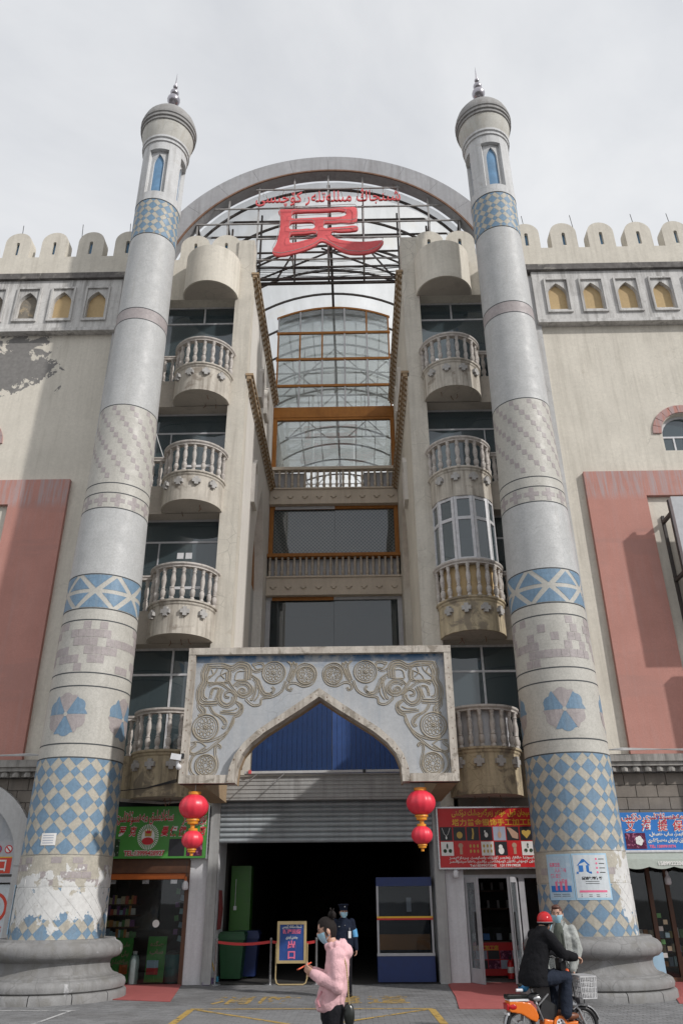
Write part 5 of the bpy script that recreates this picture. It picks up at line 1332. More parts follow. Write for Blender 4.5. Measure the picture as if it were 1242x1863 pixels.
# shop doors, right
T = thing('shop_door', 'open grey metal double door with glass panes under the red jewellery sign', 'door', (4, FY, 0))
def leaf(px, py, ang, w, h, par):
    rot = Matrix.Rotation(ang, 3, 'Z'); f_ = MB()
    def bx_(x0,x1,z0,z1,d=.03,mb=None,mat=None):
        m_ = MB().box(x0,x1,-d,d,z0,z1); 
        for v in m_.v: v.xyz = rot @ v + V((px,py,0))
        return m_
    for q in ((0,.11,.02,h),(w-.11,w,.02,h),(.11,w-.11,.02,.32),(.11,w-.11,h-.12,h)): f_.merge(bx_(*q))
    lf = obj('leaf', f_, M['grey_frame'], par); obj('pane', bx_(.11,w-.11,.32,h-.12,.006), M['glass_shop'], lf)
    h_ = bx_(w-.16,w-.12,.8,1.5,.06); obj('handle', h_, M['black'], lf)
leaf(3.45, FY+.02, radians(-68), .62, 2.26, T); leaf(4.72, FY+.02, radians(180+62), .62, 2.26, T)
obj('frame', MB().box(4.78,4.92,FY-.02,FY+.1,0,2.3).box(3.42,6.2,FY,FY+.1,2.24,2.34).box(5.6,5.7,FY,FY+.1,0,2.24), M['grey_frame'], T); obj('pane', MB().box(4.92,6.2,FY+.04,FY+.05,0,2.24), M['glass_shop'], T)
T = thing('counter_banner', 'red counter banner with jewellery photos standing inside the open grey doors', 'banner', (4, 22.6, 0))
obj('cloth', MB().box(3.3, 5.1, 22.6, 22.64, .05, .78), M['sg_red'], T)
lettering(T, '银饰手工加工店', 3.95, .66, 22.595, .12, M['sg_yellow'], .8, .003)
for k in range(5):
    for r in range(2): obj('photo', MB().box(3.45+.31*k,3.74+.31*k,22.592,22.6,.41-.21*r,.6-.21*r), M[('sg_dark','sg_grey','sg_dark','sg_berry','sg_grey')[(k+r)%5]], T)
T = thing('glass_showcase', 'glass counter with small goods standing behind the red banner', 'showcase', (4, 23, 0))
obj('case', MB().box(3.3,5.2,22.75,23.2,.0,.8), M['brown_wood'], T); obj('glass_top', MB().box(3.3,5.2,22.75,23.2,.82,1.12), M['glass_shop'], T)
rr = random.Random(4)
for k in range(5): obj('goods', MB().cbox((3.45+.33*k,22.9,.9),(rr.uniform(.1,.25),.1,.15)), M[('sg_lblue','sg_white','sg_blue','sg_grey','sg_white')[k]], T)
T = thing('wall_shelf', 'dark shelf with glassware at the back of the jewellery shop', 'shelf', (4, 24.6, 0))
obj('board', MB().box(3.45,5.6,24.5,24.9,1.5,1.54).box(3.45,5.6,24.5,24.9,1.95,1.99), M['brown_wood'], T)
for k in range(14): obj('glassware', MB().cbox((3.5+.14*k,24.6,(1.64 if k % 2 else 2.1)),(rr.uniform(.05,.11),.08,.2)), M['grey_frame'], T)
T = thing('fire_extinguisher', 'red fire extinguisher with white label standing by the open grey doors', 'extinguisher', (4.55, 22.2, 0))
obj('tank', MB().lathe([(0,.02),(.08,.02),(.08,.34),(.05,.4),(.02,.42),(0,.42)],4.55,22.2,14), M['sg_red'], T, smooth=40); obj('label', MB().lathe([(.082,.14),(.082,.27)],4.55,22.2,14), M['sg_white'], T); obj('valve', MB().cbox((4.55,22.2,.46),(.05,.1,.07)), M['black'], T)
# shop front, left
T = thing('shop_door', 'frameless glass shop door with an orange lintel under the green sign', 'door', (-4.4, FY, 0))
obj('lintel', MB().box(-6.3,-3.44,FY-.05,FY+.05,2.27,2.40), M['orange_bar'], T); obj('head', MB().box(-6.3,-3.42,FY-.1,FY+.1,2.41,2.74), M['brown_wood'], T); obj('jamb', MB().box(-3.50,-3.40,FY-.08,FY+.06,0,2.7), M['brown_wood'], T)
for x0, x1 in ((-5.75,-4.93),(-4.92,-4.10),(-4.09,-3.51)):
    g_ = obj('pane', MB().box(x0,x1,FY,FY+.012,.03,2.26), M['glass_shop'], T); obj('clamp', MB().box((x0+x1)/2-.08,(x0+x1)/2+.08,FY-.01,FY+.02,2.17,2.26), M['chrome'], g_)
obj('door_sticker', MB().lathe([(0,.0),(.085,.0),(.085,.006),(0,.006)], 0, 0, 20), M['sg_white'], T, loc=(-4.16, FY-.004, 1.29), rot=(pi/2,0,0))
def gb(name, label, x0, x1, z1, y0, lean, sub_):
    T = thing(name, label, 'signboard', ((x0+x1)/2, y0, 0))
    obj('board', MB().add([(x0,y0,.04),(x1,y0,.04),(x1-.0,y0+lean,z1),(x0+.0,y0+lean,z1),(x0,y0+.03,.04),(x1,y0+.03,.04),(x1,y0+lean+.03,z1),(x0,y0+lean+.03,z1)],[(0,1,2,3),(7,6,5,4),(0,4,5,1),(1,5,6,2),(2,6,7,3),(3,7,4,0)]), simple('lime_board', (.05,.30,.04), .5, obj=False), T)
    for k, s_ in enumerate(sub_):
        t = text_mb(s_, .13, (x1-x0)*.72, .004); z = z1*.84 - .18*k; mb = MB(); mb.add([((x0+x1)/2+p.x, y0+lean*(z+p.y)/z1-.006, z+p.y) for p in t.v], t.f); obj('lettering', mb, M['sg_skin'], T)
    return T
T = gb('leaning_board', 'green handwritten board with an orange picture beside the white canister', -5.3,-4.72,.98,FY+.1,.12,(uy('ساپ ھەسەل'), uy('يېڭى ئالتۇن'), uy('ساغلاملىق')))
obj('photo', MB().box(-4.98,-4.78,FY+.085,FY+.10,.22,.42), M['orange_bar'], T)
T = gb('leaning_board', 'green handwritten board with a red and white label behind the glass door', -4.38,-3.92,1.0,FY+.2,.12,(uy('جىگدە'), uy('ساپ')))
obj('photo', MB().box(-4.34,-4.06,FY+.18,FY+.2,.24,.5), M['sg_lblue'], T); obj('photo', MB().box(-4.34,-4.06,FY+.178,FY+.198,.2,.34), M['sg_red'], T)
T = thing('canister', 'white plastic canister between the two green boards', 'canister', (-4.62, FY+.1, 0)); obj('body', MB().lathe([(0,.02),(.11,.02),(.115,.1),(.115,.5),(.09,.6),(.05,.62),(.05,.66),(0,.66)],-4.62,FY+.1,16), simple('milky_plastic', (.45,.58,.56), .35), T, smooth=40); obj('cap', MB().lathe([(0,.65),(.055,.65),(.055,.7),(0,.7)],-4.62,FY+.1,12), M['white'], T)
T = thing('plastic_tub', 'teal plastic tub standing inside the glass shop door', 'tub', (-3.72, FY+.3, 0)); obj('body', MB().lathe([(0,.02),(.17,.02),(.22,.62),(.20,.62),(.16,.05)],-3.72,FY+.3,18), simple('teal_plastic', (.02,.14,.14), .4), T, smooth=40); obj('contents', MB().sphere((-3.72,FY+.3,.62),(.19,.19,.09)), M['hall'], T)
T = thing('goods_shelf', 'shelf crowded with colourful small packets behind the shop window', 'shelf', (-5.1, FY+.5, 0))
for z in (.98,1.22,1.48,1.72): obj('board', MB().box(-5.9,-4.75,FY+.35,FY+.75,z-.03,z), M['brown_wood'], T)
pal = [(.55,.53,.5),(.5,.2,.05),(.45,.36,.1),(.18,.06,.2),(.3,.45,.5),(.1,.25,.08),(.5,.1,.06),(.55,.45,.3),(.22,.3,.4)]
pm_ = [simple('packet_%s' % w, c, .45) for w, c in zip(('white','orange','yellow','purple','cyan','green','red','cream','slate'), pal)]
for z in (.98,1.22,1.48,1.72):
    x = -5.85
    while x < -4.8:
        w = rr.uniform(.05,.12); h = rr.uniform(.1,.21); obj('packet', MB().box(x,x+w*.92,FY+.36,FY+.42,z,z+h), rr.choice(pm_), T); x += w
T = thing('hanging_goods', 'teal and purple goods hanging inside the glass door by the brown jamb', 'goods', (-3.7, FY+.4, 1.5))
for k in range(9): obj('packet', MB().cbox((-3.62-.12*(k%2),FY+.35,.95+.15*k),(.1,.05,.12),Matrix.Rotation(rr.uniform(-.3,.3),3,'Y')), (pm_[4],pm_[3],pm_[8],pm_[5])[k%4], T)
# bulbs
for x, z, y_, lab in ((-3.47,2.02,FY-.2,'white light bulb hanging at the brown jamb under the green sign'),(3.22,2.24,FY-.2,'white light bulb hanging on the white pillar under the red sign'),(8.22,2.05,20.6,'white light bulb hanging under the scalloped awning')):
    T = thing('light_bulb', lab, 'bulb', (x, y_, z), 'bulbs hanging over the shop doors')
    obj('bulb', MB().lathe([(0,0),(.06,.01),(.075,.04),(.072,.14),(.045,.19),(.03,.21)],x,y_,14), M['white'], T)
    for o in T.children: o.location.z += z
    obj('socket', MB().lathe([(.032,z+.2),(.032,z+.28),(.02,z+.3),(0,z+.31)],x,y_,10), M['orange_bar'] if x < 0 else M['white'], T); obj('cord', MB().tube([(x,y_,z+.3),(x,y_,z+.65)],.006,4), M['wire'], T)
# carpets
M['carpet'] = plaster('red_carpet', (.40,.115,.11), .12, 3, 0, (0,0,0), .4, (.33,.11,.11), .58, 2.5, bump=.5, bs=60)
def rug(pts, label):
    mb = MB(); n = len(pts); mb.add([(x,y,.014) for x,y in pts]+[(x,y,.0015) for x,y in pts], [tuple(range(n))]+[(i,(i+1)%n,n+(i+1)%n,n+i) for i in range(n)])
    tag(obj('carpet', mb, M['carpet']), label, 'carpet', 'red carpets at the shop doors')
rug([(-4.5,18.4),(-2.95,17.9),(-3.42,21.3),(-4.95,21.3)], 'red carpet in front of the glass door under the green sign')
rug([(2.60,16.6),(4.2,16.5),(4.9,21.3),(2.95,21.35),(2.85,20.9),(2.75,18.5)], 'red carpet in front of the open grey doors under the red sign')
rug([(6.8,17.2),(9,17.0),(9,21.2),(8.0,21.3),(7.7,20.3)], 'red carpet at the door below the scalloped awning')
# right shop front
T = thing('shop_door', 'brown framed glass door with stickers below the scalloped awning', 'door', (8, FY, 0))
for x in (7.42,7.98,8.42,9.3): obj('post', MB().box(x-.05,x+.05,FY-.05,FY+.05,0,2.7), M['brown_wood'], T)
obj('sill', MB().box(7.4,9.4,FY-.06,FY+.06,.02,.1), M['brown_wood'], T)
for a, c in ((7.47,7.93),(8.03,8.37),(8.47,9.25)): obj('pane', MB().box(a,c,FY-.005,FY+.005,.1,2.7), M['glass_shop'], T)
for k in range(7): obj('sticker', MB().box(8.05+.13*(k%2),8.15+.13*(k%2),FY-.012,FY-.006,.5+.14*k,.6+.14*k), (pm_[0],pm_[7],pm_[5],pm_[4])[k%4], T)
T = thing('goods_shelf', 'shelf of jars and packets behind the brown framed glass door', 'shelf', (8.1, FY+.6, 0))
for z in (.3,.6,.9):
    obj('board', MB().box(7.6,9.2,FY+.3,FY+.6,z-.03,z), M['brown_wood'], T)
    for k in range(12): obj('packet', MB().box(7.65+.125*k,7.75+.125*k,FY+.31,FY+.4,z,z+rr.uniform(.1,.22)), rr.choice(pm_), T)
obj('picture', MB().box(7.75,8.02,FY-.1,FY-.08,.1,.62), M['sg_lblue'], T)

# doorway furniture
M['gold'] = simple('gold_tube', (.55,.42,.22), .35, .5)
T = thing('exit_board', 'blue exit notice board on a gold tubular stand in the doorway', 'sign', (-.79, 21.0, 0))
obj('panel', MB().box(-1.10,-.50,20.985,21.01,.50,1.27), plaster('blue_poster', (.03,.075,.26), .15, 5, 0, (0,0,0), .3, (.07,.13,.36), .6, 5, bump=.1, rough=.4), T)
obj('frame', MB().prism([rect(-1.15,-.45,.45,1.33), rect(-1.09,-.51,.51,1.26)], 20.97, 21.02), M['gold'], T)
obj('stand', MB().tube([(-1.17,21.06,.86),(-1.17,21.02,.14),(-1.14,21.0,.05),(-1.08,21.0,.02),(-.52,21.0,.02),(-.46,21.0,.05),(-.43,21.02,.14),(-.43,21.06,.86)], .018, 8), M['gold'], T)
lettering(T, uy('شىنجاڭ مىللەتلەر كۆچىسى'), -.8, 1.21, 20.98, .09, M['sg_white'], .46, .002); lettering(T, '新疆民街', -.8, 1.11, 20.98, .10, M['sg_pink'], .43, .003); lettering(T, uy('چىقىش ئېغىزى'), -.8, .98, 20.98, .075, M['sg_white'], .28, .002)
lettering(T, '出', -.8, .83, 20.98, .19, M['sg_pink'], .18, .006); lettering(T, '口', -.8, .62, 20.98, .19, M['sg_pink'], .17, .006)
SG = 'steel stanchions across the doorway'
for x, lab in ((-1.31,'steel barrier post between the green bin and the exit board'),(-.22,'steel barrier post hidden partly behind the woman in pink'),(-2.62,'steel barrier post in front of the green bin')):
    T = thing('stanchion', lab, 'barrier post', (x, 21.2, 0), SG)
    obj('pole', MB().lathe([(.028,.02),(.028,.9),(.034,.91),(.034,.97),(0,.98)],x,21.2,12), M['chrome'], T, smooth=40); obj('base', MB().lathe([(0,.035),(.05,.035),(.15,.015),(.15,.0)],x,21.2,20), M['chrome'], T, smooth=40)
mb = MB()
for (xa,xb) in ((-2.62,-1.31),(-1.31,-.22)):
    for i in range(6):
        t0,t1 = i/6,(i+1)/6; f_ = lambda t: .90 - .05*sin(pi*t)
        mb.add([(xa+(xb-xa)*t0,21.2,f_(t0)-.04),(xa+(xb-xa)*t1,21.2,f_(t1)-.04),(xa+(xb-xa)*t1,21.2,f_(t1)+.02),(xa+(xb-xa)*t0,21.2,f_(t0)+.02)],[(0,1,2,3)])
tag(obj('barrier_belt', mb, simple('red_webbing', (.5,.03,.03), .6)), 'red barrier belt stretched between the steel posts', 'belt')
def bin_(x, y_, mat, lab):
    T = thing('wheelie_bin', lab, 'bin', (x, y_, 0), 'wheelie bins inside the doorway')
    mb = MB(); 
    mb.add([(x-.24,y_-.26,.06),(x+.24,y_-.26,.06),(x+.24,y_+.22,.06),(x-.24,y_+.22,.06),(x-.31,y_-.33,.98),(x+.31,y_-.33,.98),(x+.31,y_+.3,.98),(x-.31,y_+.3,.98)],[(3,2,1,0),(0,1,5,4),(1,2,6,5),(2,3,7,6),(3,0,4,7),(4,5,6,7)])
    obj('body', mb, mat, T); mb = MB().box(x-.33,x+.33,y_-.36,y_+.32,.98,1.03).box(x-.30,x+.30,y_-.30,y_+.3,1.03,1.08); obj('lid', mb, mat, T); obj('rim', MB().box(x-.335,x+.335,y_-.365,y_-.34,.90,.98), mat, T)
    for s in (-1,1): obj('wheel', MB().lathe([(0,-.03),(.1,-.03),(.1,.03),(0,.03)],0,0,14), M['black'], T, loc=(x+s*.2,y_+.25,.1), rot=(0,pi/2,0))
bin_(-2.38, 22.3, simple('green_bin_plastic', (.008,.07,.02), .45), 'dark green wheelie bin just inside the doorway'); bin_(-2.1, 22.95, simple('blue_bin_plastic', (.008,.022,.10), .45), 'blue wheelie bin half hidden behind the green one')
T = thing('green_cabinet', 'tall lime green metal cabinet standing behind the green bin', 'cabinet', (-2.3, 23.2, 0))
obj('body', MB().box(-2.62,-2.08,23.0,23.5,0,2.62), simple('lime_metal', (.03,.13,.010), .4), T); obj('door', MB().box(-2.58,-2.12,22.985,23.0,.1,2.5), simple('lime_metal_door', (.034,.145,.012), .4), T); obj('switch', MB().box(-2.52,-2.44,22.96,22.985,1.55,1.65).box(-2.485,-2.475,22.97,22.985,1.65,2.3), M['white'], T)
T = thing('cord_bundle', 'dark red bundle of cords hanging on the pale doorway wall', 'bundle', (-2.68, 21.9, 1.6))
for k in range(5): obj('strand', MB().tube([(-2.70,21.6+.1*k,2.02),(-2.67,21.62+.1*k,1.6),(-2.69,21.6+.1*k,1.14)],[.012,.03,.02],6), simple('dark_red_cord', (.16,.012,.012), .6), T)
T = thing('broom', 'yellow handled broom leaning on the shutter rail beside the green bin', 'broom', (-2.7, 21.3, 0)); obj('handle', MB().tube([(-2.86,21.28,.85),(-2.60,21.3,.12)],.013,6), M['sg_yellow'], T); obj('head', MB().cbox((-2.58,21.3,.10),(.06,.05,.14)), simple('teal_ferrule', (.02,.2,.3), .5), T); obj('bristles', MB().cbox((-2.56,21.3,.03),(.14,.06,.06)), M['black'], T)
T = thing('dustpan', 'lilac plastic dustpan on the ground by the broom', 'dustpan', (-2.75, 21.25, 0)); obj('pan', MB().add([(-2.9,21.1,.01),(-2.62,21.1,.01),(-2.66,21.35,.02),(-2.86,21.35,.02),(-2.9,21.1,.06),(-2.62,21.1,.03),(-2.66,21.35,.14),(-2.86,21.35,.14)],[(0,1,2,3),(0,4,7,3),(1,2,6,5),(3,7,6,2)]), simple('lilac_plastic', (.28,.2,.4), .5), T); obj('grip', MB().tube([(-2.76,21.35,.12),(-2.78,21.4,.4)],.012,6), M['white'], T)
T = thing('kiosk_booth', 'blue and glass kiosk booth with a wooden bench inside the doorway', 'booth', (1.95, 21.8, 0))
kb = simple('kiosk_blue', (.010,.028,.125), .45)
obj('base', MB().box(1.25,2.63,21.45,22.3,.02,.56), kb, T); obj('fascia', MB().box(1.25,2.63,21.45,22.3,2.08,2.28), kb, T); obj('rail', MB().box(1.24,2.64,21.43,21.5,.56,.62), M['grey_frame'], T)
for x in (1.25,2.58): obj('post', MB().box(x,x+.05,21.45,21.5,.62,2.08), M['grey_frame'], T)
obj('stripe', MB().box(1.25,2.63,21.44,21.45,1.37,1.41), M['sg_yellow'], T); obj('stripe', MB().box(1.25,2.63,21.44,21.45,1.33,1.37), M['sg_red'], T)
obj('pane', MB().box(1.3,2.58,21.47,21.478,.62,2.08), M['glass_kiosk'], T); obj('bench', MB().box(1.32,2.58,22.0,22.1,.66,1.0), simple('bench_wood', (.24,.10,.025), .5), T); obj('back', MB().box(1.3,2.6,22.25,22.3,.6,2.08), simple('dark_blue_back', (.02,.024,.035), .6), T)
obj('paper', MB().box(2.02,2.14,22.0,22.02,1.5,1.82), M['sg_grey'], T)

# ================================================================ PEOPLE
def remesh(mb, vox, it=4, fac=.5):
    me = bpy.data.meshes.new('r'); me.from_pydata([tuple(v) for v in mb.v], [], mb.f)
    bm = bmesh.new(); bm.from_mesh(me); bmesh.ops.recalc_face_normals(bm, faces=bm.faces); bm.to_mesh(me); bm.free()
    o = bpy.data.objects.new('r', me); COL.objects.link(o)
    r = o.modifiers.new('r', 'REMESH'); r.mode = 'VOXEL'; r.voxel_size = vox
    s = o.modifiers.new('s', 'SMOOTH'); s.factor = fac; s.iterations = it
    m2 = bpy.data.meshes.new_from_object(o.evaluated_get(bpy.context.evaluated_depsgraph_get()))
    out = MB(); out.add([v.co.copy() for v in m2.vertices], [list(p.vertices) for p in m2.polygons])
    bpy.data.objects.remove(o); bpy.data.meshes.remove(me); bpy.data.meshes.remove(m2)
    return out
def folds(mb, amp, sc, seed=0):
    from mathutils import noise as mn
    for v in mb.v:
        n = mn.noise(V((v.x*sc, v.y*sc, v.z*sc*1.6 + seed))) + .5*mn.noise(V((v.x*sc*2.3+9, v.y*sc*2.3, v.z*sc*2.9 + seed)))
        d = V((mn.noise(V((v.x*5,v.y*5,v.z*5+3))), mn.noise(V((v.x*5+7,v.y*5,v.z*5))), .2)) 
        v += d.normalized()*amp*n if d.length > 1e-4 else V((0,0,0))
    return mb
def limb(mb, pts, rs, n=10):
    pts = [V(p) for p in pts]
    mb.tube(pts, rs, n)
    for p, r in zip(pts, rs): mb.sphere(p, r, 10, 7)
    return mb
def loft(mb, rings, F, Rt, n=16):
    """rings: (centre, half depth along F, half width along Rt)"""
    b = len(mb.v)
    for c, d, w in rings:
        for i in range(n):
            a = 2*pi*i/n; mb.v.append(V(c) + F*(d*cos(a)) + Rt*(w*sin(a)))
    for j in range(len(rings)-1):
        for i in range(n):
            i2 = (i+1) % n; mb.f.append([b+j*n+i, b+j*n+i2, b+(j+1)*n+i2, b+(j+1)*n+i]); mb.m.append(0)
    mb.f.append([b+i for i in range(n)][::-1]); mb.f.append([b+(len(rings)-1)*n+i for i in range(n)]); mb.m += [0,0]
    return mb
def fabric(name, col, bs=90, var=.1):
    t = NT(name); p = t.objc(); n = t.noise(p, 9, 5, .6)
    c = t.mix(t.ramp(n, .3, .7), mul(col, 1-var*1.5), mul(col, 1+var))
    h = t.m('ADD', t.m('MULTIPLY', t.noise(t.map(p, (1,1,.6)), 16, 4, .6, .8), 1.6), t.m('MULTIPLY', t.noise(p, bs, 2), .25))
    return t.end(t.bsdf(c, .9, 0, t.bump(h, .55, .02), .2))
M['skin'] = simple('skin', (.50,.29,.21), .5, var=.08, vs=20); M['hair'] = simple('black_hair', (.014,.010,.009), .75, var=.5, vs=60, bump=.6, bs=120, spec=.25); M['hair_red'] = simple('auburn_hair', (.085,.028,.016), .5, var=.4, vs=40)
M['mask'] = simple('surgical_mask', (.36,.58,.70), .75, var=.05); M['eye'] = simple('dark_eye', (.015,.012,.01), .25)
M['pink'] = fabric('pink_fleece', (.70,.43,.455)); M['navy'] = fabric('navy_uniform', (.010,.015,.030)); M['denim_grey'] = fabric('grey_denim', (.37,.385,.37), 140, .2); M['black_coat'] = fabric('black_coat', (.008,.008,.010)); M['dark_trousers'] = fabric('dark_trousers', (.010,.010,.013)); M['slate_trousers'] = fabric('slate_trousers', (.020,.026,.042)); M['tee'] = fabric('olive_tee', (.09,.10,.085)); M['armband'] = simple('blue_armband', (.12,.38,.68), .5)
M['shoe_brown'] = simple('brown_leather', (.16,.055,.025), .45); M['shoe_black'] = simple('black_leather', (.015,.014,.014), .4); M['leather'] = simple('black_bag_leather', (.012,.014,.012), .28)

def head(T, body, c, F, pitch, hair, k=1.0, mask=True, bun=False, cap=None):
    """head added to the body builder; face parts as children. F is the facing direction"""
    c = V(c); F = V(F).normalized(); Rt = F.cross(V((0,0,1))).normalized()
    Fp = (F*cos(pitch) - V((0,0,1))*sin(pitch)).normalized(); U = Rt.cross(Fp).normalized()
    rot = Matrix((Rt, Fp, U)).transposed()
    P = lambda x, y, z: c + rot @ V((x, y, z))*k
    def shape(p):
        x, y, z = p
        if z < 0:
            q = -z; x *= 1-.30*q**1.3; y = y*(1-.18*q) + .10*q*(1 if y > 0 else .1)
        if y > .5: x *= 1; y = .5 + (y-.5)*.86
        return V((x, y, z))
    body.sphere(c, (.077*k, .098*k, .118*k), 20, 16, fn=shape, rot=rot)
    body.sphere(P(0,.095,-.012), (.013*k,.02*k,.024*k), 8, 6, rot=rot)          # nose
    body.sphere(P(0,.086,-.058), (.024*k,.012*k,.010*k), 8, 6, rot=rot)         # lips
    for s in (-1,1): body.sphere(P(s*.078,-.006,-.012), (.011*k,.020*k,.031*k), 8, 6, rot=rot)
    e = MB()
    for s in (-1,1): e.sphere(P(s*.031,.082,.012), (.013*k,.006*k,.007*k), 8, 6, rot=rot); e.tube([P(s*.016,.089,.031),P(s*.034,.088,.037),P(s*.052,.078,.032)], .004*k, 5)
    obj('eyes', e, M['eye'], T)
    h = MB(); nu, nv = 24, 18; b = 0
    def hs(p):
        x, y, z = p
        q = shape(p); return V((q.x*1.07, q.y*1.09 if y < .2 else q.y*1.035, q.z*1.06 + .015))
    h.sphere(c, (.077*k,.098*k,.118*k), nu, nv, fn=hs, rot=rot)
    keep = []
    for f in h.f:
        m_ = sum((rot.transposed() @ (h.v[i]-c) for i in f), V((0,0,0)))/len(f)/k
        lim = .082 if m_.y > .055 else (.050 if m_.y > .02 else (.0 if m_.y > -.025 else -.088))
        if m_.z > lim: keep.append(f)
    h.f = keep; h.m = [0]*len(keep)
    if bun:
        h.sphere(P(0,-.095,.115), (.042,.042,.04), 10, 8)
        rr = random.Random(3)
        for i in range(14): 
            a = rr.uniform(0,6.28); h.tube([P(.02*cos(a),-.095,.115+.02*sin(a)),P(.05*cos(a),-.1+.03*sin(a*2),.125+.055*sin(a)),P(.06*cos(a+.7),-.1,.12+.05*sin(a+.7))], .005, 4)
        for i in range(2): h.tube([P(-.07,.03+.01*i,.03),P(-.083,.012+.006*i,-.02),P(-.080,.01,-.05-.006*i)], .003, 4)
    obj('hair', h, hair, T, smooth=60)
    if mask:
        m = MB(); n1, n2 = 14, 8
        for j in range(n2+1):
            zz = -.98 + .96*j/n2
            for i in range(n1+1):
                a = radians(-74 + 148*i/n1); rr_ = sqrt(max(.02, 1-zz*zz*.72))
                q = shape(V((sin(a)*rr_, cos(a)*rr_, zz))); bulge = 1.10 + .07*cos(a)
                if j == n2: bulge -= .02
                m.v.append(P(q.x*.077*bulge, q.y*.098*bulge+.006, zz*.112))
        for j in range(n2):
            for i in range(n1): m.f.append([j*(n1+1)+i, j*(n1+1)+i+1, (j+1)*(n1+1)+i+1, (j+1)*(n1+1)+i]); m.m.append(0)
        for s in (-1,1): m.tube([P(s*.074,.03,-.015),P(s*.083,-.01,.0)], .003, 4).tube([P(s*.066,.03,-.075),P(s*.083,-.01,-.035)], .003, 4)
        obj('face_mask', m, M['mask'], T, smooth=50)
    return P
def hand(mb, w, d, n, curl=.6, s=.95, thumb=1):
    """w wrist, d direction of the palm, n normal on the palm's back; five fingers"""
    w, d, n = V(w), V(d).normalized(), V(n).normalized(); x = d.cross(n).normalized(); n = x.cross(d).normalized()
    rot = Matrix((x, d, n)).transposed()
    mb.sphere(w + d*.045*s, (.040*s,.052*s,.017*s), 12, 8, rot=rot)
    for i, (o, l) in enumerate(((-.030,.068),(-.010,.078),(.011,.073),(.030,.058))):
        p0 = w + d*.075*s + x*o*s
        p = [p0 - d*.03*s, p0]; a = 0
        for q in (.45,.32,.23):
            a += curl*.8; p.append(p[-1] + (d*cos(a) - n*sin(a))*l*q*s)
        mb.tube(p, [.010*s,.0095*s,.009*s,.0082*s,.0065*s], 7)
    t0 = w + d*.022*s + x*thumb*.030*s
    mb.tube([t0 - x*thumb*.012*s, t0, t0 + (d*.7+x*thumb*.7-n*.2)*.032*s, t0 + (d*.95+x*thumb*.45-n*.5)*.058*s], [.013*s,.012*s,.0105*s,.008*s], 7)
def shoe(mb, an, d, l=.26):
    an, d = V(an), V((d[0], d[1], 0)).normalized()
    r = Matrix.Rotation(atan2(d.y, d.x), 3, 'Z')
    mb.sphere(an + d*.07 - V((0,0,.045)), (l/2,.047,.045), 14, 8, rot=r); mb.sphere(an - V((0,0,.02)), (.058,.046,.06), 10, 8)
def base_body(Pel, Che, Neck, arms, legs, F, wd=1.0):
    """naked figure as one remeshed surface"""
    Rt = V(F).cross(V((0,0,1))).normalized(); Fn = V(F).normalized()
    Pel, Che, Neck = V(Pel), V(Che), V(Neck); mid = Pel.lerp(Che, .5)
    b = MB(); loft(b, [(Pel-V((0,0,.08)), .08, .13*wd), (Pel, .10, .15*wd), (mid, .09, .125*wd), (Che, .105, .15*wd), (Che.lerp(Neck,.6), .085, .15*wd), (Neck, .055, .06)], Fn, Rt)
    for sh, el, wr in arms: limb(b, [Che.lerp(Neck,.5), sh, V(sh).lerp(V(el),.4), el, V(el).lerp(V(wr),.35), wr], [.06,.055,.048,.038,.038,.026])
    for hp, kn, an in legs: limb(b, [Pel, hp, V(hp).lerp(V(kn),.3), kn, V(kn).lerp(V(an),.3), an], [.1,.085,.078,.052,.052,.034])
    return b

# ---- woman in the pink hoodie
T = thing('person', 'woman in pink hoodie and face mask looking down at an orange phone', 'person', (.53, 9.0, 0))
F = V((-1, -.08, 0)).normalized(); Rt = F.cross(V((0,0,1))).normalized()
arms = [((.57,8.84,1.30),(.575,8.78,1.04),(.335,8.87,1.145)), ((.56,9.16,1.29),(.54,9.22,1.04),(.33,9.07,1.15))]
legs = [((.53,8.92,.84),(.49,8.91,.47),(.53,8.91,.09)), ((.53,9.08,.84),(.53,9.09,.47),(.60,9.09,.09))]
b = base_body((.53,9.0,.90),(.56,9.0,1.20),(.535,9.0,1.385), arms, legs, F, .9)
limb(b, [(.54,9,1.33),(.50,9,1.44)], [.055,.052])
body = remesh(b, .012)
P = head(T, body, (.462,9.0,1.520), F, radians(19), M['hair'], 1.0, True, True)
hand(body, (.335,8.87,1.145), (-.8,.25,.42), (-.2,-.8,-.3), .55, .95, -1); hand(body, (.33,9.07,1.15), (-.8,-.3,.42), (-.2,.8,-.3), .6, .95, 1)
obj('body', body, M['skin'], T, smooth=70)
h = MB(); C = lambda x, z: (x, 9.0, z)
loft(h, [(C(.49,.815),.12,.155),(C(.49,.835),.138,.18),(C(.495,.90),.148,.19),(C(.525,1.0),.145,.19),(C(.555,1.12),.13,.18),(C(.57,1.24),.12,.18),(C(.565,1.32),.11,.165),(C(.545,1.375),.085,.10),(C(.53,1.41),.07,.075)], F, Rt, 20)
for sh, el, wr in arms:
    limb(h, [sh, V(sh).lerp(V(el),.35), V(sh).lerp(V(el),.75), V(el), V(el).lerp(V(wr),.4), V(el).lerp(V(wr),.8), V(el).lerp(V(wr),.92), V(el).lerp(V(wr),1.0)], [.076,.076,.07,.068,.062,.052,.046,.043], 12)
    h.sphere(V(el).lerp(V(wr),.62)-V((0,0,.012)), (.07,.06,.062), 10, 8)
h.sphere((.645,9,1.325), (.085,.135,.075), 14, 10); h.sphere((.60,9,1.375), (.09,.125,.055), 14, 10)
for k in range(9):
    a = 2*pi*k/9; h.sphere((.545+.085*cos(a), 9+.095*sin(a), 1.395+.02*cos(a)), .035, 8, 6)
h = folds(remesh(h, .012, 3), .012, 13, 2)
obj('hoodie', h, M['pink'], T, smooth=70)
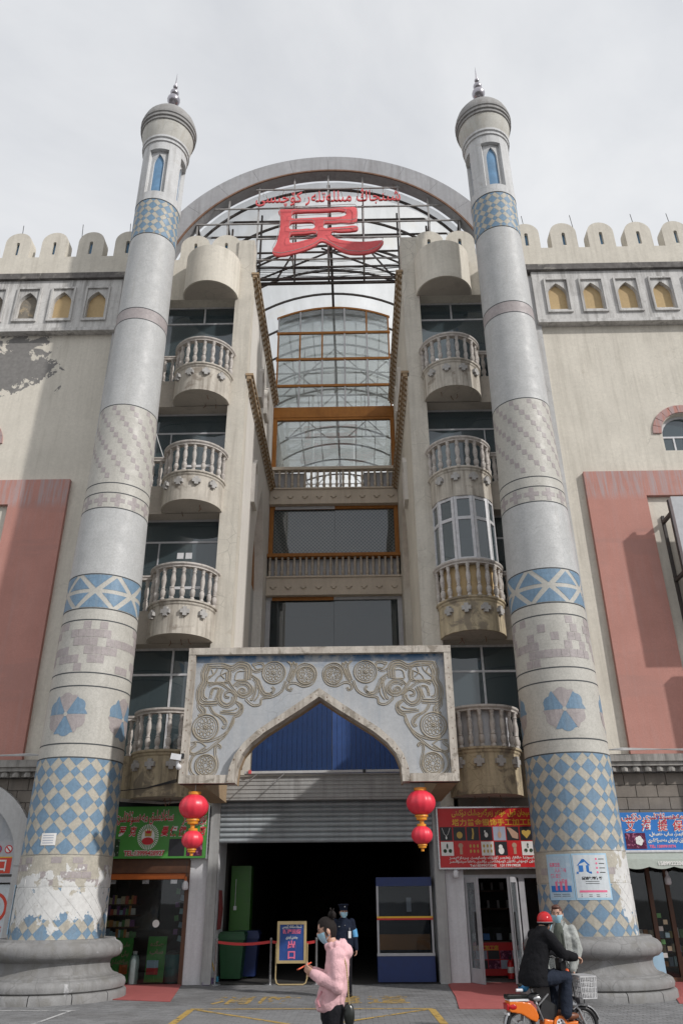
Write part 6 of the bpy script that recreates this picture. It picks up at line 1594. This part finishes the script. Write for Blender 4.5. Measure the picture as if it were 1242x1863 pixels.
obj('pocket_edge', MB().tube([(.42,8.815,1.0),(.375,8.83,.93),(.40,8.805,.87)], .012, 6), fabric('pink_rib', (.48,.22,.25)), T)
t = MB(); loft(t, [(C(.51,.72),.10,.15),(C(.51,.86),.12,.165)], F, Rt)
for hp, kn, an in legs: limb(t, [hp, V(hp).lerp(V(kn),.5), kn, V(kn).lerp(V(an),.6), V(an)+V((0,0,.02))], [.108,.098,.08,.078,.075], 12)
obj('trousers', folds(remesh(t, .014, 3), .008, 12), M['dark_trousers'], T, smooth=70)
s = MB(); [shoe(s, an, F) for _, _, an in legs]; obj('shoes', remesh(s, .01, 2), M['white'], T, smooth=70)
obj('earring', MB().sphere(P(-.082,-.004,-.05), .006, 6, 5), M['chrome'], T)
tag(obj('phone', MB().cbox((.235,8.965,1.205), (.145,.075,.010), Matrix.Rotation(-.42, 3, 'Y') @ Matrix.Rotation(radians(20),3,'Z')), [simple('orange_phone_case', (.75,.12,.05), .4)]), 'orange phone held by the woman in the pink hoodie', 'phone')
T2 = thing('handbag', 'small black crescent handbag hanging at the hip of the woman in pink', 'bag', (.69, 8.86, .80))
obj('pouch', remesh(MB().sphere((.685,8.84,.80), (.055,.04,.105), 14, 10).sphere((.675,8.84,.85), (.045,.035,.06), 12, 8), .01), M['leather'], T2, smooth=70)
ch = MB(); pts = [(.615,8.86,1.345),(.66,8.80,1.22),(.675,8.79,1.08),(.68,8.80,.97),(.69,8.83,.87)]
for i in range(4):
    for k in range(7):
        p = V(pts[i]).lerp(V(pts[i+1]), k/7); ch.sphere(p, (.008,.006,.012), 6, 4)
obj('chain_strap', ch, M['gold'], T2)

# ---- guard
T = thing('person', 'guard in dark navy uniform and peaked cap with a light blue armband', 'person', (.47, 18.6, 0))
F = V((.28, -1, 0)).normalized(); Rt = F.cross(V((0,0,1))).normalized(); gx, gy = .47, 18.6
G_ = lambda r, f, z: V((gx, gy, z)) + Rt*r + F*f
arms = [(G_(s*.185,0,1.36), G_(s*.255,-.03,1.10), G_(s*.265,.05,.86)) for s in (-1,1)]
legs = [(G_(s*.09,0,.86), G_(s*.10,.02,.47), G_(s*.11,0,.09)) for s in (-1,1)]
b = base_body(G_(0,0,.92), G_(0,0,1.24), G_(0,0,1.42), arms, legs, F); limb(b, [G_(0,0,1.40),G_(0,.015,1.48)], [.06,.056])
body = remesh(b, .013); P = head(T, body, G_(0,.035,1.555), F, radians(2), M['hair'], 1.0)
for s, (sh, el, wr) in zip((-1,1), arms): hand(body, wr, (0,.0,-1), Rt*s, .5, 1, s)
obj('body', body, M['skin'], T, smooth=70)
j = MB(); loft(j, [(G_(0,0,.80),.125,.19),(G_(0,0,.95),.13,.195),(G_(0,0,1.1),.125,.19),(G_(0,0,1.26),.135,.21),(G_(0,0,1.37),.105,.19),(G_(0,0,1.42),.08,.10),(G_(0,0,1.455),.072,.078)], F, Rt, 20)
for sh, el, wr in arms: limb(j, [sh, V(sh).lerp(V(el),.5), el, V(el).lerp(V(wr),.5), wr], [.076,.068,.062,.056,.048], 12)
obj('jacket', folds(remesh(j, .013, 3), .009, 12, 5), M['navy'], T, smooth=70)
t = MB(); loft(t, [(G_(0,0,.76),.10,.15),(G_(0,0,.88),.115,.165)], F, Rt)
for hp, kn, an in legs: limb(t, [hp, V(hp).lerp(V(kn),.5), kn, V(kn).lerp(V(an),.6), V(an)], [.10,.092,.075,.07,.07], 12)
obj('trousers', folds(remesh(t, .014, 3), .006, 12), M['dark_trousers'], T, smooth=70)
s = MB(); [shoe(s, an, F) for _, _, an in legs]; obj('shoes', remesh(s, .01, 2), M['shoe_black'], T, smooth=70)
cp = MB(); rc = Matrix((Rt, F, V((0,0,1)))).transposed(); cc = G_(0,.02,1.64)
for r_, z in (): pass
ring_ = lambda r, f, z, n=20: [cc + Rt*(r*cos(2*pi*i/n)) + F*(f*sin(2*pi*i/n)) + V((0,0,z)) for i in range(n)]
pf = [ring_(.088,.105,-.03), ring_(.09,.108,.02), ring_(.115,.135,.045), ring_(.11,.13,.065), ring_(.05,.06,.07)]
for r_ in pf: cp.v += r_
for q in range(4):
    for i in range(20): cp.f.append([q*20+i, q*20+(i+1)%20, q*20+20+(i+1)%20, q*20+20+i]); cp.m.append(0)
cp.f.append([80+i for i in range(20)]); cp.m.append(0)
cp.add([cc + Rt*(.085*sin(a)) + F*(.10*cos(a)) + V((0,0,-.025)) for a in [pi*(k/8-.5)*.95 for k in range(9)]] + [cc + Rt*(.09*sin(a)) + F*(.155*cos(a)+.01) + V((0,0,-.055)) for a in [pi*(k/8-.5)*.95 for k in range(9)]], [(i,i+1,10+i,9+i) for i in range(8)])
cap_ = obj('cap', cp, M['navy'], T, smooth=40); obj('cap_badge', MB().sphere(cc + F*.122 + V((0,0,.012)), (.016,.01,.018), 8, 6), M['chrome'], cap_)
sh, el, wr = arms[0]; ab = MB(); limb(ab, [V(sh).lerp(V(el),.62), V(sh).lerp(V(el),1.0)], [.077,.073], 14); obj('armband', ab, M['armband'], T, smooth=60)
obj('id_badge', MB().cbox(G_(-.10,.15,1.13), (.06,.008,.13), rc), M['white'], T); obj('badge_clip', MB().bar(G_(-.10,.15,1.19), G_(-.10,.145,1.26), .01), M['chrome'], T)
obj('button', MB().sphere(G_(.0,.135,1.30), .012, 6, 5).sphere(G_(.12,.12,1.28), (.02,.012,.012), 6, 5), M['chrome'], T)

# ---- man in the grey denim jacket
mx, my = 3.87, 13.5
T = thing('person', 'man with auburn hair in open grey denim jacket and mask, facing the rider', 'person', (mx, my, 0))
F = V((-.42, -1, 0)).normalized(); Rt = F.cross(V((0,0,1))).normalized(); G_ = lambda r, f, z: V((mx, my, z)) + Rt*r + F*f
arms = [(G_(-.18,0,1.36), G_(-.25,.02,1.10), G_(-.15,.14,.84)), (G_(.18,0,1.36), G_(.255,-.02,1.08), G_(.225,.08,.83))]
# his left side is the viewer's right
legs = [(G_(s*.09,0,.88), G_(s*.10,.02,.48), G_(s*.12,0,.09)) for s in (-1,1)]
b = base_body(G_(0,0,.93), G_(0,0,1.26), G_(0,0,1.43), arms, legs, F); limb(b, [G_(0,0,1.42),G_(0,.02,1.50)], [.062,.058])
body = remesh(b, .013); P = head(T, body, G_(0,.045,1.575), F, radians(6), M['hair_red'], 1.05)
hand(body, arms[0][2], (.1,-.3,-1), (-1,0,0), .5, 1, 1); hand(body, arms[1][2], (-.1,-.3,-1), (1,0,0), .5, 1, -1)
hr = MB().sphere(P(0,.035,.092), (.07,.055,.035), 14, 8); obj('fringe', hr, M['hair_red'], T, smooth=60)
obj('body', body, M['skin'], T, smooth=70)
j = MB(); loft(j, [(G_(0,-.01,.84),.13,.205),(G_(0,0,.98),.135,.205),(G_(0,0,1.12),.13,.20),(G_(0,0,1.28),.135,.215),(G_(0,-.005,1.38),.105,.195),(G_(0,-.01,1.43),.085,.115),(G_(0,-.012,1.485),.075,.085)], F, Rt, 20)
for sh, el, wr in arms: limb(j, [sh, V(sh).lerp(V(el),.5), el, V(el).lerp(V(wr),.5), wr], [.078,.07,.066,.06,.05], 12)
obj('jacket', folds(remesh(j, .013, 3), .010, 12, 8), M['denim_grey'], T, smooth=70)
te = MB(); te.sphere(G_(0,.075,1.20), (.10,.09,.27), 14, 10, rot=Matrix((Rt, F, V((0,0,1)))).transposed()); obj('tee_shirt', te, M['tee'], T, smooth=70)
obj('collar', MB().tube([G_(-.06,.10,1.36),G_(-.09,.03,1.45),G_(0,-.06,1.50),G_(.09,.03,1.45),G_(.06,.10,1.36)], [.02,.028,.03,.028,.02], 6, flat=.6).tube([G_(.085,.152,1.34),G_(.095,.155,1.1),G_(.10,.15,.86)], .010, 5).tube([G_(-.085,.152,1.34),G_(-.095,.155,1.1),G_(-.10,.15,.86)], .010, 5).cbox(G_(.14,.125,1.24), (.09,.02,.05), Matrix((Rt, F, V((0,0,1)))).transposed()), M['denim_grey'], T, smooth=60)
t = MB(); loft(t, [(G_(0,0,.78),.10,.16),(G_(0,0,.90),.115,.17)], F, Rt)
for hp, kn, an in legs: limb(t, [hp, V(hp).lerp(V(kn),.5), kn, V(kn).lerp(V(an),.6), V(an)], [.10,.092,.078,.072,.07], 12)
obj('trousers', folds(remesh(t, .014, 3), .006, 12), M['dark_trousers'], T, smooth=70)
s = MB(); [shoe(s, an, F) for _, _, an in legs]; obj('shoes', remesh(s, .01, 2), M['shoe_black'], T, smooth=70)

# ---- rider
T = thing('person', 'rider in black coat and shiny red helmet sitting on the orange electric bicycle', 'person', (3.25, 12.7, 0))
F = V((.93, .37, 0)).normalized(); Rt = F.cross(V((0,0,1))).normalized(); ox, oy = 3.26, 12.72
G_ = lambda r, f, z: V((ox, oy, z)) + Rt*r + F*f
arms = [(G_(-.19,.18,1.31), G_(-.27,.34,1.10), G_(-.24,.565,1.05)), (G_(.19,.17,1.31), G_(.28,.33,1.08), G_(.245,.555,1.045))]
legs = [(G_(s*.10,.03,.80), G_(s*.16,.42,.79), G_(s*.17,.35,.38)) for s in (-1,1)]
b = base_body(G_(0,0,.84), G_(0,.12,1.18), G_(0,.20,1.375), arms, legs, F); limb(b, [G_(0,.20,1.36),G_(0,.24,1.45)], [.062,.06])
body = remesh(b, .013); P = head(T, body, G_(0,.285,1.475), V((.8,.6,0)), radians(4), M['hair'], .92)
for s, (sh, el, wr) in zip((-1,1), arms): hand(body, wr, F*.9-V((0,0,.25)), V((0,0,1)), .95, 1, -s)
obj('body', body, M['skin'], T, smooth=70)
j = MB(); loft(j, [(G_(0,-.03,.70),.19,.25),(G_(0,-.02,.80),.20,.25),(G_(0,.02,.95),.18,.23),(G_(0,.08,1.10),.165,.22),(G_(0,.14,1.24),.15,.225),(G_(0,.18,1.34),.115,.19),(G_(0,.20,1.39),.085,.115),(G_(0,.215,1.44),.076,.082)], F, Rt, 20)
for sh, el, wr in arms: limb(j, [sh, V(sh).lerp(V(el),.5), el, V(el).lerp(V(wr),.5), V(el).lerp(V(wr),.93)], [.09,.085,.082,.07,.058], 12)
obj('coat', folds(remesh(j, .014, 3), .012, 10, 4), M['black_coat'], T, smooth=70)
t = MB(); loft(t, [(G_(0,-.02,.72),.15,.17),(G_(0,0,.84),.15,.18)], F, Rt)
for hp, kn, an in legs: limb(t, [hp, V(hp).lerp(V(kn),.5), kn, V(kn).lerp(V(an),.5), V(an)+V((0,0,.0))], [.115,.108,.092,.085,.08], 12)
obj('trousers', folds(remesh(t, .014, 3), .010, 12, 1), M['slate_trousers'], T, smooth=70)
s = MB()
for _, _, an in legs: shoe(s, V(an)-V((0,0,.0)), F, .27)
obj('shoes', remesh(s, .01, 2), M['shoe_brown'], T, smooth=70)
hc = G_(0,.275,1.508); he = MB(); k0 = 0
hr = Matrix((V((.6,-.8,0)), V((.8,.6,0)), V((0,0,1)))).transposed()
for jj in range(11):
    th = pi*.5*1.12*jj/10
    for i in range(24):
        a = 2*pi*i/24; he.v.append(hc + hr @ V((.104*sin(th)*cos(a), .122*sin(th)*sin(a), .116*cos(th))))
for jj in range(10):
    for i in range(24): he.f.append([jj*24+i, (jj+1)*24+i, (jj+1)*24+(i+1)%24, jj*24+(i+1)%24]); he.m.append(0)
hm = obj('helmet', he, simple('red_helmet_gloss', (.46,.008,.012), .12, var=.03), T, smooth=60)
obj('helmet_rim', MB().tube([hc + hr @ V((.104*cos(2*pi*i/24), .122*sin(2*pi*i/24), -.024)) for i in range(25)], .007, 5), M['chrome'], hm); obj('padding', MB().tube([hc + hr @ V((.096*cos(2*pi*i/24), .112*sin(2*pi*i/24), -.04)) for i in range(25)], .014, 5), M['black_matte'], hm)

# ================================================================ ELECTRIC BICYCLE
ang = radians(12)
K = thing('electric_bicycle', 'orange electric bicycle with wire basket under the man in the red helmet', 'bicycle', (3.0, 12.68, 0), rotz=ang)
def part(name, mb, mat, par=None, smooth=None): return obj(name, mb, mat, par or K, smooth=smooth, local=True)
bo = simple('orange_bodywork', (.72,.17,.02), .25, var=.04); bs_ = simple('silver_tube', (.42,.42,.43), .3, .7)
for u, nm in ((0, 0), (.93, 1)):
    w = MB(); nn = 28
    w = sub('wheel', K)
    ty = MB()
    for i in range(nn+1): pass
    ty.tube([(u+.19*cos(2*pi*i/nn), 0, .222+.19*sin(2*pi*i/nn)) for i in range(nn+1)], .032, 8)
    part('tyre', ty, M['black'], w, 60)
    part('rim', MB().tube([(u+.155*cos(2*pi*i/nn), 0, .222+.155*sin(2*pi*i/nn)) for i in range(nn+1)], .014, 6), bs_, w, 60)
    hb = MB(); hb.tube([(u,-.045,.222),(u,.045,.222)], .07 if nm == 0 else .045, 14)
    part('hub', hb, bs_, w, 60)
    sp = MB()
    for k in range(5 if nm == 0 else 10):
        a = 2*pi*k/(5 if nm == 0 else 10); sp.bar((u+.04*cos(a),0,.222+.04*sin(a)), (u+.15*cos(a),0,.222+.15*sin(a)), .03 if nm == 0 else .014)
    part('spokes', sp, bs_, w)
    fd = MB()
    for i in range(13):
        a = radians(20+160*i/12) if nm == 0 else radians(10+120*i/12)
        for y_ in (-.045,-.035,.035,.045):
            r_ = .245 if abs(y_) < .04 else .228; fd.v.append(V((u+r_*cos(a), y_, .222+r_*sin(a))))
    for i in range(12):
        for q in range(3): fd.f.append([4*i+q,4*i+4+q,4*i+5+q,4*i+1+q]); fd.m.append(0)
    part('mudguard', fd, bs_, None, 60)
cw = MB(); cw.prism([(-.17,.40),(.0,.37),(.13,.30),(.21,.27),(.25,.33),(.22,.42),(.14,.50),(-.02,.525),(-.17,.535)], -.085, .085); part('cowl', remesh(cw, .012, 5), bo, None, 70)
part('cowl_stripe', MB().box(-.165,.12,-.09,.09,.525,.55), M['white']); part('rear_cushion', remesh(MB().box(-.19,.12,-.085,.085,.545,.60), .012, 4), M['leather'], None, 70)
part('tail_light', remesh(MB().box(-.205,-.165,-.075,.075,.42,.50).sphere((-.12,-.088,.46),(.055,.012,.035)), .008, 3), simple('red_lens', (.45,.01,.015), .15), None, 70)
part('number_bracket', MB().box(-.20,-.17,-.06,.06,.36,.39), M['white'])
part('battery_box', MB().prism([(.26,.30),(.50,.26),(.53,.46),(.33,.56)], -.06, .06), M['black'])
part('battery_edge', MB().tube([(.26,-.062,.47),(.42,-.062,.60)], .014, 6), bs_)
part('footboard', remesh(MB().prism([(.30,.20),(.80,.20),(.82,.27),(.55,.27),(.32,.31)], -.09, .09), .012, 4), bo, None, 70)
cg = MB(); cg.tube([(.54,-.11,.25),(.54,-.085,.25)], .095, 20); part('chain_cover', cg, bo, None, 40); part('cover_plate', MB().tube([(.54,-.116,.25),(.54,-.11,.25)], .06, 18), M['white']); 
hb = MB()
for k in range(5): hb.tube([(.54+.036*cos(2*pi*k/5),-.119,.25+.036*sin(2*pi*k/5)),(.54+.036*cos(2*pi*k/5),-.116,.25+.036*sin(2*pi*k/5))], .012, 8)
part('cover_hole', hb, M['black']); part('crank', MB().bar((.56,-.13,.27),(.66,-.13,.20),.02).bar((.64,-.17,.20),(.72,-.17,.20),.03), bs_)
part('seat_tube', MB().tube([(.34,0,.28),(.20,0,.66)], .02, 8).tube([(.10,-.05,.56),(.02,-.05,.24)], .012, 6).tube([(.10,.05,.56),(.02,.05,.24)], .012, 6).tube([(.22,-.05,.52),(.33,-.05,.26)], .014, 6), bs_)
part('saddle', remesh(MB().sphere((.16,0,.705),(.16,.11,.045)).sphere((.30,0,.70),(.10,.05,.035)), .012, 3), M['leather'], None, 70)
part('saddle_cover', remesh(MB().sphere((.14,0,.715),(.10,.115,.05)).sphere((.09,0,.685),(.07,.11,.065)), .012, 3), simple('blue_cover', (.02,.17,.36), .4), None, 70)
part('side_lamp', MB().sphere((.20,-.09,.57),(.10,.03,.055)), M['black'], None, 60); part('lamp_lens', MB().sphere((.23,-.115,.55),(.06,.012,.032)), M['chrome'], None, 60)
part('pannier', remesh(MB().box(.30,.52,.08,.22,.45,.72), .014, 5), simple('grey_bag', (.14,.13,.13), .8), None, 70)
part('rack_handle', MB().tube([(-.06,-.10,.655),(.03,-.10,.655)], .02, 8), M['white'])
part('steering_tube', MB().tube([(.80,0,.47),(.66,0,1.0)], .022, 8), bs_); part('head_joint', MB().sphere((.81,0,.455),(.055,.05,.06)), M['chrome'], None, 60)
part('fork', MB().tube([(.83,0,.44),(.86,-.055,.40),(.93,-.06,.222)], .018, 8).tube([(.83,0,.44),(.86,.055,.40),(.93,.06,.222)], .018, 8), bs_)
part('handlebar', MB().tube([(.58,-.30,1.02),(.64,-.16,1.04),(.66,0,1.0),(.64,.16,1.04),(.58,.30,1.02)], .013, 8), bs_)
for s in (-1,1): part('grip', MB().tube([(.53,s*.34,1.01),(.60,s*.24,1.03)], .02, 8), M['black']); part('brake_lever', MB().tube([(.62,s*.22,1.02),(.66,s*.30,.99)], .006, 5), bs_)
part('instrument_pod', remesh(MB().box(.64,.74,-.09,.09,.86,1.03), .014, 5), M['black'], None, 70)
for s in (-1,1): part('indicator', MB().sphere((.735,s*.08,.87), .032, 10, 8), simple('amber_lens', (.65,.10,.015), .2), None, 60)
part('brake_cable', MB().tube([(.66,-.2,1.02),(.76,-.12,.95),(.80,-.06,.75),(.83,-.04,.5)], .006, 5), M['wire'])
bk = MB(); x0,x1,y0,y1,z0,z1 = .89,1.10,-.16,.16,.54,.80; tp = lambda x,y,z: (x + (x-1.0)*.18*((z-z0)/(z1-z0)), y*(1+.12*((z-z0)/(z1-z0))), z)
for k in range(10):
    x = x0+(x1-x0)*k/9
    for y_ in (y0,y1): bk.bar(tp(x,y_,z0), tp(x,y_,z1), .008)
    bk.bar(tp(x,y0,z0), tp(x,y1,z0), .006)
for k in range(11):
    y_ = y0+(y1-y0)*k/10
    for x in (x0,x1): bk.bar(tp(x,y_,z0), tp(x,y_,z1), .008)
for k in range(5):
    z = z0+(z1-z0)*k/4; w_ = .011 if k in (0,4) else .007
    c4 = [tp(x0,y0,z),tp(x1,y0,z),tp(x1,y1,z),tp(x0,y1,z)]
    for i in range(4): bk.bar(c4[i], c4[(i+1)%4], w_)
part('basket', bk, simple('white_wire', (.55,.55,.56), .4))
part('basket_lid', MB().box(.87,1.12,-.18,.18,.805,.815), simple('grey_mesh_lid', (.36,.36,.37), .5))
bpy.context.view_layer.update()
